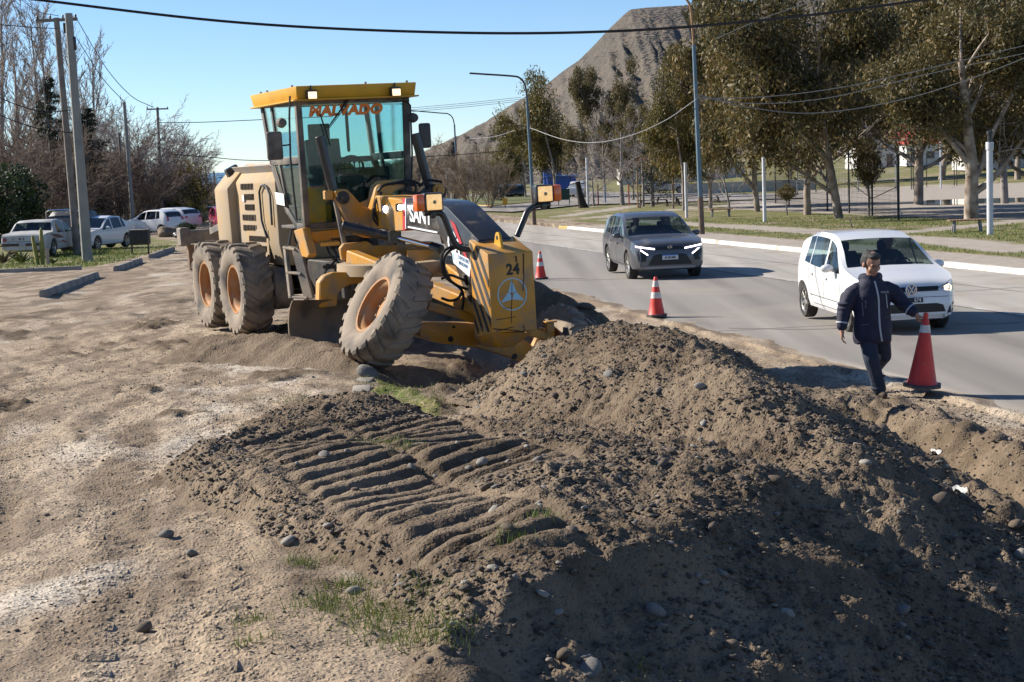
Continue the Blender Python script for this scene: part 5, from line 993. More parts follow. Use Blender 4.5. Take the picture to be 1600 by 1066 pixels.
g = MB(); g.cyl((6.55, NY, .58), (6.80, NY, .55), .16); g.box((6.45, NY, .62), (.3, .34, .2)); part('drawbar_ball', g, Y1, bevel=.02)
p = LG(652, 396, 0, 4.3); g = MB(); g.lathe([(.24, 1.10), (.24, 1.24), (.20, 1.26), (.12, 1.27), (.10, 1.33), (.001, 1.34)], (4.35, .28, 0), n=28, close=False); part('circle_drive', g, Y1, circ, 0)
for yy0 in (-.5, .55):
    g = MB(); arm = [(-1.16, .60), (-1.13, .92), (-1.05, 1.0), (-.93, 1.03), (-.40, 1.0), (-.40, .86), (-.70, .86), (-.84, .82), (-.90, .74), (-.92, .60)] if yy0 < 0 else [(1.1, .5), (1.07, .85), (.95, 1.0), (.4, 1.0), (.4, .86), (.75, .84), (.84, .72), (.88, .5)]
    g.prism(arm, 0, 4.06, 4.22); part('blade_arm', g, Y1, bevel=.015)
g = MB(); prof = []
for t in np.linspace(0, 1, 14): a = -1.15 + 2.2 * t; prof.append((.42 - .56 * math.cos(a), .34 + .44 * math.sin(a)))
bl = MB(); yaw = R(30); rows = []
for yv in np.linspace(-1.62, 1.95, 14): rows.append([(4.12 + (x * math.cos(yaw) - yv * 0) - (yv + 1.3) * math.sin(yaw) * .9 + .12, yv * .98, z - (yv + 1.3) * .10) for x, z in prof])
bl.grid(rows); n = len(bl.v); rows2 = [[(p_[0] - .035, p_[1], p_[2] - .004) for p_ in r_] for r_ in rows]; bl.grid(rows2)
m_ = len(prof); K = len(rows)
for r_ in (0, K - 1):
    for j in range(m_ - 1): bl.f.append((r_ * m_ + j, r_ * m_ + j + 1, n + r_ * m_ + j + 1, n + r_ * m_ + j))
for j in (0, m_ - 1):
    for i in range(K - 1): bl.f.append((i * m_ + j, (i + 1) * m_ + j, n + (i + 1) * m_ + j, n + i * m_ + j))
part('blade', bl, mat('blade_steel', (.075, .066, .058), (.13, .115, .10), 5, .55, metal=.3, dust=(.24, .18, .125), dustamt=.40, dscale=3), bevel=0)

# ---- front axle
g = MB(); q = [LG(*p_, 0, 6.2) for p_ in [(652, 507), (660, 503), (742, 505), (800, 520), (822, 533), (848, 556), (856, 570), (833, 571), (790, 556), (745, 543), (690, 537), (655, 527)]]
g.prism([(p_[1], p_[2]) for p_ in q], 0, 5.98, 6.24); fa = part('front_axle', g, Y1, bevel=.02, seg=2)
for pp, r_ in (((704, 530), .035), ((804, 557), .035), ((709, 511), .018)): c = LG(*pp, 0, 6.24); g = MB(); g.cyl((6.2, c[1], c[2]), (6.246, c[1], c[2]), r_, n=14); part('axle_hole', g, BLK, fa, 0)
c = LG(778, 530, 0, 6.9); g = MB(); g.cyl((6.2, NY + .05, .27), (6.82, NY + .05, .27), .10, n=20); part('axle_pivot', g, Y1, fa, .01)
g = MB(); g.bar(LG(668, 478, 0, 6.35), LG(745, 499, 0, 6.35), .08, .10); part('lean_bar', g, Y1, fa, .01)
g = MB(); g.bar(LG(822, 518, 0, 6.35), LG(864, 527, 0, 6.35), .08, .10); part('lean_bar', g, Y1, fa, .01)
for s_, wc in ((-1, RWC), (1, LWC)):
    o_ = Vector(outv) * (-s_); g = MB(); g.cyl(wc + o_ * .02, wc - o_ * .30, .16, .12, 20); g.bar(wc - o_ * .26 + Vector(upv) * .28, wc - o_ * .26 - Vector(upv) * .30, .16, .12, up=(1, 0, 0)); part('knuckle', g, Y1, fa, .02)
g = MB(); p = LG(859, 512, 0, 6.4); g.box((6.4, p[1], p[2]), (.05, .10, .12)); g.box((6.4, p[1], p[2] + .07), (.12, .15, .02)); part('axle_bracket', g, Y1, fa, .006)
for pp in ([(722, 383), (700, 388), (690, 402), (694, 430), (714, 446), (730, 452)], [(724, 384), (704, 391), (694, 408), (700, 434), (720, 452), (724, 466), (722, 484)], [(690, 436), (702, 430), (716, 434), (728, 440), (736, 452)], [(690, 466), (704, 470), (716, 466), (722, 456)], [(726, 430), (728, 442), (736, 450)]):
    g = MB(); g.tube(bend([LG(*p_, 0, 6.45) for p_ in pp]), .017, 7); part('hose', g, RBH, bevel=0)

# ================================================================== CARS
TYR = mat('car_tyre', (.022, .021, .020), (.04, .037, .034), 12, .85, dust=(.20, .17, .135), dustamt=.22, dscale=6)
ALU = mat('alloy_wheel', (.42, .42, .42), (.33, .32, .30), 8, .35, metal=.8, dust=(.30, .26, .2), dustamt=.25, dscale=7)
INT = mat('car_interior', (.035, .034, .034), (.055, .053, .05), 9, .8)
TRIM = mat('black_plastic_trim', (.020, .020, .021), rough=.55); DKG = mat('grille_black', (.010, .010, .011), rough=.4)
PLT = mat('plate_white', (.60, .61, .60), rough=.5); PBL = mat('plate_blue', (.05, .16, .42), rough=.5)
CG = glass('car_glass', (.55, .64, .62), .01, .97); CGD = glass('car_glass_dark', (.22, .26, .27), .01, .95)
TAIL = mat('tail_lamp', (.45, .02, .02), rough=.2, coat=.5); CLR = mat('clear_lamp', (.62, .62, .58), (.35, .34, .32), 20, .12, metal=.5, coat=.8); LIT = mat('lamp_lit', (1, .9, .7), emit=1.3, emitcol=(1, .74, .38)); DRL = mat('running_light', (1, .95, 1), emit=5, emitcol=(.95, .86, 1))
CHRC = mat('car_chrome', (.6, .6, .6), rough=.12, metal=1); DOORGAP = mat('panel_gap', (.01, .01, .01), rough=.9)
WHEELS = {}
def car_wheel(r, w, spokes, hub, m=ALU):
    key = (r, w, spokes, m.name)
    if key in WHEELS: return WHEELS[key]
    h = w / 2; rr = r * .66; b = MB(); b.lathe([(rr, -h * .8), (rr + .02, -h), (r - .03, -h), (r - .006, -h * .75), (r, -h * .4), (r, h * .4), (r - .006, h * .75), (r - .03, h), (rr + .02, h), (rr, h * .8)], n=36, close=False); ty = b.mesh('tyre', 0); ty.materials.append(TYR)
    b = MB(); b.lathe([(rr + .005, -h * .8), (rr + .008, h * .86), (rr - .012, h * .88), (rr - .03, h * .55), (rr - .04, -h * .2), (.03, -h * .25)], n=36, close=False)
    for k in range(spokes):
        a = 2 * math.pi * k / spokes
        if hub == 'steel': b.cyl((math.cos(a) * rr * .6, math.sin(a) * rr * .6, h * .1), (math.cos(a) * rr * .6, math.sin(a) * rr * .6, h * .42), .03, n=8)
        else: b.bar((math.cos(a) * .04, math.sin(a) * .04, h * .62), (math.cos(a) * (rr - .015), math.sin(a) * (rr - .015), h * .72), rr * .24 if spokes < 7 else rr * .15, .03)
    b.cyl((0, 0, h * .1), (0, 0, h * .70), rr * .22, n=14); rm = b.mesh('wheel', .004); rm.materials.append(m)
    WHEELS[key] = (ty, rm); return WHEELS[key]
def cr(pts, x):
    """smooth monotone-ish interpolation through points sorted by x"""
    xs = [p[0] for p in pts]; ys = [p[1] for p in pts]
    if x <= xs[0]: return ys[0]
    if x >= xs[-1]: return ys[-1]
    i = max(j for j in range(len(xs)) if xs[j] <= x); i = min(i, len(xs) - 2); h = xs[i + 1] - xs[i]; t = (x - xs[i]) / h
    def sl(j):
        if j <= 0 or j >= len(xs) - 1: k = min(max(j, 0), len(xs) - 2) if j <= 0 else len(xs) - 2; return (ys[k + 1] - ys[k]) / (xs[k + 1] - xs[k])
        a = (ys[j] - ys[j - 1]) / (xs[j] - xs[j - 1]); b = (ys[j + 1] - ys[j]) / (xs[j + 1] - xs[j])
        return 0 if a * b <= 0 else 2 * a * b / (a + b)
    m0, m1 = sl(i), sl(i + 1)
    return ((2 * t ** 3 - 3 * t * t + 1) * ys[i] + (t ** 3 - 2 * t * t + t) * h * m0 + (-2 * t ** 3 + 3 * t * t) * ys[i + 1] + (t ** 3 - t * t) * h * m1)
class Car:
    def __init__(s, sp):
        s.sp = sp; s.top = sorted(sp['top']); s.belt = sorted(sp['belt']); s.x0 = s.top[0][0]; s.x1 = s.top[-1][0]; s.bot = sorted(sp.get('bot', [(s.x0, .30), (s.x0 + .35, .20), (s.x1 - .4, .20), (s.x1, .26)]))
    def width(s, x):
        sp = s.sp; w = sp['w'] / 2; a = sp.get('nose', .55); b = sp.get('tail', .35); k = 1.0
        if x > s.x1 - a: t = (x - (s.x1 - a)) / a; k = 1 - sp.get('nosecut', .20) * t ** 2.4
        if x < s.x0 + b: t = ((s.x0 + b) - x) / b; k = 1 - sp.get('tailcut', .10) * t ** 2.2
        return w * k
    def sect(s, x):
        w = s.width(x); zt = cr(s.top, x); zb = cr(s.bot, x); be = min(cr(s.belt, x), zt - .05); h = zt - be; tum = s.sp.get('tum', .30)
        y6 = w * .975 - tum * max(h - .05, 0); z6 = be + h * .84; y7 = y6 - min(.085, .05 + .1 * h); z7 = zt - .022
        mid = zb + (be - zb) * .55
        return [(0, zb), (w * .78, zb), (w * .94, zb + .05), (w * .985, zb + (be - zb) * .22), (w, mid), (w * .995, zb + (be - zb) * .82), (w * .972, be), (y6 + (w * .972 - y6) * .42, be + (z6 - be) * .55), (y6, z6), (y7, z7), (y7 * .55, zt - .006), (0, zt)]
    def lim(s, x): q = s.sect(x); return q[6], q[8], q[9], q[11]
def shell(c):
    xs = list(np.linspace(c.x0, c.x0 + .3, 8)[:-1]) + list(np.linspace(c.x0 + .3, c.x1 - .45, 30)[:-1]) + list(np.linspace(c.x1 - .45, c.x1, 12)); b = MB(); n = None; ringn = None
    for x in xs:
        q = c.sect(x); ring = [(x, y, z) for y, z in q] + [(x, -y, z) for y, z in q[-2:0:-1]]; ringn = len(ring); b.v += ring
    for i in range(len(xs) - 1):
        for j in range(ringn): b.f.append((i * ringn + j, i * ringn + (j + 1) % ringn, (i + 1) * ringn + (j + 1) % ringn, (i + 1) * ringn + j))
    b.f.append(tuple(range(ringn - 1, -1, -1))); m = (len(xs) - 1) * ringn; b.f.append(tuple(range(m, m + ringn)))
    return b
def boolean_cut(me, cutter):
    a = bpy.data.objects.new('cut_a', me); k = bpy.data.objects.new('cut_b', cutter)
    md = a.modifiers.new('b', 'BOOLEAN'); md.operation = 'DIFFERENCE'; md.object = k; md.solver = 'EXACT'
    return baked(a, k)
def make_car(name, label, sp, loc, yaw, paint, group=None, pitch=0.0, near=False, seats=True):
    """body lofted from its side outline, glass cut out of it, wheels, lamps; x forward"""
    c = Car(sp); me = shell(c).mesh('body', 0, smooth=0); wb = sp['wb']; r = sp['r']; cut = MB(); n = 26; ar = sp.get('arch', r + .055)
    for ax in (wb / 2, -wb / 2): cut.cyl((ax, -2, r + .01), (ax, -sp['w'] / 2 + .30, r + .01), ar, n=n); cut.cyl((ax, 2, r + .01), (ax, sp['w'] / 2 - .30, r + .01), ar, n=n)
    me = boolean_cut(me, cut.mesh('cut', 0, smooth=0))
    bm = bmesh.new(); bm.from_mesh(me); win = sp['win']; ws0, ws1 = sp['ws']; rw = sp.get('rw')
    def cutp(co, no): bmesh.ops.bisect_plane(bm, geom=bm.verts[:] + bm.edges[:] + bm.faces[:], dist=1e-4, plane_co=co, plane_no=no)
    zb_, zt_ = .9, 1.45
    for xb0, xt0, xb1, xt1 in win:
        for xb, xt in ((xb0, xt0), (xb1, xt1)): d = Vector((xt - xb, 0, zt_ - zb_)); cutp((xb, 0, zb_), Vector((d.z, 0, -d.x)).normalized())
    for x in (ws0, ws1): cutp((x, 0, 0), (1, 0, 0))
    if rw:
        for x in rw[:2]: cutp((x, 0, 0), (1, 0, 0))
    me.name = 'body'
    root = thing(name, label, 'car' if 'cat' not in sp else sp['cat'], group=group); root.rotation_mode = 'XYZ'; root.location = loc; root.rotation_euler = (0, pitch, yaw)
    sets = {}
    for f in bm.faces:
        p = f.calc_center_median(); k = 'body'
        if c.x0 + .02 < p.x < c.x1 - .02:
            (yb, zb), (y6, z6), (y7, z7), (_, zt) = c.lim(p.x); ay = abs(p.y)
            if zb + .01 < p.z < z6 - .004 and z6 - zb > .10 and ay > y6 - .03 and abs(f.normal.y) > .5:
                for wi, (xb0, xt0, xb1, xt1) in enumerate(win):
                    t = (p.z - zb_) / (zt_ - zb_); lo = xb0 + (xt0 - xb0) * t; hi = xb1 + (xt1 - xb1) * t
                    if min(lo, hi) < p.x < max(lo, hi): k = ('side_window', wi, p.y > 0)
            elif p.z > z7 - .03 and ay < y7 and f.normal.z > .05:
                if ws1 < p.x < ws0: k = 'windshield'
                elif rw and rw[0] < p.x < rw[1]: k = 'rear_window'
        sets.setdefault(k, []).append(f)
    def extract(k, nm, m, parent):
        b = MB(); mp = {}
        for f in sets[k]:
            ids = []
            for v in f.verts:
                if v.index not in mp: mp[v.index] = len(b.v); b.v.append(tuple(v.co))
                ids.append(mp[v.index])
            b.f.append(tuple(ids))
        me2 = bpy.data.meshes.new(nm); me2.from_pydata(b.v, [], b.f); me2.polygons.foreach_set('use_smooth', np.ones(len(b.f), bool)); me2.set_sharp_from_angle(angle=R(32)); return link(nm, me2, m, parent)
    bm.verts.index_update(); body = extract('body', 'body', paint, root); bvh = BVHTree.FromBMesh(bm)
    for k in sets:
        if k == 'windshield': extract(k, 'windshield', sp.get('glass', CG), root)
        elif k == 'rear_window': extract(k, 'rear_window', sp.get('rglass', CG), root)
        elif k != 'body': extract(k, 'side_window', sp.get('sglass', CG), root)
    def dec(nm, poly, m, side='front', off=.004, par=root, thick=.0, res=.06):
        """a shaped piece lying on the body: outline in (y,z) seen from front or rear, or (x,z) seen from a side"""
        g = bmesh.new(); P_ = {'front': lambda a, b: (9, a, b), 'rear': lambda a, b: (-9, a, b), 'left': lambda a, b: (a, 9, b), 'right': lambda a, b: (a, -9, b)}[side]; D = {'front': Vector((-1, 0, 0)), 'rear': Vector((1, 0, 0)), 'left': Vector((0, -1, 0)), 'right': Vector((0, 1, 0))}[side]
        vs = [g.verts.new(P_(*q)) for q in poly]; g.faces.new(vs)
        ex = Vector((0, 1, 0)) if side in ('front', 'rear') else Vector((1, 0, 0))
        a = [q[0] for q in poly]; z = [q[1] for q in poly]
        for i in range(1, int((max(a) - min(a)) / res) + 1): bmesh.ops.bisect_plane(g, geom=g.verts[:] + g.edges[:] + g.faces[:], dist=1e-5, plane_co=ex * (min(a) + i * res), plane_no=ex)
        for i in range(1, int((max(z) - min(z)) / res) + 1): bmesh.ops.bisect_plane(g, geom=g.verts[:] + g.edges[:] + g.faces[:], dist=1e-5, plane_co=(0, 0, min(z) + i * res), plane_no=(0, 0, 1))
        last = None
        for v in g.verts:
            hit = bvh.ray_cast(v.co, D)
            if hit[0] is None: hit = bvh.find_nearest(Vector((c.x1 - .05 if side == 'front' else c.x0 + .05, v.co.y, v.co.z)) if side in ('front', 'rear') else Vector((v.co.x, math.copysign(sp['w'] / 2, v.co.y), v.co.z)))
            v.co = hit[0] - D * off
        bmesh.ops.recalc_face_normals(g, faces=g.faces)
        if thick: 
            bmesh.ops.solidify(g, geom=g.faces[:], thickness=thick)
        me2 = bpy.data.meshes.new(nm); g.to_mesh(me2); g.free(); me2.polygons.foreach_set('use_smooth', np.ones(len(me2.polygons), bool)); me2.set_sharp_from_angle(angle=R(40)); return link(nm, me2, m, par)
    ty, rm = car_wheel(r, sp.get('tw', .20), sp.get('spokes', 5), sp.get('hub', 'alloy'), sp.get('wheelmat', ALU))
    for sx in (1, -1):
        for sy in (1, -1):
            w = link('wheel', rm, None, root); link('tyre', ty, None, w); st = sp.get('steer', 0) if sx > 0 else 0
            w.matrix_local = Matrix.Translation((sx * wb / 2, sy * (sp['w'] / 2 - sp.get('tw', .2) / 2 - .02), r)) @ Matrix.Rotation(st, 4, 'Z') @ Matrix.Rotation(-sy * math.pi / 2, 4, 'X') @ Matrix.Rotation(rnd.uniform(0, 6), 4, 'Z')
    cow = ws0; bl = cr(c.belt, 0); wI = sp['w'] / 2 - .09
    g = MB(); g.box(((ws0 + c.x0 + .25) / 2, 0, .42), (ws0 - c.x0 - .3, wI * 2, .05)); g.box((ws0 - .22, 0, bl - .10), (.5, wI * 2 - .02, .16)); g.box((-.15, 0, .52), (.9, .24, .25)); g.build('interior', INT, root, .03)
    if seats:
        for sy in (-1, 1):
            sxp = sp.get('seatx', -.05); g = MB(); g.box((sxp + .05, sy * .36, .60), (.5, .48, .18)); g.box((sxp - .22, sy * .36, .92), (.14, .46, .58), Matrix.Rotation(R(-14), 3, 'Y')); g.box((sxp - .33, sy * .36, 1.28), (.09, .24, .17)); g.build('front_seat', INT, root, .05, 2)
        g = MB(); g.box((sp.get('seatx', -.05) - .95, 0, .78), (.16, wI * 1.8, .60), Matrix.Rotation(R(-12), 3, 'Y')); g.build('rear_seat', INT, root, .05)
        g = MB(); sy = sp.get('drv', 1); pts = [(ws0 - .52 + .05 * math.sin(t), sy * .36 + .17 * math.cos(t), bl + .02 + .16 * math.sin(t)) for t in np.linspace(0, 2 * math.pi, 17)]; g.tube(pts, .014, 6); g.build('steering_wheel', TRIM, root)
    for sy in (-1, 1):   # door mirrors
        mx = sp.get('mirx', ws0 - .38); yb = c.sect(mx)[6][0]; zb = c.sect(mx)[6][1]
        g = MB(); g.ball((mx + .02, sy * (yb + .13), zb + .075), (.075, .115, .07), 12, 8); g.bar((mx, sy * (yb - .02), zb + .02), (mx, sy * (yb + .09), zb + .05), .06, .035); g.build('door_mirror', sp.get('mirm', paint), root)
    return root, body, dec, c
def seg(dec, nm, a, b, w, m, side, **k):
    d = Vector((b[0] - a[0], b[1] - a[1])).normalized(); n = Vector((-d.y, d.x)) * w / 2; return dec(nm, [(a[0] + n.x, a[1] + n.y), (b[0] + n.x, b[1] + n.y), (b[0] - n.x, b[1] - n.y), (a[0] - n.x, a[1] - n.y)], m, side, **k)
def doors(dec, lines, handles, paint, sides=('left', 'right')):
    for sd in sides:
        for a, b in lines: seg(dec, 'door_gap', a, b, .012, DOORGAP, sd, off=.002)
        for x, z in handles: dec('door_handle', [(x - .09, z - .015), (x + .09, z - .015), (x + .09, z + .018), (x - .09, z + .018)], paint, sd, off=.028, thick=.02)
def paintm(nm, a, b=None, rough=.28, dust=(.36, .31, .24), amt=.12, metal=0.0, dscale=1.6):
    return mat(nm, a, b or a, 3, rough, metal=metal, coat=.6, dust=dust, dustamt=amt, dscale=dscale)
def ground_car(px, py, Y=None):
    p = GP(px, py); return p
# ---- outlines
HATCH = dict(w=1.66, wb=2.465, r=.30, tw=.195, top=[(2.00, .52), (1.985, .66), (1.93, .80), (1.80, .885), (1.5, .96), (1.08, 1.045), (.62, 1.285), (.22, 1.475), (-.2, 1.54), (-.75, 1.545), (-1.15, 1.49), (-1.42, 1.40), (-1.58, 1.18), (-1.68, .98), (-1.73, .80), (-1.74, .55)],
             belt=[(2.0, .50), (1.9, .72), (1.5, .86), (1.05, .915), (.3, .935), (-.6, .965), (-1.4, 1.02), (-1.8, .85)], ws=(1.06, .30), rw=(-1.64, -1.45), win=[(.92, .28, .08, .05), (-.0, -.03, -.80, -.77), (-.83, -.80, -1.16, -1.05)], nosecut=.22, tum=.27, seatx=-.05, mirx=.62)
SUVP = dict(w=1.87, wb=2.71, r=.355, tw=.225, top=[(2.22, .60), (2.20, .80), (2.10, .93), (1.9, .99), (1.5, 1.045), (1.02, 1.10), (.55, 1.34), (.15, 1.54), (-.3, 1.615), (-.9, 1.61), (-1.5, 1.54), (-1.95, 1.40), (-2.15, 1.12), (-2.24, .90), (-2.25, .6)],
            belt=[(2.22, .58), (2.1, .82), (1.6, .94), (1.0, 1.0), (-.5, 1.04), (-1.6, 1.10), (-2.25, .9)], ws=(1.0, .24), rw=(-2.12, -1.80), win=[(.80, .24, .02, -.0), (-.07, -.09, -.95, -.92), (-1.02, -.99, -1.62, -1.42)], bot=[(-2.25, .42), (-1.95, .27), (1.85, .25), (2.22, .30)], nosecut=.17, tum=.28, seatx=-.05, spokes=10, mirx=.66)
SEDAN = dict(w=1.74, wb=2.6, r=.31, top=[(2.2, .50), (2.17, .68), (2.0, .82), (1.5, .90), (.95, .97), (.45, 1.22), (.05, 1.40), (-.45, 1.46), (-.95, 1.42), (-1.45, 1.20), (-1.75, 1.04), (-2.1, 1.0), (-2.2, .90), (-2.22, .55)], belt=[(2.2, .48), (1.5, .80), (.9, .87), (-.5, .91), (-1.8, .95), (-2.22, .80)], ws=(.93, .12), rw=(-1.70, -1.02), win=[(.80, .2, -.02, -.04), (-.10, -.12, -.92, -.86), (-.97, -.92, -1.25, -1.06)], tum=.30)
OLD = dict(w=1.80, wb=2.78, r=.32, top=[(2.28, .50), (2.26, .72), (2.2, .80), (1.5, .86), (.72, .915), (.42, 1.14), (.10, 1.335), (-.3, 1.40), (-.8, 1.40), (-1.05, 1.33), (-1.32, 1.02), (-1.42, .945), (-1.9, .93), (-2.2, .90), (-2.28, .80), (-2.30, .50)], belt=[(2.28, .48), (1.5, .80), (.7, .85), (-1.4, .88), (-2.1, .86), (-2.30, .70)], ws=(.70, .20), rw=(-1.34, -1.08), win=[(.58, .22, -.08, -.08), (-.16, -.16, -.92, -.86)], tum=.26, nosecut=.08, tailcut=.06, nose=.2, tail=.2, spokes=5, hub='steel', tw=.18)
PICK = dict(w=1.85, wb=3.1, r=.38, tw=.24, top=[(2.5, .62), (2.48, .88), (2.35, 1.02), (1.7, 1.09), (1.30, 1.14), (.95, 1.42), (.62, 1.70), (.2, 1.76), (-.55, 1.74), (-.68, 1.70), (-.74, 1.12), (-1.5, 1.10), (-2.6, 1.10), (-2.66, 1.05), (-2.68, .6)], belt=[(2.5, .6), (2.3, .92), (1.3, 1.06), (-.6, 1.09), (-2.6, 1.06), (-2.68, .9)], bot=[(-2.68, .5), (-2.4, .36), (2.2, .34), (2.5, .4)], ws=(1.27, .66), rw=(-.735, -.69), win=[(1.08, .66, .32, .30), (.25, .23, -.52, -.50)], tum=.24, seatx=.35, nosecut=.12, tailcut=.04, spokes=6, cat='pickup')

# ---- white hatchback coming along the road
def on_road(px, py): return GP(px, py)
HEAD = math.atan2(-.979, .205)          # driving towards the camera
WHP = paintm('white_car_paint', (.70, .71, .72), (.72, .72, .72), .22, (.56, .50, .40), .13, dscale=1.2)
lf = np.array(at(1330, 519, -.07)); hp = np.array([lf[0] + .60, lf[1] + 1.25])
root, body, dec, c = make_car('hatchback_car', 'white hatchback with round front badge driving past the man', dict(HATCH, glass=CG, sglass=CG), (hp[0], hp[1], float(zroad(hp[1])) + .02), HEAD - R(6.5), WHP, pitch=R(.5))
for sy in (1, -1):
    M_ = lambda p: [(sy * a, b) for a, b in p]
    hl = dec('headlamp', M_([(.44, .70), (.70, .655), (.775, .70), (.76, .80), (.70, .855), (.60, .80), (.47, .76)]), CLR, off=.006)
    dec('lit_bulb', M_([(.55, .70), (.66, .68), (.70, .74), (.64, .79), (.55, .76)]), LIT, off=.010, par=hl)
    dec('fog_lamp_surround', M_([(.58, .33), (.76, .38), (.77, .50), (.70, .50), (.62, .44)]), DKG, off=.006); dec('fog_lamp', M_([(.68, .40), (.73, .40), (.74, .46), (.69, .46)]), CLR, off=.011)
    dec('tail_lamp', M_([(.62, .80), (.76, .80), (.74, 1.06), (.64, 1.04)]), TAIL, 'rear', .006)
dec('grille', [(-.46, .69), (.46, .69), (.46, .765), (-.46, .765)], DKG, off=.006)
for z in (.712, .742): seg(dec, 'grille_bar', (-.44, z), (.44, z), .010, TRIM, 'front', off=.014)
dec('lower_grille', [(-.56, .36), (.56, .36), (.52, .47), (.42, .50), (-.42, .50), (-.52, .47)], DKG, off=.005)
for z in (.40, .445): seg(dec, 'grille_bar', (-.52, z), (.52, z), .012, TRIM, 'front', off=.012)
seg(dec, 'bumper_lip', (-.66, .30), (.66, .30), .05, mat('silver_trim', (.45, .45, .45), rough=.35, metal=.5), 'front', off=.008); seg(dec, 'bumper_crease', (-.72, .60), (.72, .60), .008, DOORGAP, 'front', off=.003)
pl = dec('number_plate', [(-.20, .515), (.20, .515), (.20, .615), (-.20, .615)], PLT, off=.016)
pm = np.array([v.co[:] for v in pl.data.vertices]); pc = pm.mean(0); dec('plate_field', [(-.17, .525), (.19, .525), (.19, .60), (-.17, .60)], DKG, off=.020, par=pl)
text_mesh('plate_lettering', '674', .085, PLT, pl, axes((pm[:, 0].max() + .008, .10, .562), (0, 1, 0), (0, 0, 1)), .001, .9, 1.0, .002)
hit = pm[:, 0].max() + .004; bz = .725; g = MB(); n = 28; P0 = lambda r_, a_: (hit, r_ * math.cos(a_), bz + r_ * math.sin(a_))
g.cyl((hit - .02, 0, bz), (hit, 0, bz), .088, n=28); bd = g.build('round_badge', mat('badge_blue', (.05, .13, .26), rough=.3), root, 0)
g = MB(); g.add([(hit + .003, r_ * math.cos(2 * math.pi * i / n), bz + r_ * math.sin(2 * math.pi * i / n)) for r_ in (.09, .077) for i in range(n)], [(i, (i + 1) % n, n + (i + 1) % n, n + i) for i in range(n)])
for a_, b_ in (((-.040, .062), (-.003, .006)), ((.040, .062), (.003, .006)), ((-.070, .028), (-.032, -.062)), ((-.032, -.062), (0, .0)), ((0, 0), (.032, -.062)), ((.032, -.062), (.070, .028))): g.bar((hit + .004, a_[0], bz + a_[1]), (hit + .004, b_[0], bz + b_[1]), .014, .004, up=(1, 0, 0))
g.build('badge_letters', CHRC, bd, 0)
doors(dec, [((.98, .40), (.96, .90)), ((.05, .32), (.05, .95)), ((-.82, .62), (-.86, .96)), ((-.60, .33), (-.82, .62)), ((.98, .40), (.95, .32)), ((.95, .32), (-.60, .32))], [(.18, .80), (-.66, .82)], WHP)
for sd in ('left', 'right'): seg(dec, 'side_sill', (-.85, .255), (.85, .255), .05, TRIM, sd, off=.004); seg(dec, 'side_moulding', (-.78, .46), (.90, .46), .012, DOORGAP, sd, off=.003)
g = MB(); g.tube([(.95, -.45, 1.10), (.98, .02, 1.075)], .010, 5); g.tube([(.96, .05, 1.09), (.98, .58, 1.06)], .010, 5); g.build('wiper', TRIM, root)
g = MB(); g.tube([(-.95, 0, 1.55), (-1.10, 0, 1.72)], .008, 5); g.build('aerial', TRIM, root)
HATCH_ROOT = root

# ---- grey crossover behind it
GRP = paintm('grey_car_paint', (.085, .088, .098), (.10, .103, .112), .30, (.20, .185, .165), .20, metal=.35)
lf = np.array(at(977, 433.5, -.16)); hp = np.array([lf[0] + .80, lf[1] + 1.35])
root, body, dec, c = make_car('crossover_car', 'dark grey crossover with slanted white running lights on the highway', dict(SUVP), (hp[0], hp[1], float(zroad(hp[1])) + .02), HEAD - R(5), GRP, pitch=R(.5))
for sy in (1, -1):
    M_ = lambda p: [(sy * a, b) for a, b in p]
    seg(dec, 'running_light', (sy * .38, .80), (sy * .84, .875), .028, DRL, 'front', off=.012); seg(dec, 'running_light', (sy * .74, .79), (sy * .56, .66), .024, DRL, 'front', off=.012)
    dec('side_intake', M_([(.62, .50), (.80, .50), (.84, .78), (.76, .78), (.58, .64)]), DKG, off=.005)
    dec('tail_lamp', M_([(.55, .95), (.85, .92), (.85, 1.0), (.55, 1.02)]), TAIL, 'rear', .006)
dec('upper_grille', [(-.36, .77), (.36, .77), (.38, .82), (.30, .85), (-.30, .85), (-.38, .82)], DKG, off=.005)
dec('lower_grille', [(-.56, .40), (.56, .40), (.42, .64), (.32, .67), (-.32, .67), (-.42, .64)], DKG, off=.006)
for z in (.46, .53): seg(dec, 'grille_bar', (-.48, z), (.48, z), .012, TRIM, 'front', off=.012)
seg(dec, 'bumper_lip', (-.74, .34), (.74, .34), .045, mat('grey_trim', (.25, .25, .26), rough=.4, metal=.4), 'front', off=.010)
pl = dec('number_plate', [(-.20, .53), (.20, .53), (.20, .66), (-.20, .66)], PLT, off=.018); dec('plate_band', [(-.20, .63), (.20, .63), (.20, .66), (-.20, .66)], PBL, off=.021, par=pl)
pm = np.array([v.co[:] for v in pl.data.vertices]); text_mesh('plate_lettering', 'AI 353 MD', .075, BLK, pl, axes((pm[:, 0].max() + .008, 0, .58), (0, 1, 0), (0, 0, 1)), .001, .85, 1.0, .002)
g = MB(); hx = c.x1 + .0; 
for a_, b_ in (((-.065, .0), (-.02, .03)), ((-.02, .03), (.06, .03)), ((-.065, 0), (-.03, -.02)), ((-.03, -.02), (.05, -.012)), ((.02, .01), (.05, -.012))): g.bar((hx, a_[0], .835 + a_[1]), (hx, b_[0], .835 + b_[1]), .012, .008, up=(1, 0, 0))
g.build('front_badge', CHRC, root, 0)
doors(dec, [((.98, .45), (.94, .98)), ((-.03, .36), (-.03, 1.02)), ((-1.0, .70), (-1.05, 1.05)), ((-.70, .36), (-1.0, .70)), ((.95, .36), (-.70, .36))], [(.12, .86), (-.84, .89)], GRP)
for sd in ('left', 'right'): seg(dec, 'side_skirt', (-.90, .315), (.90, .315), .05, mat('silver_skirt', (.4, .4, .4), rough=.35, metal=.5), sd, off=.006)
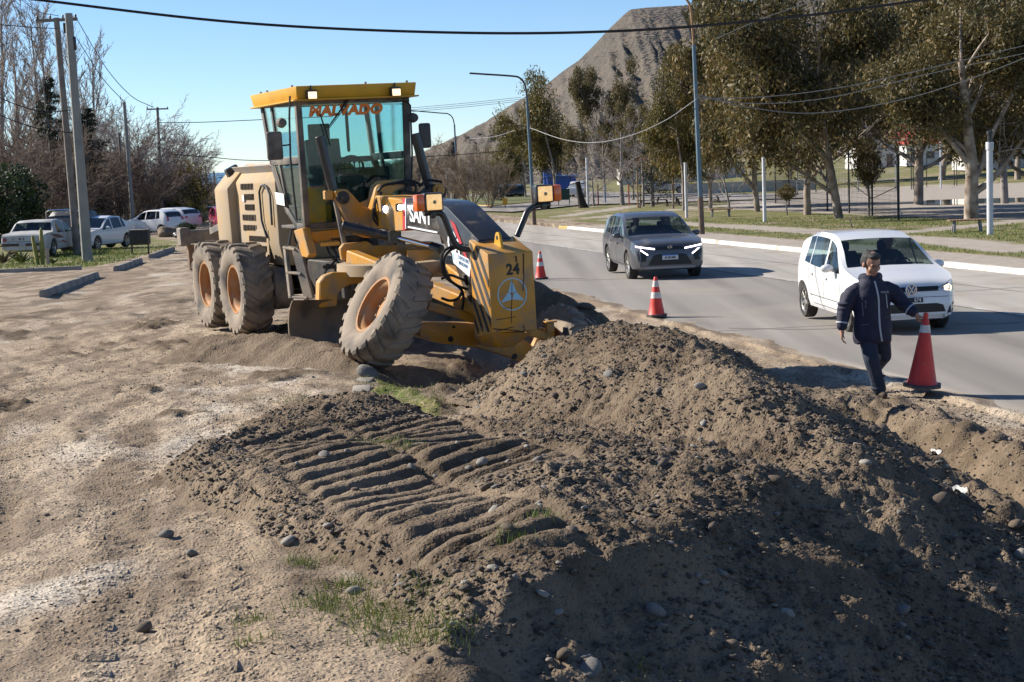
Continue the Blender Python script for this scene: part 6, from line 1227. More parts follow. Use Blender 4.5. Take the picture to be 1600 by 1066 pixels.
for sy in (-1, 1): g = MB(); g.tube([(-.1, sy * .60, 1.545), (-.5, sy * .60, 1.60), (-1.2, sy * .58, 1.585), (-1.5, sy * .57, 1.52)], .014, 6); g.build('roof_rail', TRIM, root)
SUV_ROOT = root

# ---- parked cars on the left
def park(px, py, deg, spec, name, label, paint, group=None, **kw):
    p = GP(px, py); return make_car(name, label, spec, (p[0], p[1], p[2] + .01), R(deg), paint, group, seats=kw.pop('seats', True), **kw)
OWP = mat('faded_white_paint', (.46, .47, .46), (.38, .37, .35), 3, .55, dust=(.28, .17, .10), dustamt=.10, dscale=4)
pf = GP(36, 404)
root, body, dec, c = make_car('old_sedan', 'old faded white sedan with rust spots and a red striped flank beside the concrete pole', dict(OLD, glass=CG, rglass=CG), (pf[0] + .25, pf[1] + 2.25, pf[2] + .03), R(85), OWP)
for sy in (1, -1):
    n = 14; dec('tail_lamp', [(sy * .72 + .085 * math.cos(2 * math.pi * i / n), .70 + .085 * math.sin(2 * math.pi * i / n)) for i in range(n)], mat('old_tail_lamp', (.30, .07, .05), rough=.4), 'rear', .014)
seg(dec, 'rear_bumper', (-.84, .50), (.84, .50), .10, mat('rusty_bumper', (.045, .04, .036), (.10, .06, .04), 9, .8), 'rear', off=.03, thick=.04)
pl = dec('number_plate', [(-.13, .45), (.13, .45), (.13, .55), (-.13, .55)], mat('grimy_plate', (.35, .35, .34), rough=.7), 'rear', .075)
for y_, r_ in ((-.02, .035), (.12, .045), (.40, .02)): dec('rust_hole', [(y_ + r_ * math.cos(2 * math.pi * i / 8), .72 + r_ * math.sin(2 * math.pi * i / 8)) for i in range(8)], mat('rust', (.09, .04, .02), (.18, .08, .04), 20, .9), 'rear', .006)
seg(dec, 'boot_gap', (-.62, .62), (.62, .62), .012, DOORGAP, 'rear', off=.003)
for sd in ('right',):
    dec('flank_stripe', [(-1.75, .86), (-1.35, .86), (-.75, .80), (-.30, .66), (-.55, .66), (-1.0, .67), (-1.3, .72)], mat('stripe_red', (.30, .05, .04), (.22, .07, .05), 6, .6), sd, .004)
    dec('flank_patch', [(-1.55, .84), (-1.2, .83), (-.85, .78), (-.50, .68), (-.95, .70), (-1.2, .74)], mat('primer_grey', (.10, .10, .085), (.14, .13, .11), 6, .8), sd, .007)
    dec('flank_stripe', [(-.9, .52), (-.4, .56), (.05, .42), (-.1, .42), (-.4, .49)], mat('stripe_red', (.3, .05, .04)), sd, .004)
doors(dec, [((.55, .40), (.55, .86)), ((-.14, .40), (-.14, .88)), ((-.95, .5), (-.95, .88))], [(-.02, .74)], CHRC)
root, body, dec, c = park(118, 391, 70, dict(PICK, glass=CGD, sglass=CGD), 'pickup_truck', 'black pickup parked behind the old white sedan', paintm('black_car_paint', (.015, .016, .018), amt=.18, dust=(.14, .12, .10)))
for sy in (1, -1): dec('tail_lamp', [(sy * .80, .70), (sy * .91, .70), (sy * .91, 1.0), (sy * .80, 1.0)], TAIL, 'rear', .006)
g = MB()
for sy in (-1, 1): g.tube([(-.85, sy * .75, 1.08), (-.95, sy * .72, 1.72), (-1.0, sy * .5, 1.80)], .035, 8)
g.tube([(-1.0, -.5, 1.80), (-1.0, .5, 1.80)], .035, 8); g.build('roll_bar', CHRC, root)
SILV = paintm('silver_car_paint', (.46, .47, .48), (.42, .43, .44), .3, amt=.1, metal=.3); WH2 = paintm('plain_white_paint', (.68, .69, .70), amt=.06)
root, body, dec, c = park(150, 390, 110, dict(SEDAN, glass=CGD, sglass=CGD, rglass=CGD), 'parked_sedan', 'damaged white sedan with a battered dark nose, parked beyond the pickup', WH2)
root.rotation_euler[2] = R(255); dec('battered_front', [(-.75, .30), (.75, .30), (.78, .78), (.4, .82), (-.4, .82), (-.78, .78)], mat('bare_front', (.03, .028, .026), (.16, .13, .11), 7, .7), 'front', .01)
for sy in (1, -1): dec('headlamp', [(sy * .45, .60), (sy * .74, .60), (sy * .76, .70), (sy * .48, .72)], CLR, 'front', .02)
root, body, dec, c = park(243, 366, 75, dict(HATCH, glass=CGD, sglass=CGD, rglass=CGD, spokes=7), 'parked_hatchback', 'white hatchback with red tail lamps and damaged nose parked facing the shrubs', WH2)
root.rotation_euler[2] = R(150)
for sy in (1, -1): dec('tail_lamp', [(sy * .56, .86), (sy * .78, .82), (sy * .70, 1.10), (sy * .58, 1.12)], TAIL, 'rear', .008)
doors(dec, [((.05, .32), (.05, .95)), ((-.82, .5), (-.86, .96))], [(.18, .80)], WH2)
root, body, dec, c = park(264, 361, 150, dict(SUVP, glass=CGD, sglass=CGD, rglass=CGD), 'parked_crossover', 'white crossover partly hidden behind the parked white hatchback', WH2)
for sy in (1, -1): dec('tail_lamp', [(sy * .55, .92), (sy * .88, .90), (sy * .86, 1.0), (sy * .55, 1.03)], TAIL, 'rear', .008)
root, body, dec, c = park(352, 358, 290, dict(HATCH, glass=CGD, sglass=CGD), 'red_hatchback', 'crimson hatchback on the dirt road behind the grader', paintm('crimson_paint', (.30, .02, .06), amt=.10))
for sy in (1, -1): dec('headlamp', [(sy * .44, .66), (sy * .74, .64), (sy * .74, .82), (sy * .5, .78)], mat('lamp_glow', (1, .8, .6), emit=1.2, emitcol=(1, .75, .5)), 'front', .008)
park(331, 346, 100, dict(SEDAN, glass=CGD, sglass=CGD, rglass=CGD), 'far_silver_sedan', 'small silver sedan far down the dirt road left of the crimson hatchback', SILV, seats=False)
park(318, 343, 105, dict(SEDAN, glass=CGD, sglass=CGD, rglass=CGD), 'far_blue_sedan', 'small dark blue sedan farthest down the dirt road under the broom', paintm('navy_paint', (.02, .03, .08), amt=.05), seats=False)
# ---- far right
park(787, 310, 100, dict(SUVP, glass=CGD, sglass=CGD, rglass=CGD), 'far_dark_wagon', 'far dark blue wagon on the side street beyond the grass island, nearer of two', paintm('dark_blue_paint', (.015, .02, .035), amt=.1), seats=False)
park(806, 309, 100, dict(SUVP, glass=CGD, sglass=CGD, rglass=CGD), 'far_black_wagon', 'far black wagon behind the dark blue one on the side street', paintm('black2_paint', (.014, .013, .013), amt=.1), seats=False)
root, body, dec, c = park(904, 309, 80, dict(PICK, glass=CGD, sglass=CGD, rglass=CGD), 'far_white_pickup', 'far white pickup seen from behind near the green notice board', WH2, seats=False)
for sy in (1, -1): dec('tail_lamp', [(sy * .80, .75), (sy * .91, .75), (sy * .91, 1.0), (sy * .80, 1.0)], TAIL, 'rear', .006)
park(1040, 303, 172, dict(PICK, glass=CGD, sglass=CGD, rglass=CGD), 'silver_pickup', 'silver pickup parked beyond the park trees and low wall', SILV, seats=False)
park(1418, 256, 200, dict(SUVP, glass=CGD, sglass=CGD, rglass=CGD), 'far_silver_car', 'silver car parked behind the sports court fence', SILV, seats=False)

# ================================================================== STREET FURNITURE, POLES, WIRES, BUILDINGS
def gz(x, y): return float(ground_base(np.array([x]), np.array([y]))[0])
def cyl_pts(p0, p1, n): p0 = np.array(p0); p1 = np.array(p1); return [p0 + (p1 - p0) * t for t in np.linspace(0, 1, n)]
CON1 = mat('cone_red', (.62, .045, .03), (.52, .04, .03), 6, .5, dust=(.35, .2, .14), dustamt=.10, dscale=9); CON2 = mat('cone_band', (.66, .66, .64), (.5, .49, .46), 8, .5); CON3 = mat('cone_rubber_base', (.045, .05, .055), (.08, .08, .08), 8, .8, dust=(.25, .21, .17), dustamt=.2, dscale=7)
def cone(label, loc, H=.75, W_=.42, bands=((.45, .60), (.78, .93)), tilt=(0, 0), group='traffic cones'):
    t = thing('traffic_cone', label, 'cone', loc, rnd.uniform(0, 1), group); t.rotation_euler = (tilt[0], tilt[1], rnd.uniform(0, 1))
    r0, r1 = W_ * .36, W_ * .075; rad = lambda k: r0 + (r1 - r0) * k
    b = MB(); b.lathe([(rad(0) + .02, .03), (rad(.02), .06), (rad(.3), .03 + (H - .03) * .3), (rad(.7), .03 + (H - .03) * .7), (rad(.97), .03 + (H - .03) * .97), (rad(1) - .008, H), (.001, H)], n=28, close=False); b.build('cone_body', CON1, t)
    for a, c in bands: b = MB(); b.lathe([(rad(a) + .003, .03 + (H - .03) * a), (rad(c) + .003, .03 + (H - .03) * c)], n=28, close=False); b.build('reflective_band', CON2, t)
    b = MB(); n = 8; b.prism([(W_ / 2 * math.cos(2 * math.pi * (i + .5) / n), W_ / 2 * math.sin(2 * math.pi * (i + .5) / n)) for i in range(n)], 2, 0, .04); b.build('rubber_base', CON3, t, .01, 2)
    return t
p = at(1026, 496, -.10); cone('red and white cone at the road edge in front of the grey crossover', (p[0], p[1], float(zroad(p[1])) + .03), .73, .42, ((.44, .60), (.74, .90)))
p = at(845, 435, -.19); cone('red and white cone half hidden behind the grader counterweight', (p[0], p[1], float(zroad(p[1])) + .02), .72, .40, ((.44, .60), (.74, .90)))

# ---- street lamps along the far kerb
LMB = mat('lamp_blue_paint', (.085, .15, .20), (.12, .18, .22), 4, .55, dust=(.16, .13, .11), dustamt=.16, dscale=2); LMR = mat('lamp_rusty', (.36, .20, .09), (.26, .15, .08), 5, .7); LMD = mat('lamp_dark', (.05, .05, .055), rough=.6); LMW = mat('lamp_base_brown', (.12, .085, .06), (.17, .12, .09), 4, .8)
def street_lamp(label, base, path, rusty=False, split=.30):
    p = GP(*base); Y = p[1]; t = thing('street_lamp', label, 'street lamp', p, group='street lamps along the highway'); P_ = [np.array([0, 0, -.2])] + [atY(a, b_, Y) - p for a, b_ in path]; arm0 = len(path) - 4
    k = max(1, len(P_) - 5); low = P_[:2]; s = P_[0] + (P_[1] - P_[0]) * split
    b = MB(); b.tube([P_[0], s], [.12, .11], 10); b.build('lower_pole', LMW, t); b = MB(); b.tube([s, P_[1]], [.10, .075], 10); b.build('pole', LMB, t)
    Q = []
    pts = P_[1:]
    for i in range(len(pts) - 1):
        for u in np.linspace(0, 1, 5)[:-1]:
            p0 = pts[max(i - 1, 0)]; p1 = pts[i]; p2 = pts[i + 1]; p3 = pts[min(i + 2, len(pts) - 1)]; Q.append(.5 * ((2 * p1) + (-p0 + p2) * u + (2 * p0 - 5 * p1 + 4 * p2 - p3) * u * u + (-p0 + 3 * p1 - 3 * p2 + p3) * u ** 3))
    Q.append(pts[-1]); b = MB(); b.tube(Q, .05, 8); b.build('arm', LMR if rusty else LMD, t); e = pts[-1]; d = (pts[-1] - pts[-2]); d = d / np.linalg.norm(d); b = MB(); b.bar(e - d * .1, e + d * .75, .22, .09); b.build('lamp_head', LMD, t, .03)
    return t
street_lamp('tall blue street lamp with a rusty top beside the grey crossover', (1097, 366), [(1084, 70), (1081, 30), (1079, 12), (1073, 0), (1062, -10), (1000, -22)], True, .22)
street_lamp('blue street lamp with a long bent arm at the middle of the photo', (835, 349), [(823, 150), (820, 132), (812, 122), (800, 119), (755, 116)])
street_lamp('farthest street lamp with a bent arm right of the cab', (717, 322), [(710, 195), (707, 184), (700, 178), (690, 177), (655, 174)])

# ---- utility poles on the left
WOOD = mat('weathered_pole_wood', (.15, .125, .105), (.22, .19, .165), 2.5, .9, bump=.4, bscale=16); CPOLE = mat('grey_green_pole', (.20, .205, .185), (.27, .265, .24), 1.6, .9, bump=.15, bscale=20); INS = mat('insulator_dark', (.03, .03, .032), rough=.4)
def pole(label, base, top, r0, r1, m, arm=None, arms2=None, lamp=None, group='utility poles along the dirt road', Yoff=0, boxes=()):
    p = GP(*base); Y = p[1] + Yoff; p = np.array([p[0], p[1], p[2]]) if not Yoff else np.array([*atY(*base, Y)[:2], gz(*atY(*base, Y)[:2])]); T = atY(*top, Y) - p; t = thing('utility_pole', label, 'pole', p, group=group)
    b = MB(); b.tube([(0, 0, -.3), T * .5, T], [r0, (r0 + r1) / 2, r1], 10); b.build('pole', m, t)
    if arm:
        a, c = atY(*arm[0], Y) - p, atY(*arm[1], Y) - p; b = MB(); b.bar(a, c, .11, .12); cr_ = b.build('crossarm', WOOD, t, .01)
        for u in np.linspace(.04, .96, arm[2] if len(arm) > 2 else 4): q = a + (c - a) * u; b = MB(); b.lathe([(.02, .05), (.05, .09), (.03, .12), (.05, .15), (.03, .19), (.001, .2)], q, n=10, close=False); b.build('insulator', INS, cr_)
    if lamp: a = atY(*lamp[0], Y) - p; c = atY(*lamp[1], Y) - p; b = MB(); b.bar(a, c, .05, .05); b.bar(a + (c - a) * .6, c, .16, .10); b.build('lamp_arm', LMD, t, .01)
    for q in boxes: a = atY(*q[0], Y) - p; b = MB(); b.box(a, (q[1], .15, q[2])); b.build('pole_box', INS, t, .03, 2)
    return t
pole('leaning dark wooden pole with a crossarm beside the concrete pole', (121, 398), (88, 28), .15, .11, WOOD, ((56, 33), (121, 30), 4), boxes=(((102, 44), .14, .40),))
pole('thick grey pole in front of the wooden one beside the old sedan', (137, 409), (107, 21), .19, .13, CPOLE, boxes=(((116, 68), .12, .46),))
pole('plain grey-green pole behind the black rubbish box', (209, 362), (194, 160), .15, .11, CPOLE)
pole('short dark wooden pole left of the grey-green one', (197, 358), (186, 208), .13, .10, WOOD)
pole('wooden pole with a wide crossarm above the leafless thicket', (254, 352), (246, 168), .15, .11, WOOD, ((229, 171), (263, 170), 3))
for i, (b_, tp, lm) in enumerate([((276, 345), (273, 243), None), ((297, 343), (293, 258), None), ((300, 343), (295, 249), ((296, 258), (309, 255))), ((318, 342), (313, 273), None), ((326, 342), (321, 259), ((322, 266), (329, 264))), ((341, 340), (334, 268), ((335, 279), (348, 277))), ((354, 338), (352, 281), ((352, 284), (362, 282))), ((360, 336), (358, 286), None)]):
    pole(['far wooden pole over the yellow broom', 'far thin pole between the broom and the sea', 'far pole with a lamp arm nearest the broom', 'far short pole in front of the sea, left of a lamp pole', 'far lamp pole standing against the sea', 'far lamp pole right of the sea view beside the crimson car', 'farther lamp pole just left of the grader hood', 'farthest pole against the grader hood'][i], b_, tp, .13, .10, WOOD, lamp=lm, group='far poles towards the sea')

# ---- wires
WIRE = mat('black_cable', (.012, .012, .013), rough=.5); WIREG = mat('grey_wire', (.20, .20, .20), rough=.5)
def wire(label, pts, Ys, r, m=WIRE, name='overhead_cable', group='overhead wires', n=10):
    P_ = [atY(a, b_, y) for (a, b_), y in zip(pts, Ys)]; Q = []
    for i in range(len(P_) - 1):
        for u in np.linspace(0, 1, n)[:-1]:
            p0 = P_[max(i - 1, 0)] if i > 0 else 2 * P_[0] - P_[1]; p1 = P_[i]; p2 = P_[i + 1]; p3 = P_[i + 2] if i + 2 < len(P_) else 2 * P_[-1] - P_[-2]; Q.append(.5 * ((2 * p1) + (-p0 + p2) * u + (2 * p0 - 5 * p1 + 4 * p2 - p3) * u * u + (-p0 + 3 * p1 - 3 * p2 + p3) * u ** 3))
    Q.append(P_[-1]); b = MB(); b.tube(Q, r, 5); o = b.build(name, m); return tag(o, label, 'cable', group)
wire('thick black cable sagging across the whole top of the photo', [(-250, -40), (60, 0), (380, 36), (700, 51), (960, 49), (1200, 31), (1430, 2), (1750, -45)], [30] * 8, .026)
wire('upper pale wire from the tall blue lamp post to the right', [(1088, 154), (1200, 151), (1330, 134), (1480, 100), (1640, 62)], [62] * 5, .016, WIREG); wire('middle pale wire from the tall blue lamp post to the right', [(1088, 151), (1180, 162), (1300, 152), (1450, 116), (1640, 75)], [62] * 5, .016, WIREG); wire('lowest pale wire sagging right of the tall blue lamp post', [(1088, 147), (1160, 166), (1270, 177), (1400, 158), (1520, 122), (1640, 75)], [62] * 6, .018, WIREG)
wire('pale wire sagging between the two nearer blue lamp posts', [(828, 200), (880, 218), (930, 223), (985, 212), (1040, 188), (1088, 155)], [82, 79, 76, 73, 68, 63], .018, WIREG); wire('pale wire between the middle and the far lamp posts', [(735, 217), (770, 214), (805, 204)], [110, 103, 95], .018, WIREG)
wire('thin wire crossing behind the cab left', [(246, 192), (320, 191), (412, 187), (520, 182)], [70] * 4, .016); wire('thin wire just above the sea left of the cab', [(268, 241), (330, 246), (420, 251), (660, 245), (790, 236)], [90] * 5, .022)
wire('thin distant wire low over the hill, upper of three', [(640, 169), (730, 161), (815, 152)], [150] * 3, .02, WIREG); wire('thin distant wire low over the hill, middle of three', [(640, 172), (730, 164), (815, 155)], [150] * 3, .02, WIREG); wire('thin distant wire low over the hill, lowest of three', [(640, 175), (730, 167), (815, 158)], [150] * 3, .02, WIREG)
wire('steep wire from the poplars to the crossarm pole, upper one', [(120, 30), (165, 105), (205, 150), (240, 168)], [66, 68, 70, 72], .016); wire('steep wire from the poplars to the crossarm pole, lower one', [(120, 60), (160, 122), (195, 160)], [66, 68, 70], .016)
wire('slack wire on the far left below the crossarm', [(-20, 145), (30, 165), (70, 175), (113, 172)], [60] * 4, .02); wire('lower slack wire on the far left', [(-20, 172), (30, 192), (70, 203), (115, 208)], [60] * 4, .02); wire('upper left wire to the leaning poles', [(-10, 38), (40, 42), (90, 45)], [60] * 3, .015); wire('faint wire running up left from the leaning poles', [(30, -3), (60, 18), (92, 25)], [60] * 3, .012); wire('long faint wire high over the eucalypts', [(1120, 60), (1200, 26), (1290, -4)], [60] * 3, .014, WIREG)

# ---- white posts of the park
WPO = mat('white_post_paint', (.62, .63, .66), (.52, .52, .53), 2, .6, dust=(.3, .26, .2), dustamt=.1)
for base, top, r, lamp, lb in [((1547, 367), (1547, 222), .105, True, 'tallest white post with a black lamp cap on the right'), ((1195, 347), (1193, 246), .085, False, 'white post right of the tall blue lamp post'), ((1073, 340), (1072, 254), .085, False, 'white post left of the tall blue lamp post'), ((919, 324), (918, 246), .09, False, 'white post beside the dark stump')]:
    p = GP(*base); h = atY(*top, p[1])[2] - p[2]; t = thing('white_post', lb, 'post', p, group='white posts in the park'); b = MB(); b.lathe([(r, -.2), (r, h - .28), (r * 1.25, h - .25), (r * 1.25, h), (.001, h)] if lamp else [(r, -.2), (r, h), (.001, h)], n=16, close=False); b.build('post_shaft', WPO, t)
    if lamp: b = MB(); b.lathe([(r * .75, h), (r * .75, h + .22), (r * 1.0, h + .25), (r * 1.0, h + .36), (.001, h + .4)], n=14, close=False); b.build('lamp_cap', INS, t)
# wooden stakes and red posts by the side street
for px, py, tp, col, lb in [(997, 325, 268, (.28, .17, .08), 'brown stake beside the leafless trees'), (935, 321, 289, (.20, .03, .03), 'dark red playground post right of the white post'), (983, 320, 288, (.42, .09, .03), 'orange-red playground post behind the leafless trees'), (946, 318, 289, (.06, .16, .28), 'blue playground post next to the dark red one'), (1001, 320, 290, (.45, .30, .05), 'yellow playground post beside the brown stake')]:
    p = GP(px, py); h = atY(px, tp, p[1])[2] - p[2]; b = MB(); b.cyl((p[0], p[1], p[2] - .1), (p[0], p[1], p[2] + h), .055, n=8); tag(b.build('playground_post', mat('post_%d' % px, col, rough=.6)), lb, 'post', 'playground posts')
# dark stump
p = GP(907, 325); b = MB(); b.tube([(p[0] + .25, p[1], p[2] - .1), (p[0] + .1, p[1], p[2] + .5), (p[0] - .05, p[1], p[2] + 1.3), (p[0] - .15, p[1], p[2] + 2.0)], [.42, .30, .22, .20], 10); tag(b.build('tree_stump', mat('charred_bark', (.02, .017, .015), (.04, .033, .03), 8, .95, bump=.6, bscale=12)), 'dark leaning tree stump near the notice board', 'stump')
# ---- signs
def board(name, label, cat, px, py, wpx, hpx, base_py, m, legs=2):
    p = GP(px, base_py); Y = p[1]; s = Y / FPX; c = atY(px, py, Y) - p; t = thing(name, label, cat, p); w, h = wpx * s, hpx * s; b = MB(); b.box((c[0], -.03, c[2]), (w, .05, h)); b.build('panel', m, t, .005)
    for k in ((-1, 1) if legs == 2 else (0,)): b = MB(); b.cyl((c[0] + k * w * .47, 0.02, -.1), (c[0] + k * w * .47, 0.02, c[2] + (h * .5 if legs == 2 else 0)), .04, n=8); b.build('leg', LMD, t)
    return t
board('notice_board', 'dark green notice board on two legs near the junction', 'sign', 881, 304, 18, 17, 322, mat('board_green', (.012, .05, .035), rough=.5)); board('yellow_sign', 'small yellow sign on the grass island', 'sign', 789, 315, 8, 10, 327, mat('sign_yellow', (.55, .30, .03), rough=.6), 1); t = board('white_sign', 'small white sign on a pole by the tan scrub', 'sign', 724, 302, 10, 8, 321, WHT, 1)
# ---- benches
SLAT = mat('bench_slat_brown', (.20, .12, .075), (.27, .175, .115), 3, .8); BLEG = mat('bench_leg_grey', (.20, .20, .21), rough=.7); DWOOD = mat('dark_bench_wood', (.05, .036, .028), (.09, .065, .05), 4, .85)
def bench(label, px, py, L, h, W_, rz, n, m, lm, group=None):
    p = GP(px, py); t = thing('park_bench', label, 'bench', p, rz, group)
    for i in range(n): b = MB(); b.box((-L / 2 + L * (i + .5) / n, 0, h), (L / n * .78, W_, .05)); b.build('slat', m, t, .006)
    for sx in (-.42, -.16, .16, .42) if L > 2.5 else (-.36, .36): b = MB(); b.bar((sx * L, -W_ * .34, -.05), (sx * L * .92, -W_ * .2, h - .02), .07, .07, up=(0, 1, 0)); b.bar((sx * L, W_ * .34, -.05), (sx * L * .92, W_ * .2, h - .02), .07, .07, up=(0, 1, 0)); b.build('leg', lm, t)
bench('brown slatted bench at the foot of the biggest eucalyptus', 1511, 362, 1.35, .42, .45, -.05, 11, SLAT, BLEG); bench('brown slatted bench in the shade beside the pale eucalyptus', 1126, 339, 1.3, .42, .45, .05, 11, SLAT, BLEG); bench('long dark wooden bench right of the brown stake', 1031, 323, 3.6, .5, .4, .25, 3, DWOOD, DWOOD); bench('second long dark wooden bench reaching behind the eucalypts', 1075, 318, 6.0, .55, .4, .2, 3, DWOOD, DWOOD)
# ---- sports court fence, posts, backboard
FEN = mat('fence_dark', (.02, .022, .024), rough=.6); FENG = mat('fence_grey', (.26, .27, .28), rough=.6)
fence = thing('court_fence', 'tall dark steel fence of the sports court with grey mesh bays', 'fence', GP(1404, 344))
fo = np.array(fence.location)
def fpost(px, py, tp, r=.045, m=FEN): p = GP(px, py); h = atY(px, tp, p[1])[2] - p[2]; q = p - fo; b = MB(); b.cyl((q[0], q[1], q[2] - .2), (q[0], q[1], q[2] + h), r, n=8); b.build('fence_post', m, fence); return q, h
near_p = [fpost(*a) for a in [(1404, 344, 238, .06), (1363, 338, 283), (1327, 333, 236), (1293, 330, 262), (1233, 322, 246), (1212, 318, 250), (1180, 314, 252)]]
far_p = [fpost(*a) for a in [(1424, 296, 228), (1427, 296, 240), (1448, 292, 240), (1470, 290, 236), (1491, 290, 224), (1495, 290, 224), (1569, 284, 200), (1571, 284, 200), (1246, 302, 230, .05, FENG), (1341, 300, 240, .05, FENG), (1400, 298, 240, .05, FENG), (1275, 301, 236), (1300, 301, 236)]]
for (a, ha), (c, hc) in zip(near_p[:-1], near_p[1:]):
    for f in (.5, .97): b = MB(); b.bar((a[0], a[1], a[2] + ha * f), (c[0], c[1], c[2] + hc * f), .03, .03); b.build('fence_rail', FEN, fence)
for (a, ha), (c, hc) in zip(near_p[:-1], near_p[1:]):
    W3 = MB(); L_ = np.linalg.norm((c - a)[:2]); nn = max(3, int(L_ / .32)); hm = min(ha, hc)
    for j in range(nn): q = a + (c - a) * j / nn; W3.bar((q[0], q[1], q[2] + .05), (q[0], q[1], q[2] + hm * .97), .010, .010, up=(0, 1, 0))
    for j in range(9): W3.bar((a[0], a[1], a[2] + hm * (.03 + .94 * j / 8)), (c[0], c[1], c[2] + hm * (.03 + .94 * j / 8)), .010, .010)
    W3.build('mesh_panel', FEN, fence)
for i, k in ((8, 9), (9, 10)):
    (a, ha), (c, hc) = far_p[i], far_p[k]; W3 = MB(); nn = 26
    for j in range(nn): u = j / (nn - 1); q = a + (c - a) * u; h_ = ha + (hc - ha) * u; W3.bar((q[0], q[1], q[2] + h_ * .3), (q[0], q[1], q[2] + h_), .012, .012, up=(0, 1, 0))
    for j in range(12): f = .3 + .7 * j / 11; W3.bar((a[0], a[1], a[2] + ha * f), (c[0], c[1], c[2] + hc * f), .012 if j % 11 else .05, .012 if j % 11 else .05)
    W3.build('mesh_panel', FENG, fence)
for i, k in ((0, 2), (2, 3), (3, 4), (4, 6)):
    (a, ha), (c, hc) = far_p[i], far_p[k]
    for f in (.1, .55, .95): b = MB(); b.bar((a[0], a[1], a[2] + ha * f), (c[0], c[1], c[2] + hc * f), .03, .03); b.build('fence_rail', FEN, fence)
p = GP(1470, 295); t = thing('flood_lamp_post', 'white steel post inside the sports court', 'post', p); b = MB(); b.cyl((0, 0, -.1), (0, 0, 5.2), .07, n=10); b.build('post_shaft', WPO, t)
p = GP(1357, 303); t = thing('basketball_hoop', 'grey basketball backboard among the court trees', 'backboard', p); c = atY(1357, 206, p[1]) - p; b = MB(); b.box((c[0], 0, c[2]), (.75, .05, 1.0)); b.build('backboard', mat('backboard_grey', (.22, .23, .25), rough=.6), t, .01); b = MB(); b.tube([(c[0], .5, 0), (c[0], .5, c[2] - .4), (c[0], .05, c[2])], .06, 8); b.build('support_arm', FEN, t); b = MB(); b.tube([(c[0] + .22 * math.cos(a), -.28 + .22 * math.sin(a), c[2] - .35) for a in np.linspace(0, 2 * math.pi, 13)], .012, 5); b.build('rim', mat('rim_red', (.4, .06, .03)), t)
# puddle on the court
p0 = [GP(*q) for q in [(1425, 318), (1450, 313), (1510, 311), (1600, 309), (1600, 316), (1510, 320), (1440, 321)]]; b = MB(); b.add([(q[0], q[1], q[2] + .012) for q in p0], [tuple(range(len(p0)))]); tag(b.build('puddle', mat('puddle_water', (.03, .03, .03), rough=.03, spec=.8), smooth=0), 'shallow puddle reflecting the sky on the sports court', kind='structure')

# ---- buildings beyond the trees
def house(label, px, py, w, d, h, rz, wallc, roofc, flat=False, wins=4, name='house'):
    p = GP(px, py); t = thing(name, label, 'house', (p[0], p[1], p[2] - .1), rz); wm = mat('wall_%d' % px, wallc, tuple(c * .88 for c in wallc), 1.2, .9, bump=.1, bscale=20); rm = mat('roof_%d' % px, roofc, tuple(c * .8 for c in roofc), 2, .8)
    b = MB(); b.box((0, 0, h / 2), (w, d, h)); b.build('wall', wm, t)
    b = MB()
    if flat: b.box((0, 0, h + .12), (w + .5, d + .5, .22))
    else: b.prism([(-d / 2 - .4, h - .05), (d / 2 + .4, h - .05), (0, h + d * .28)], 0, -w / 2 - .35, w / 2 + .35)
    b.build('roof', rm, t)
    for i in range(wins):
        x = -w / 2 + w * (i + .5) / wins
        if i == wins // 2: b = MB(); b.box((x, -d / 2 - .03, 1.05), (.95, .1, 2.1)); b.build('door', mat('door_brown', (.12, .07, .045), rough=.6), t, .01); continue
        b = MB(); b.box((x, -d / 2 - .02, 1.55), (1.3, .08, 1.2)); f = b.build('window', mat('win_frame', (.55, .55, .53), rough=.5), t, .01); b = MB(); b.box((x, -d / 2 - .05, 1.55), (1.12, .06, 1.02)); b.build('pane', mat('win_pane', (.03, .04, .05), rough=.08, spec=.8), f)
        b = MB(); b.box((x, -d / 2 - .08, .90), (1.45, .16, .07)); b.build('sill', wm, f)
    return t
house('white house with a red roof behind the biggest eucalyptus', 1460, 257, 9, 7, 3.2, -.1, (.60, .60, .58), (.36, .05, .04)); house('white house with a red roof behind the leaning eucalyptus', 1370, 262, 8, 7, 4.6, .05, (.58, .57, .55), (.34, .06, .05)); house('long pale house behind the golden leaved eucalyptus', 1100, 282, 14, 7, 3.0, -.08, (.50, .47, .42), (.28, .27, .25), True, 6); house('cream house behind the leafless grey trees', 1010, 287, 10, 7, 3.2, .0, (.52, .50, .44), (.25, .10, .07)); house('far grey house behind the tan scrub', 745, 296, 12, 8, 3.4, .1, (.34, .33, .32), (.16, .14, .13)); house('brown house behind the parked white hatchback', 175, 345, 9, 7, 2.8, .5, (.26, .17, .12), (.20, .08, .06)); house('white house behind the dark hedge beyond the broom', 318, 332, 9, 8, 3.0, .4, (.52, .52, .50), (.22, .16, .13)); house('pale house behind the court at the right edge', 1575, 262, 12, 8, 3.4, -.05, (.55, .53, .49), (.30, .12, .08))
p = GP(1170, 300); b = MB(); b.box((p[0], p[1], p[2] + .5), (14, .2, 1.1)); b.box((p[0], p[1], p[2] + 1.08), (14.1, .28, .08)); tag(b.build('garden_wall', mat('rendered_wall', (.48, .45, .40), (.40, .37, .33), 1, .9), bevel=.01), 'low pale garden wall behind the park trees', 'wall')
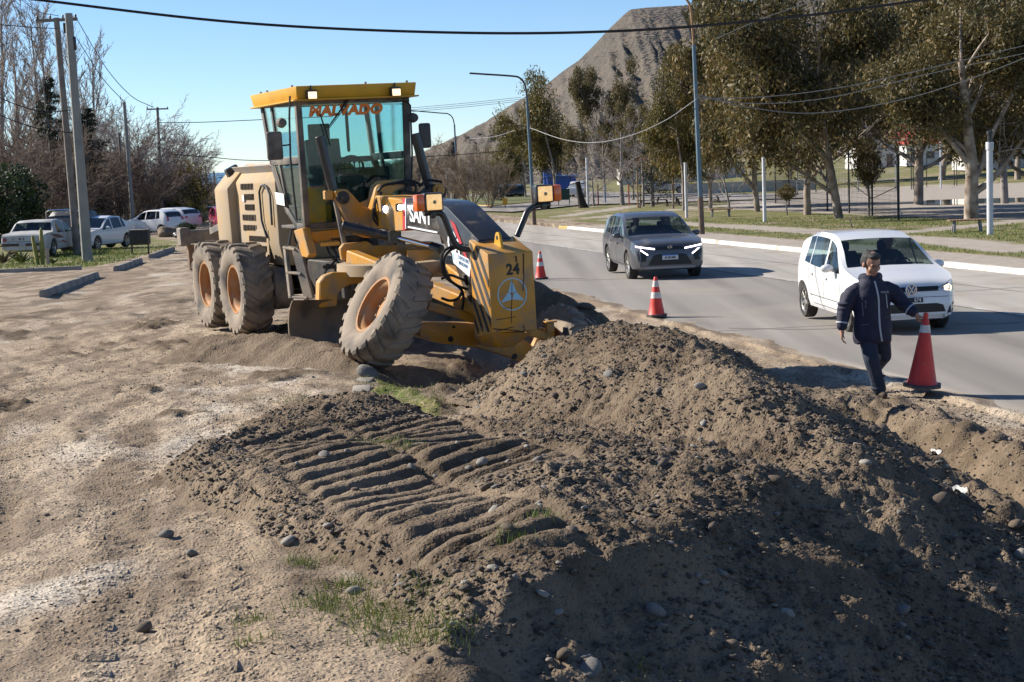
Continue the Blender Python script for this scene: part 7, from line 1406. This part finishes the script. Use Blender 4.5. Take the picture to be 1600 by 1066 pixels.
for px, py, w, h, lb in [(878, 306, 3.4, 2.3, 'blue awning stall behind the notice board'), (864, 300, 2.6, 4.6, 'taller blue hoarding beside the awning stall')]: p = GP(px, py); t = thing('blue_kiosk', lb, 'kiosk', p); b = MB(); b.box((0, 0, h / 2), (w, 2, h)); b.build('wall', mat('kiosk_blue', (.03, .09, .36), (.05, .12, .40), 2, .6), t, .02); b = MB(); b.box((0, -.2, h + .05), (w + .4, 2.6, .1)); b.build('roof', mat('kiosk_roof', (.05, .14, .42), rough=.6), t)

# ---- left side: kerbs, rubbish box, plants, rubbish
CK = mat('old_kerb_concrete', (.20, .185, .165), (.28, .26, .235), 2, .9, bump=.4, bscale=18, dust=(.30, .23, .16), dustamt=.25, dscale=2)
def kerbrun(label, a, c, w=.22, h=.16):
    p = GP(*a); q = GP(*c); d = q - p; L = np.linalg.norm(d[:2]); n = max(1, int(L / 1.0)); t = thing('old_kerb', label, 'kerb', p, group='old kerbs on the dirt road'); 
    for i in range(n):
        u = (i + .5) / n; b = MB(); b.prism([(-w / 2, -.1), (w / 2, -.1), (w / 2 * .8, h * .8), (w * .25, h), (-w * .25, h), (-w / 2 * .8, h * .8)], 0, -L / n / 2 + .01, L / n / 2 - .01); k = b.build('kerb_stone', CK, t, .015, 2); k.location = (d[0] * u, d[1] * u, d[2] * u + rnd.uniform(-.01, .015)); k.rotation_euler = (rnd.uniform(-.04, .04), -math.atan2(d[2], L), math.atan2(d[1], d[0]) + rnd.uniform(-.012, .012))
kerbrun('lone concrete kerb lying nearest on the left of the dirt road', (68, 464), (150, 434)); kerbrun('concrete kerb by the verge right of the grey pole', (182, 424), (219, 411)); kerbrun('farther concrete kerb beyond the rubbish box', (236, 404), (270, 392)); kerbrun('low kerb along the verge in front of the old sedan', (-20, 428), (128, 422), .18, .12)
p = GP(560, 600); q = GP(562, 640); t = thing('kerb_remnant', 'broken pale kerb piece beside the grass at the grader tyre', 'kerb', p)
for i, (px, py) in enumerate([(567, 597), (565, 610), (563, 624)]): z = GP(px, py) - p; b = MB(); b.box((z[0], z[1], z[2] - .028), (.19, .46, .10), Matrix.Rotation(rnd.uniform(-.1, .1), 3, 'Z')); b.build('kerb_stone', mat('pale_kerb', (.22, .195, .165), (.30, .265, .225), 5, .9, bump=.3, bscale=30), t, .02, 2)
p = GP(218, 398); s_ = p[1] / FPX; t = thing('rubbish_box', 'black metal rubbish box on two posts beside the dirt road', 'rubbish box', p); w = 29 * s_; hh = atY(218, 360, p[1])[2] - p[2]; hb_ = atY(218, 383, p[1])[2] - p[2]
b = MB(); b.box((0, .25, (hh + hb_) / 2), (w, .5, hh - hb_)); b.build('box', mat('box_black', (.018, .018, .018), (.035, .03, .028), 6, .6), t, .03, 2); b = MB(); b.box((0, .25, hh + .01), (w * 1.05, .56, .03)); b.build('lid', GY, t, .005)
for k in (-1, 1): b = MB(); b.box((k * w * .44, .2, hb_ / 2), (.06, .06, hb_ + .2)); b.build('leg', BK, t)
SUC = mat('agave_green', (.05, .085, .03), (.16, .17, .05), 5, .6); CAC = mat('cactus_yellow_green', (.15, .16, .035), (.24, .21, .05), 4, .6)
def agave(label, px, py, n, h, m, spread=.8):
    p = GP(px, py); t = thing('agave_plant', label, 'plant', p, group='succulents on the verge')
    for i in range(n):
        a = 2.4 * i; L = h * rnd.uniform(.7, 1.1); d = Vector((math.cos(a) * spread, math.sin(a) * spread, rnd.uniform(.5, 1.1))).normalized(); x, y, _ = frame(d); b = MB(); w = .07; k = [(0, .7), (.35, 1.0), (.7, .6), (1, .03)]; vs = []
        for u, f in k: c_ = d * L * u + Vector((0, 0, -.18 * u * u * L)); vs += [c_ + x * w * f, c_ - y * .025 * f, c_ - x * w * f, c_ + y * .01 * f]
        b.add(vs, [(r_ * 4 + j, r_ * 4 + (j + 1) % 4, r_ * 4 + 4 + (j + 1) % 4, r_ * 4 + 4 + j) for r_ in range(3) for j in range(4)]); b.build('leaf', m, t)
agave('spiky green agave in front of the old sedan', 33, 412, 22, .75, SUC); agave('dry spiky agave at the left edge', 4, 412, 18, .9, mat('dry_leaf', (.20, .15, .10), (.12, .11, .06), 5, .8)); agave('small pale agave beside the cactus', 82, 412, 14, .35, SUC)
p = GP(67, 413); t = thing('cactus_plant', 'yellow-green columnar cactus before the old sedan bumper', 'plant', p)
for dx, h, tl in ((0, 1.25, .02), (-.16, 1.0, -.12)): b = MB(); b.tube([(dx, 0, -.05), (dx + tl * .5, 0, h * .5), (dx + tl, 0, h * .93), (dx + tl, 0, h)], [.07, .085, .06, .01], 7); b.build('stem', CAC, t)
p = GP(75, 413); b = MB(); b.tube([(p[0], p[1], p[2] - .05), (p[0], p[1], p[2] + .55)], .07, 8); tag(b.build('short_stake', mat('stake_pale', (.40, .30, .22), rough=.8)), 'short pale stake beside the cactus', 'stake')
for px, py, r_, m_, lb in [(283, 371, .32, BK, 'black rubbish bag by the dirt road'), (308, 352, .4, mat('bag_white', (.5, .52, .55), rough=.5), 'white rubbish bags on the far verge'), (265, 370, .5, mat('dry_brush', (.22, .17, .12), (.14, .10, .07), 4, .9, bump=1, bscale=8), 'heap of dry cuttings beside the rubbish bag')]:
    p = GP(px, py); V0, F0 = ico(3); ph = rnd.uniform(0, 6); V = V0 * (1 + .16 * np.sin(V0[:, :1] * 4 + ph) + .12 * np.sin(V0[:, 1:2] * 5 + V0[:, 2:] * 4)) * r_ * np.array([1.3, 1, .75]); o = npmesh('rubbish_bag' if 'bag' in lb else 'brush_heap', V + np.array([p[0], p[1], p[2] + r_ * .45]), F0, m_, smooth=True); tag(o, lb, 'rubbish' if 'bag' in lb else 'brush')
for px, py, lb in [(1462, 711, 'scrap of white plastic in the ditch below the road'), (1500, 788, 'white rubbish scrap lower in the ditch'), (1432, 722, 'torn white paper near the ditch rocks')]:
    p = GP(px, py); b = MB(); n = 6; rows = [[(p[0] + .02 * (i - 3) + rnd.uniform(-.008, .008), p[1] + .02 * (j - 3), p[2] + .03 + .02 * math.sin(i * 1.3 + j) + rnd.uniform(0, .015)) for i in range(n)] for j in range(n)]; b.grid(rows); tag(b.build('plastic_scrap', mat('dirty_plastic', (.42, .41, .39), rough=.5)), lb, 'litter', 'litter in the ditch')

# ================================================================== PEOPLE
def blob(name, caps, voxel, m, parent, smooth=6, extra=None):
    """one continuous surface grown round overlapping tapered limbs and ellipsoids"""
    b = MB()
    for c_ in caps:
        if c_[0] == 'e': b.ball(c_[1], c_[2], 14, 10, c_[3] if len(c_) > 3 else None)
        else:
            p0, p1, r0, r1 = c_[1:5]; b.cyl(p0, p1, r0, r1, 12); b.ball(p0, r0, 12, 8); b.ball(p1, r1, 12, 8)
    if extra: extra(b)
    o = bpy.data.objects.new(name + '_raw', b.mesh(name, smooth=0)); md = o.modifiers.new('r', 'REMESH'); md.mode = 'VOXEL'; md.voxel_size = voxel; md.use_smooth_shade = True; sm = o.modifiers.new('s', 'SMOOTH'); sm.factor = .5; sm.iterations = smooth
    me = baked(o); me.name = name; me.materials.clear(); me.polygons.foreach_set('use_smooth', np.ones(len(me.polygons), bool)); return link(name, me, m, parent)
SKIN = mat('skin', (.42, .23, .155), (.36, .19, .125), 20, .55, sss=.1); HAIR = mat('dark_greying_hair', (.012, .011, .011), (.045, .043, .042), 60, .6, bump=.6, bscale=120); NAVY = mat('navy_quilted_jacket', (.013, .014, .034), (.020, .021, .046), 7, .75, bump=.35, bscale=11, bdist=.03, dust=(.09, .085, .09), dustamt=.12, dscale=7); JEAN = mat('dark_blue_trousers', (.018, .027, .048), (.028, .038, .062), 6, .85, bump=.4, bscale=14, bdist=.03, dust=(.10, .09, .08), dustamt=.12, dscale=5); SHOE = mat('brown_dusty_shoe', (.05, .035, .026), (.09, .065, .05), 9, .8); GREYT = mat('pale_piping', (.42, .43, .46), rough=.6); EYE = mat('eye_dark', (.02, .015, .012), rough=.3); LIP = mat('lips', (.22, .085, .065), rough=.6)
def head_caps(c, rot, k=1.0):
    r = lambda v: tuple(Vector(c) + rot @ (Vector(v) * k)); e = lambda o_, s: ('e', r(o_), tuple(q * k for q in s), rot)
    # local: -y is the way the face looks, z up
    return [e((0, .012, .035), (.076, .096, .088)), e((0, -.022, -.02), (.060, .068, .085)), e((0, -.045, -.072), (.036, .036, .036)), e((0, -.092, -.012), (.012, .022, .026)), e((0, -.098, -.028), (.018, .014, .012)), e((.077, .012, -.005), (.012, .020, .032)), e((-.077, .012, -.005), (.012, .020, .032)), e((.034, -.074, .018), (.026, .016, .009)), e((-.034, -.074, .018), (.026, .016, .009)), e((.038, -.058, -.028), (.024, .022, .022)), e((-.038, -.058, -.028), (.024, .022, .022)), e((0, -.086, -.055), (.024, .012, .007)), e((0, -.083, -.064), (.022, .012, .007))], r
def hand_caps(w, d, side, palm_n, curl=.6, grip=False):
    """palm, four fingers of different length with two bends, thumb from the side of the palm"""
    w = Vector(w); d = Vector(d).normalized(); n = Vector(palm_n); n = (n - d * n.dot(d)).normalized(); s = d.cross(n).normalized() * side; out = [('c', w, w + d * .03, .026, .028)]
    for k, L in zip((-1.5, -.5, .5, 1.5), (.066, .078, .074, .056)):
        b0 = w + d * .035 + s * k * .013; b1 = w + d * .085 + s * k * .017; out.append(('c', b0, b1, .014, .0115)); a1 = curl; a2 = curl * 2.1
        k1 = b1 + (d * math.cos(a1) + n * math.sin(a1)) * L * .52; k2 = k1 + (d * math.cos(a2) + n * math.sin(a2)) * L * .48; out += [('c', b1, k1, .0098, .009), ('c', k1, k2, .009, .0075)]
    t0 = w + d * .03 - s * .026; t1 = t0 + (d * .6 - s * .55 + n * .35).normalized() * .035; t2 = t1 + (d * .75 - s * .05 + n * (.7 if grip else .3)).normalized() * .032; out += [('c', t0, t1, .013, .0105), ('c', t1, t2, .0105, .0085)]
    return out
mp = at(1377, 619, 0.0); mz = G(mp[0], mp[1]); man = thing('person', 'man in a navy padded jacket and dark trousers carrying a red cone', 'person', (mp[0], mp[1], mz))
hr = Matrix.Rotation(R(24), 3, 'Z') @ Matrix.Rotation(R(20), 3, 'X') @ Matrix.Rotation(R(-3), 3, 'Y'); HC = (-.11, -.06, 1.555); HK = 1.22; hc, hrw = head_caps(HC, hr, HK)
Lw = Vector((-.455, -.03, .785)); Rw = Vector((.385, -.13, .965)); caps = hc + [('c', (-.10, -.01, 1.32), (-.11, -.035, 1.49), .058, .052), ('c', (-.09, .02, .90), (-.09, .03, 1.20), .12, .11), ('c', (-.26, .02, 1.24), (.08, .02, 1.25), .045, .045), ('c', (-.31, .02, 1.22), (-.41, .03, 1.02), .045, .04), ('c', (-.41, .03, 1.02), Lw, .038, .027), ('c', (.13, .02, 1.22), (.27, -.02, 1.06), .045, .04), ('c', (.27, -.02, 1.06), Rw, .038, .027), ('c', (-.16, .02, .84), (-.13, -.09, .47), .085, .055), ('c', (-.13, -.09, .47), (-.035, -.06, .10), .052, .036), ('c', (.0, .02, .84), (.06, .10, .46), .085, .055), ('c', (.06, .10, .46), (.02, .44, .24), .052, .036), ('c', (-.18, .02, .88), (.02, .02, .88), .11, .11), ('c', (-.035, -.05, .07), (-.01, -.16, .04), .035, .03), ('c', (.02, .44, .22), (.03, .40, .10), .03, .03)]
caps += hand_caps(Lw, (-.05, -.10, -1), 1, (.8, -.2, 0), .45) + hand_caps(Rw, (.35, -.15, -1), -1, (.55, .1, -.3), .95, True)
body = blob('body', caps, .0065, SKIN, man, 3)
# face marks lie on the head
for sx in (-1, 1):
    b = MB(); b.ball(hrw((sx * .032, -.0835, .000)), (.014, .007, .007), 10, 6, hr); b.build('eye', EYE, man); b = MB(); b.bar(hrw((sx * .014, -.092, .020)), hrw((sx * .052, -.080, .022)), .010, .008, up=(0, 1, 0)); b.build('eyebrow', HAIR, man)
b = MB(); b.bar(hrw((-.024, -.094, -.060)), hrw((.024, -.094, -.060)), .006, .006); b.build('lips', LIP, man)
def hairfn(b): pass
hcap = [('e', hrw((0, .028, .050)), (.081*HK, .094*HK, .074*HK), hr), ('e', hrw((0, -.030, .088)), (.062*HK, .052*HK, .032*HK), hr), ('e', hrw((.068, .035, .02)), (.018*HK, .05*HK, .05*HK), hr), ('e', hrw((-.068, .035, .02)), (.018*HK, .05*HK, .05*HK), hr), ('e', hrw((0, .075, -.01)), (.066*HK, .036*HK, .06*HK), hr)] + [('e', hrw((.06 * math.cos(k * 2.4) * rnd.uniform(.4, 1), .02 + .06 * math.sin(k * 2.4), (.093 if abs(math.cos(k * 2.4)) < .8 else .075) + rnd.uniform(-.01, .012))), (.026, .026, .018), hr) for k in range(14)]
blob('hair', hcap, .007, HAIR, man, 2)
def torso(b):
    rows = [(.63, .205, .155, -.09), (.67, .222, .172, -.09), (.78, .222, .175, -.09), (.90, .212, .168, -.09), (1.05, .215, .168, -.09), (1.18, .218, .165, -.09), (1.27, .205, .145, -.09), (1.335, .155, .130, -.095), (1.38, .118, .118, -.10), (1.43, .112, .115, -.105)]; n = 28; vs = []
    for z, rx, ry, cx in rows:
        for i in range(n): a = 2 * math.pi * i / n; f = 1 + .035 * math.sin(5 * a + z * 17) * (1 if z < 1.25 else .3) + .02 * math.sin(z * 42 + 2 * a); vs.append((cx + rx * f * math.cos(a), .02 + ry * f * math.sin(a), z + .012 * math.sin(3 * a) * (z < .7)))
    b.add(vs, [(i * n + j, i * n + (j + 1) % n, (i + 1) * n + (j + 1) % n, (i + 1) * n + j) for i in range(len(rows) - 1) for j in range(n)] + [tuple(range(n - 1, -1, -1)), tuple(range((len(rows) - 1) * n, len(rows) * n))])
jk = [('c', (-.26, .02, 1.255), (-.33, .02, 1.20), .085, .095), ('c', (-.33, .02, 1.20), (-.41, .03, 1.03), .095, .085), ('c', (-.41, .03, 1.03), (-.45, -.015, .845), .085, .064), ('c', (.08, .02, 1.26), (.16, .02, 1.21), .085, .095), ('c', (.16, .02, 1.21), (.27, -.02, 1.07), .095, .085), ('c', (.27, -.02, 1.07), (.36, -.10, .985), .085, .064), ('c', (-.19, .05, 1.385), (-.01, .05, 1.395), .055, .055)]
jk += [('e', (-.40 - .01 * k, .02, 1.10 - .055 * k), (.098 - .006 * k, .095 - .006 * k, .018)) for k in range(4)] + [('e', (.21 + .03 * k, .0 - .02 * k, 1.15 - .045 * k), (.098, .095, .018)) for k in range(3)]
jacket = blob('jacket', jk, .010, NAVY, man, 3, torso); jb = BVHTree.FromPolygons([v.co[:] for v in jacket.data.vertices], [list(p.vertices) for p in jacket.data.polygons])
def on_jacket(x, z, off=.004, y0=-1): h = jb.ray_cast(Vector((x, y0, z)), Vector((0, 1, 0))); return (h[0] if h[0] else Vector((x, -.15, z))) - Vector((0, off, 0))
def piping(pts, w, m, nm):
    P_ = [on_jacket(x, z) for x, z in pts]; b = MB()
    rows = [[p - Vector((w / 2, 0, 0)), p + Vector((w / 2, 0, 0))] for p in P_]; b.grid(rows); b.build(nm, m, jacket)
piping([(-.085 + .075 * t + .012 * math.sin(6 * t), 1.36 - .70 * t) for t in np.linspace(0, 1, 22)], .020, GREYT, 'zip_strip'); piping([(.045 + .015 * t, 1.20 - .16 * t) for t in np.linspace(0, 1, 6)], .010, GREYT, 'pocket_zip'); piping([(-.235 + .012 * t, 1.12 - .16 * t) for t in np.linspace(0, 1, 6)], .009, mat('dim_piping', (.14, .145, .17), rough=.7), 'pocket_zip')
for x0, x1, z in ((-.24, -.17, .855), (.035, .09, .93)): b = MB(); b.bar(on_jacket(x0, z), on_jacket(x1, z + .012), .008, .006); b.build('pocket_edge', mat('dim_piping', (.14, .145, .17)), jacket)
for p0, p1, r_ in ((Vector((-.447, -.012, .87)), Vector((-.443, -.008, .893)), .074), (Vector((.325, -.07, 1.015)), Vector((.338, -.082, 1.003)), .077)): b = MB(); d = (p1 - p0).normalized(); b.lathe([(r_, 0), (r_, .018)], p0, tuple(d), 20, False); b.build('cuff_band', GREYT, jacket)
q = on_jacket(.03, 1.225, .006); text_mesh('chest_lettering', 'MACK', .036, GREYT, jacket, axes(q, (1, .25, 0), (0, 0, 1)), .002)
tr = [('c', (-.16, .02, .80), (-.135, -.09, .47), .112, .092), ('c', (-.135, -.09, .47), (-.045, -.06, .13), .092, .078), ('c', (-.045, -.06, .13), (-.038, -.062, .10), .080, .082), ('c', (.0, .02, .80), (.06, .10, .46), .112, .09), ('c', (.06, .10, .46), (.025, .41, .27), .088, .072), ('c', (-.17, .02, .82), (.01, .02, .82), .13, .13)] + [('e', (-.045 + rnd.uniform(-.02, .02), -.06, .10 + .05 * k), (.088, .085, .016)) for k in range(4)]
blob('trousers', tr, .010, JEAN, man, 3)
for a_, t_ in (((-.035, -.04, .045), (-.005, -.175, .035)), ((.02, .46, .20), (.035, .385, .07))): b_ = [('c', a_, t_, .045, .040), ('e', (np.array(a_) * .5 + np.array(t_) * .5 - np.array([0, 0, .022])), (.05, .12, .02))] if False else [('c', a_, t_, .043, .038)]; blob('shoe', b_, .008, SHOE, man, 2)
# carried cone
cw = man.location; cn = cone('red traffic cone held by the walking man', (mp[0] + .435, mp[1] - .16, mz + .12), .80, .46, ((.79, .90),), (R(4), R(1)))
b = MB(); b.lathe([(.026, .80), (.030, .83), (.026, .86), (.001, .865)], n=14, close=False); b.build('cone_tip', CON1, cn)

# people in the cars, seated
def sitter(label, car, x, y, z, shirt, wheel=True, name='person'):
    M_ = car.matrix_basis @ Matrix.Translation((x, y, z)); t = thing(name, label, 'person', M=M_); rot = Matrix.Rotation(math.pi / 2, 3, 'Z')   # face towards +x
    hc, hw = head_caps((.0, 0, .70), rot); caps = hc + [('c', (0, 0, .50), (0, 0, .62), .052, .05), ('c', (-.06, 0, .05), (-.02, 0, .42), .13, .14), ('c', (-.03, -.16, .46), (-.03, .16, .46), .06, .06), ('c', (-.06, -.09, .03), (.36, -.11, .08), .08, .06), ('c', (-.06, .09, .03), (.36, .11, .08), .08, .06), ('c', (.36, -.11, .08), (.50, -.11, -.2), .055, .045), ('c', (.36, .11, .08), (.50, .11, -.2), .055, .045)]
    arms = []
    for s in (-1, 1): e_ = (.10, s * .24, .26); w_ = (.34, s * .15, .38) if wheel else (.22, s * .1, .12); arms += [('c', (-.03, s * .19, .45), e_, .05, .042), ('c', e_, w_, .04, .028), ('e', (w_[0] + .03, w_[1], w_[2] + .01), (.045, .035, .03))]
    blob('body', caps + arms, .014, SKIN, t, 2); blob('clothing', [('c', (-.06, 0, .04), (-.02, 0, .42), .155, .165), ('c', (-.03, -.17, .45), (-.03, .17, .45), .08, .08)] + [(k_[0], k_[1], k_[2], k_[3] + .018, k_[4] + .018) for k_ in arms if k_[0] == 'c'], .018, shirt, t, 3)
    blob('hair', [('e', hw((0, .03, .06)), (.083, .096, .075), rot), ('e', hw((0, .075, 0)), (.066, .036, .06), rot)], .012, HAIR, t, 1); return t
DS = mat('dark_shirt', (.05, .045, .045), (.07, .065, .06), 8, .85); sitter('driver in dark clothes at the wheel of the white hatchback', HATCH_ROOT, -.10, .36, .66, DS); sitter('driver in dark clothes at the wheel of the grey crossover', SUV_ROOT, -.10, .36, .72, DS); sitter('passenger beside the driver of the grey crossover', SUV_ROOT, -.12, -.36, .70, mat('grey_shirt', (.12, .11, .10), rough=.85), False)

bpy.data.scenes.remove(TMP)
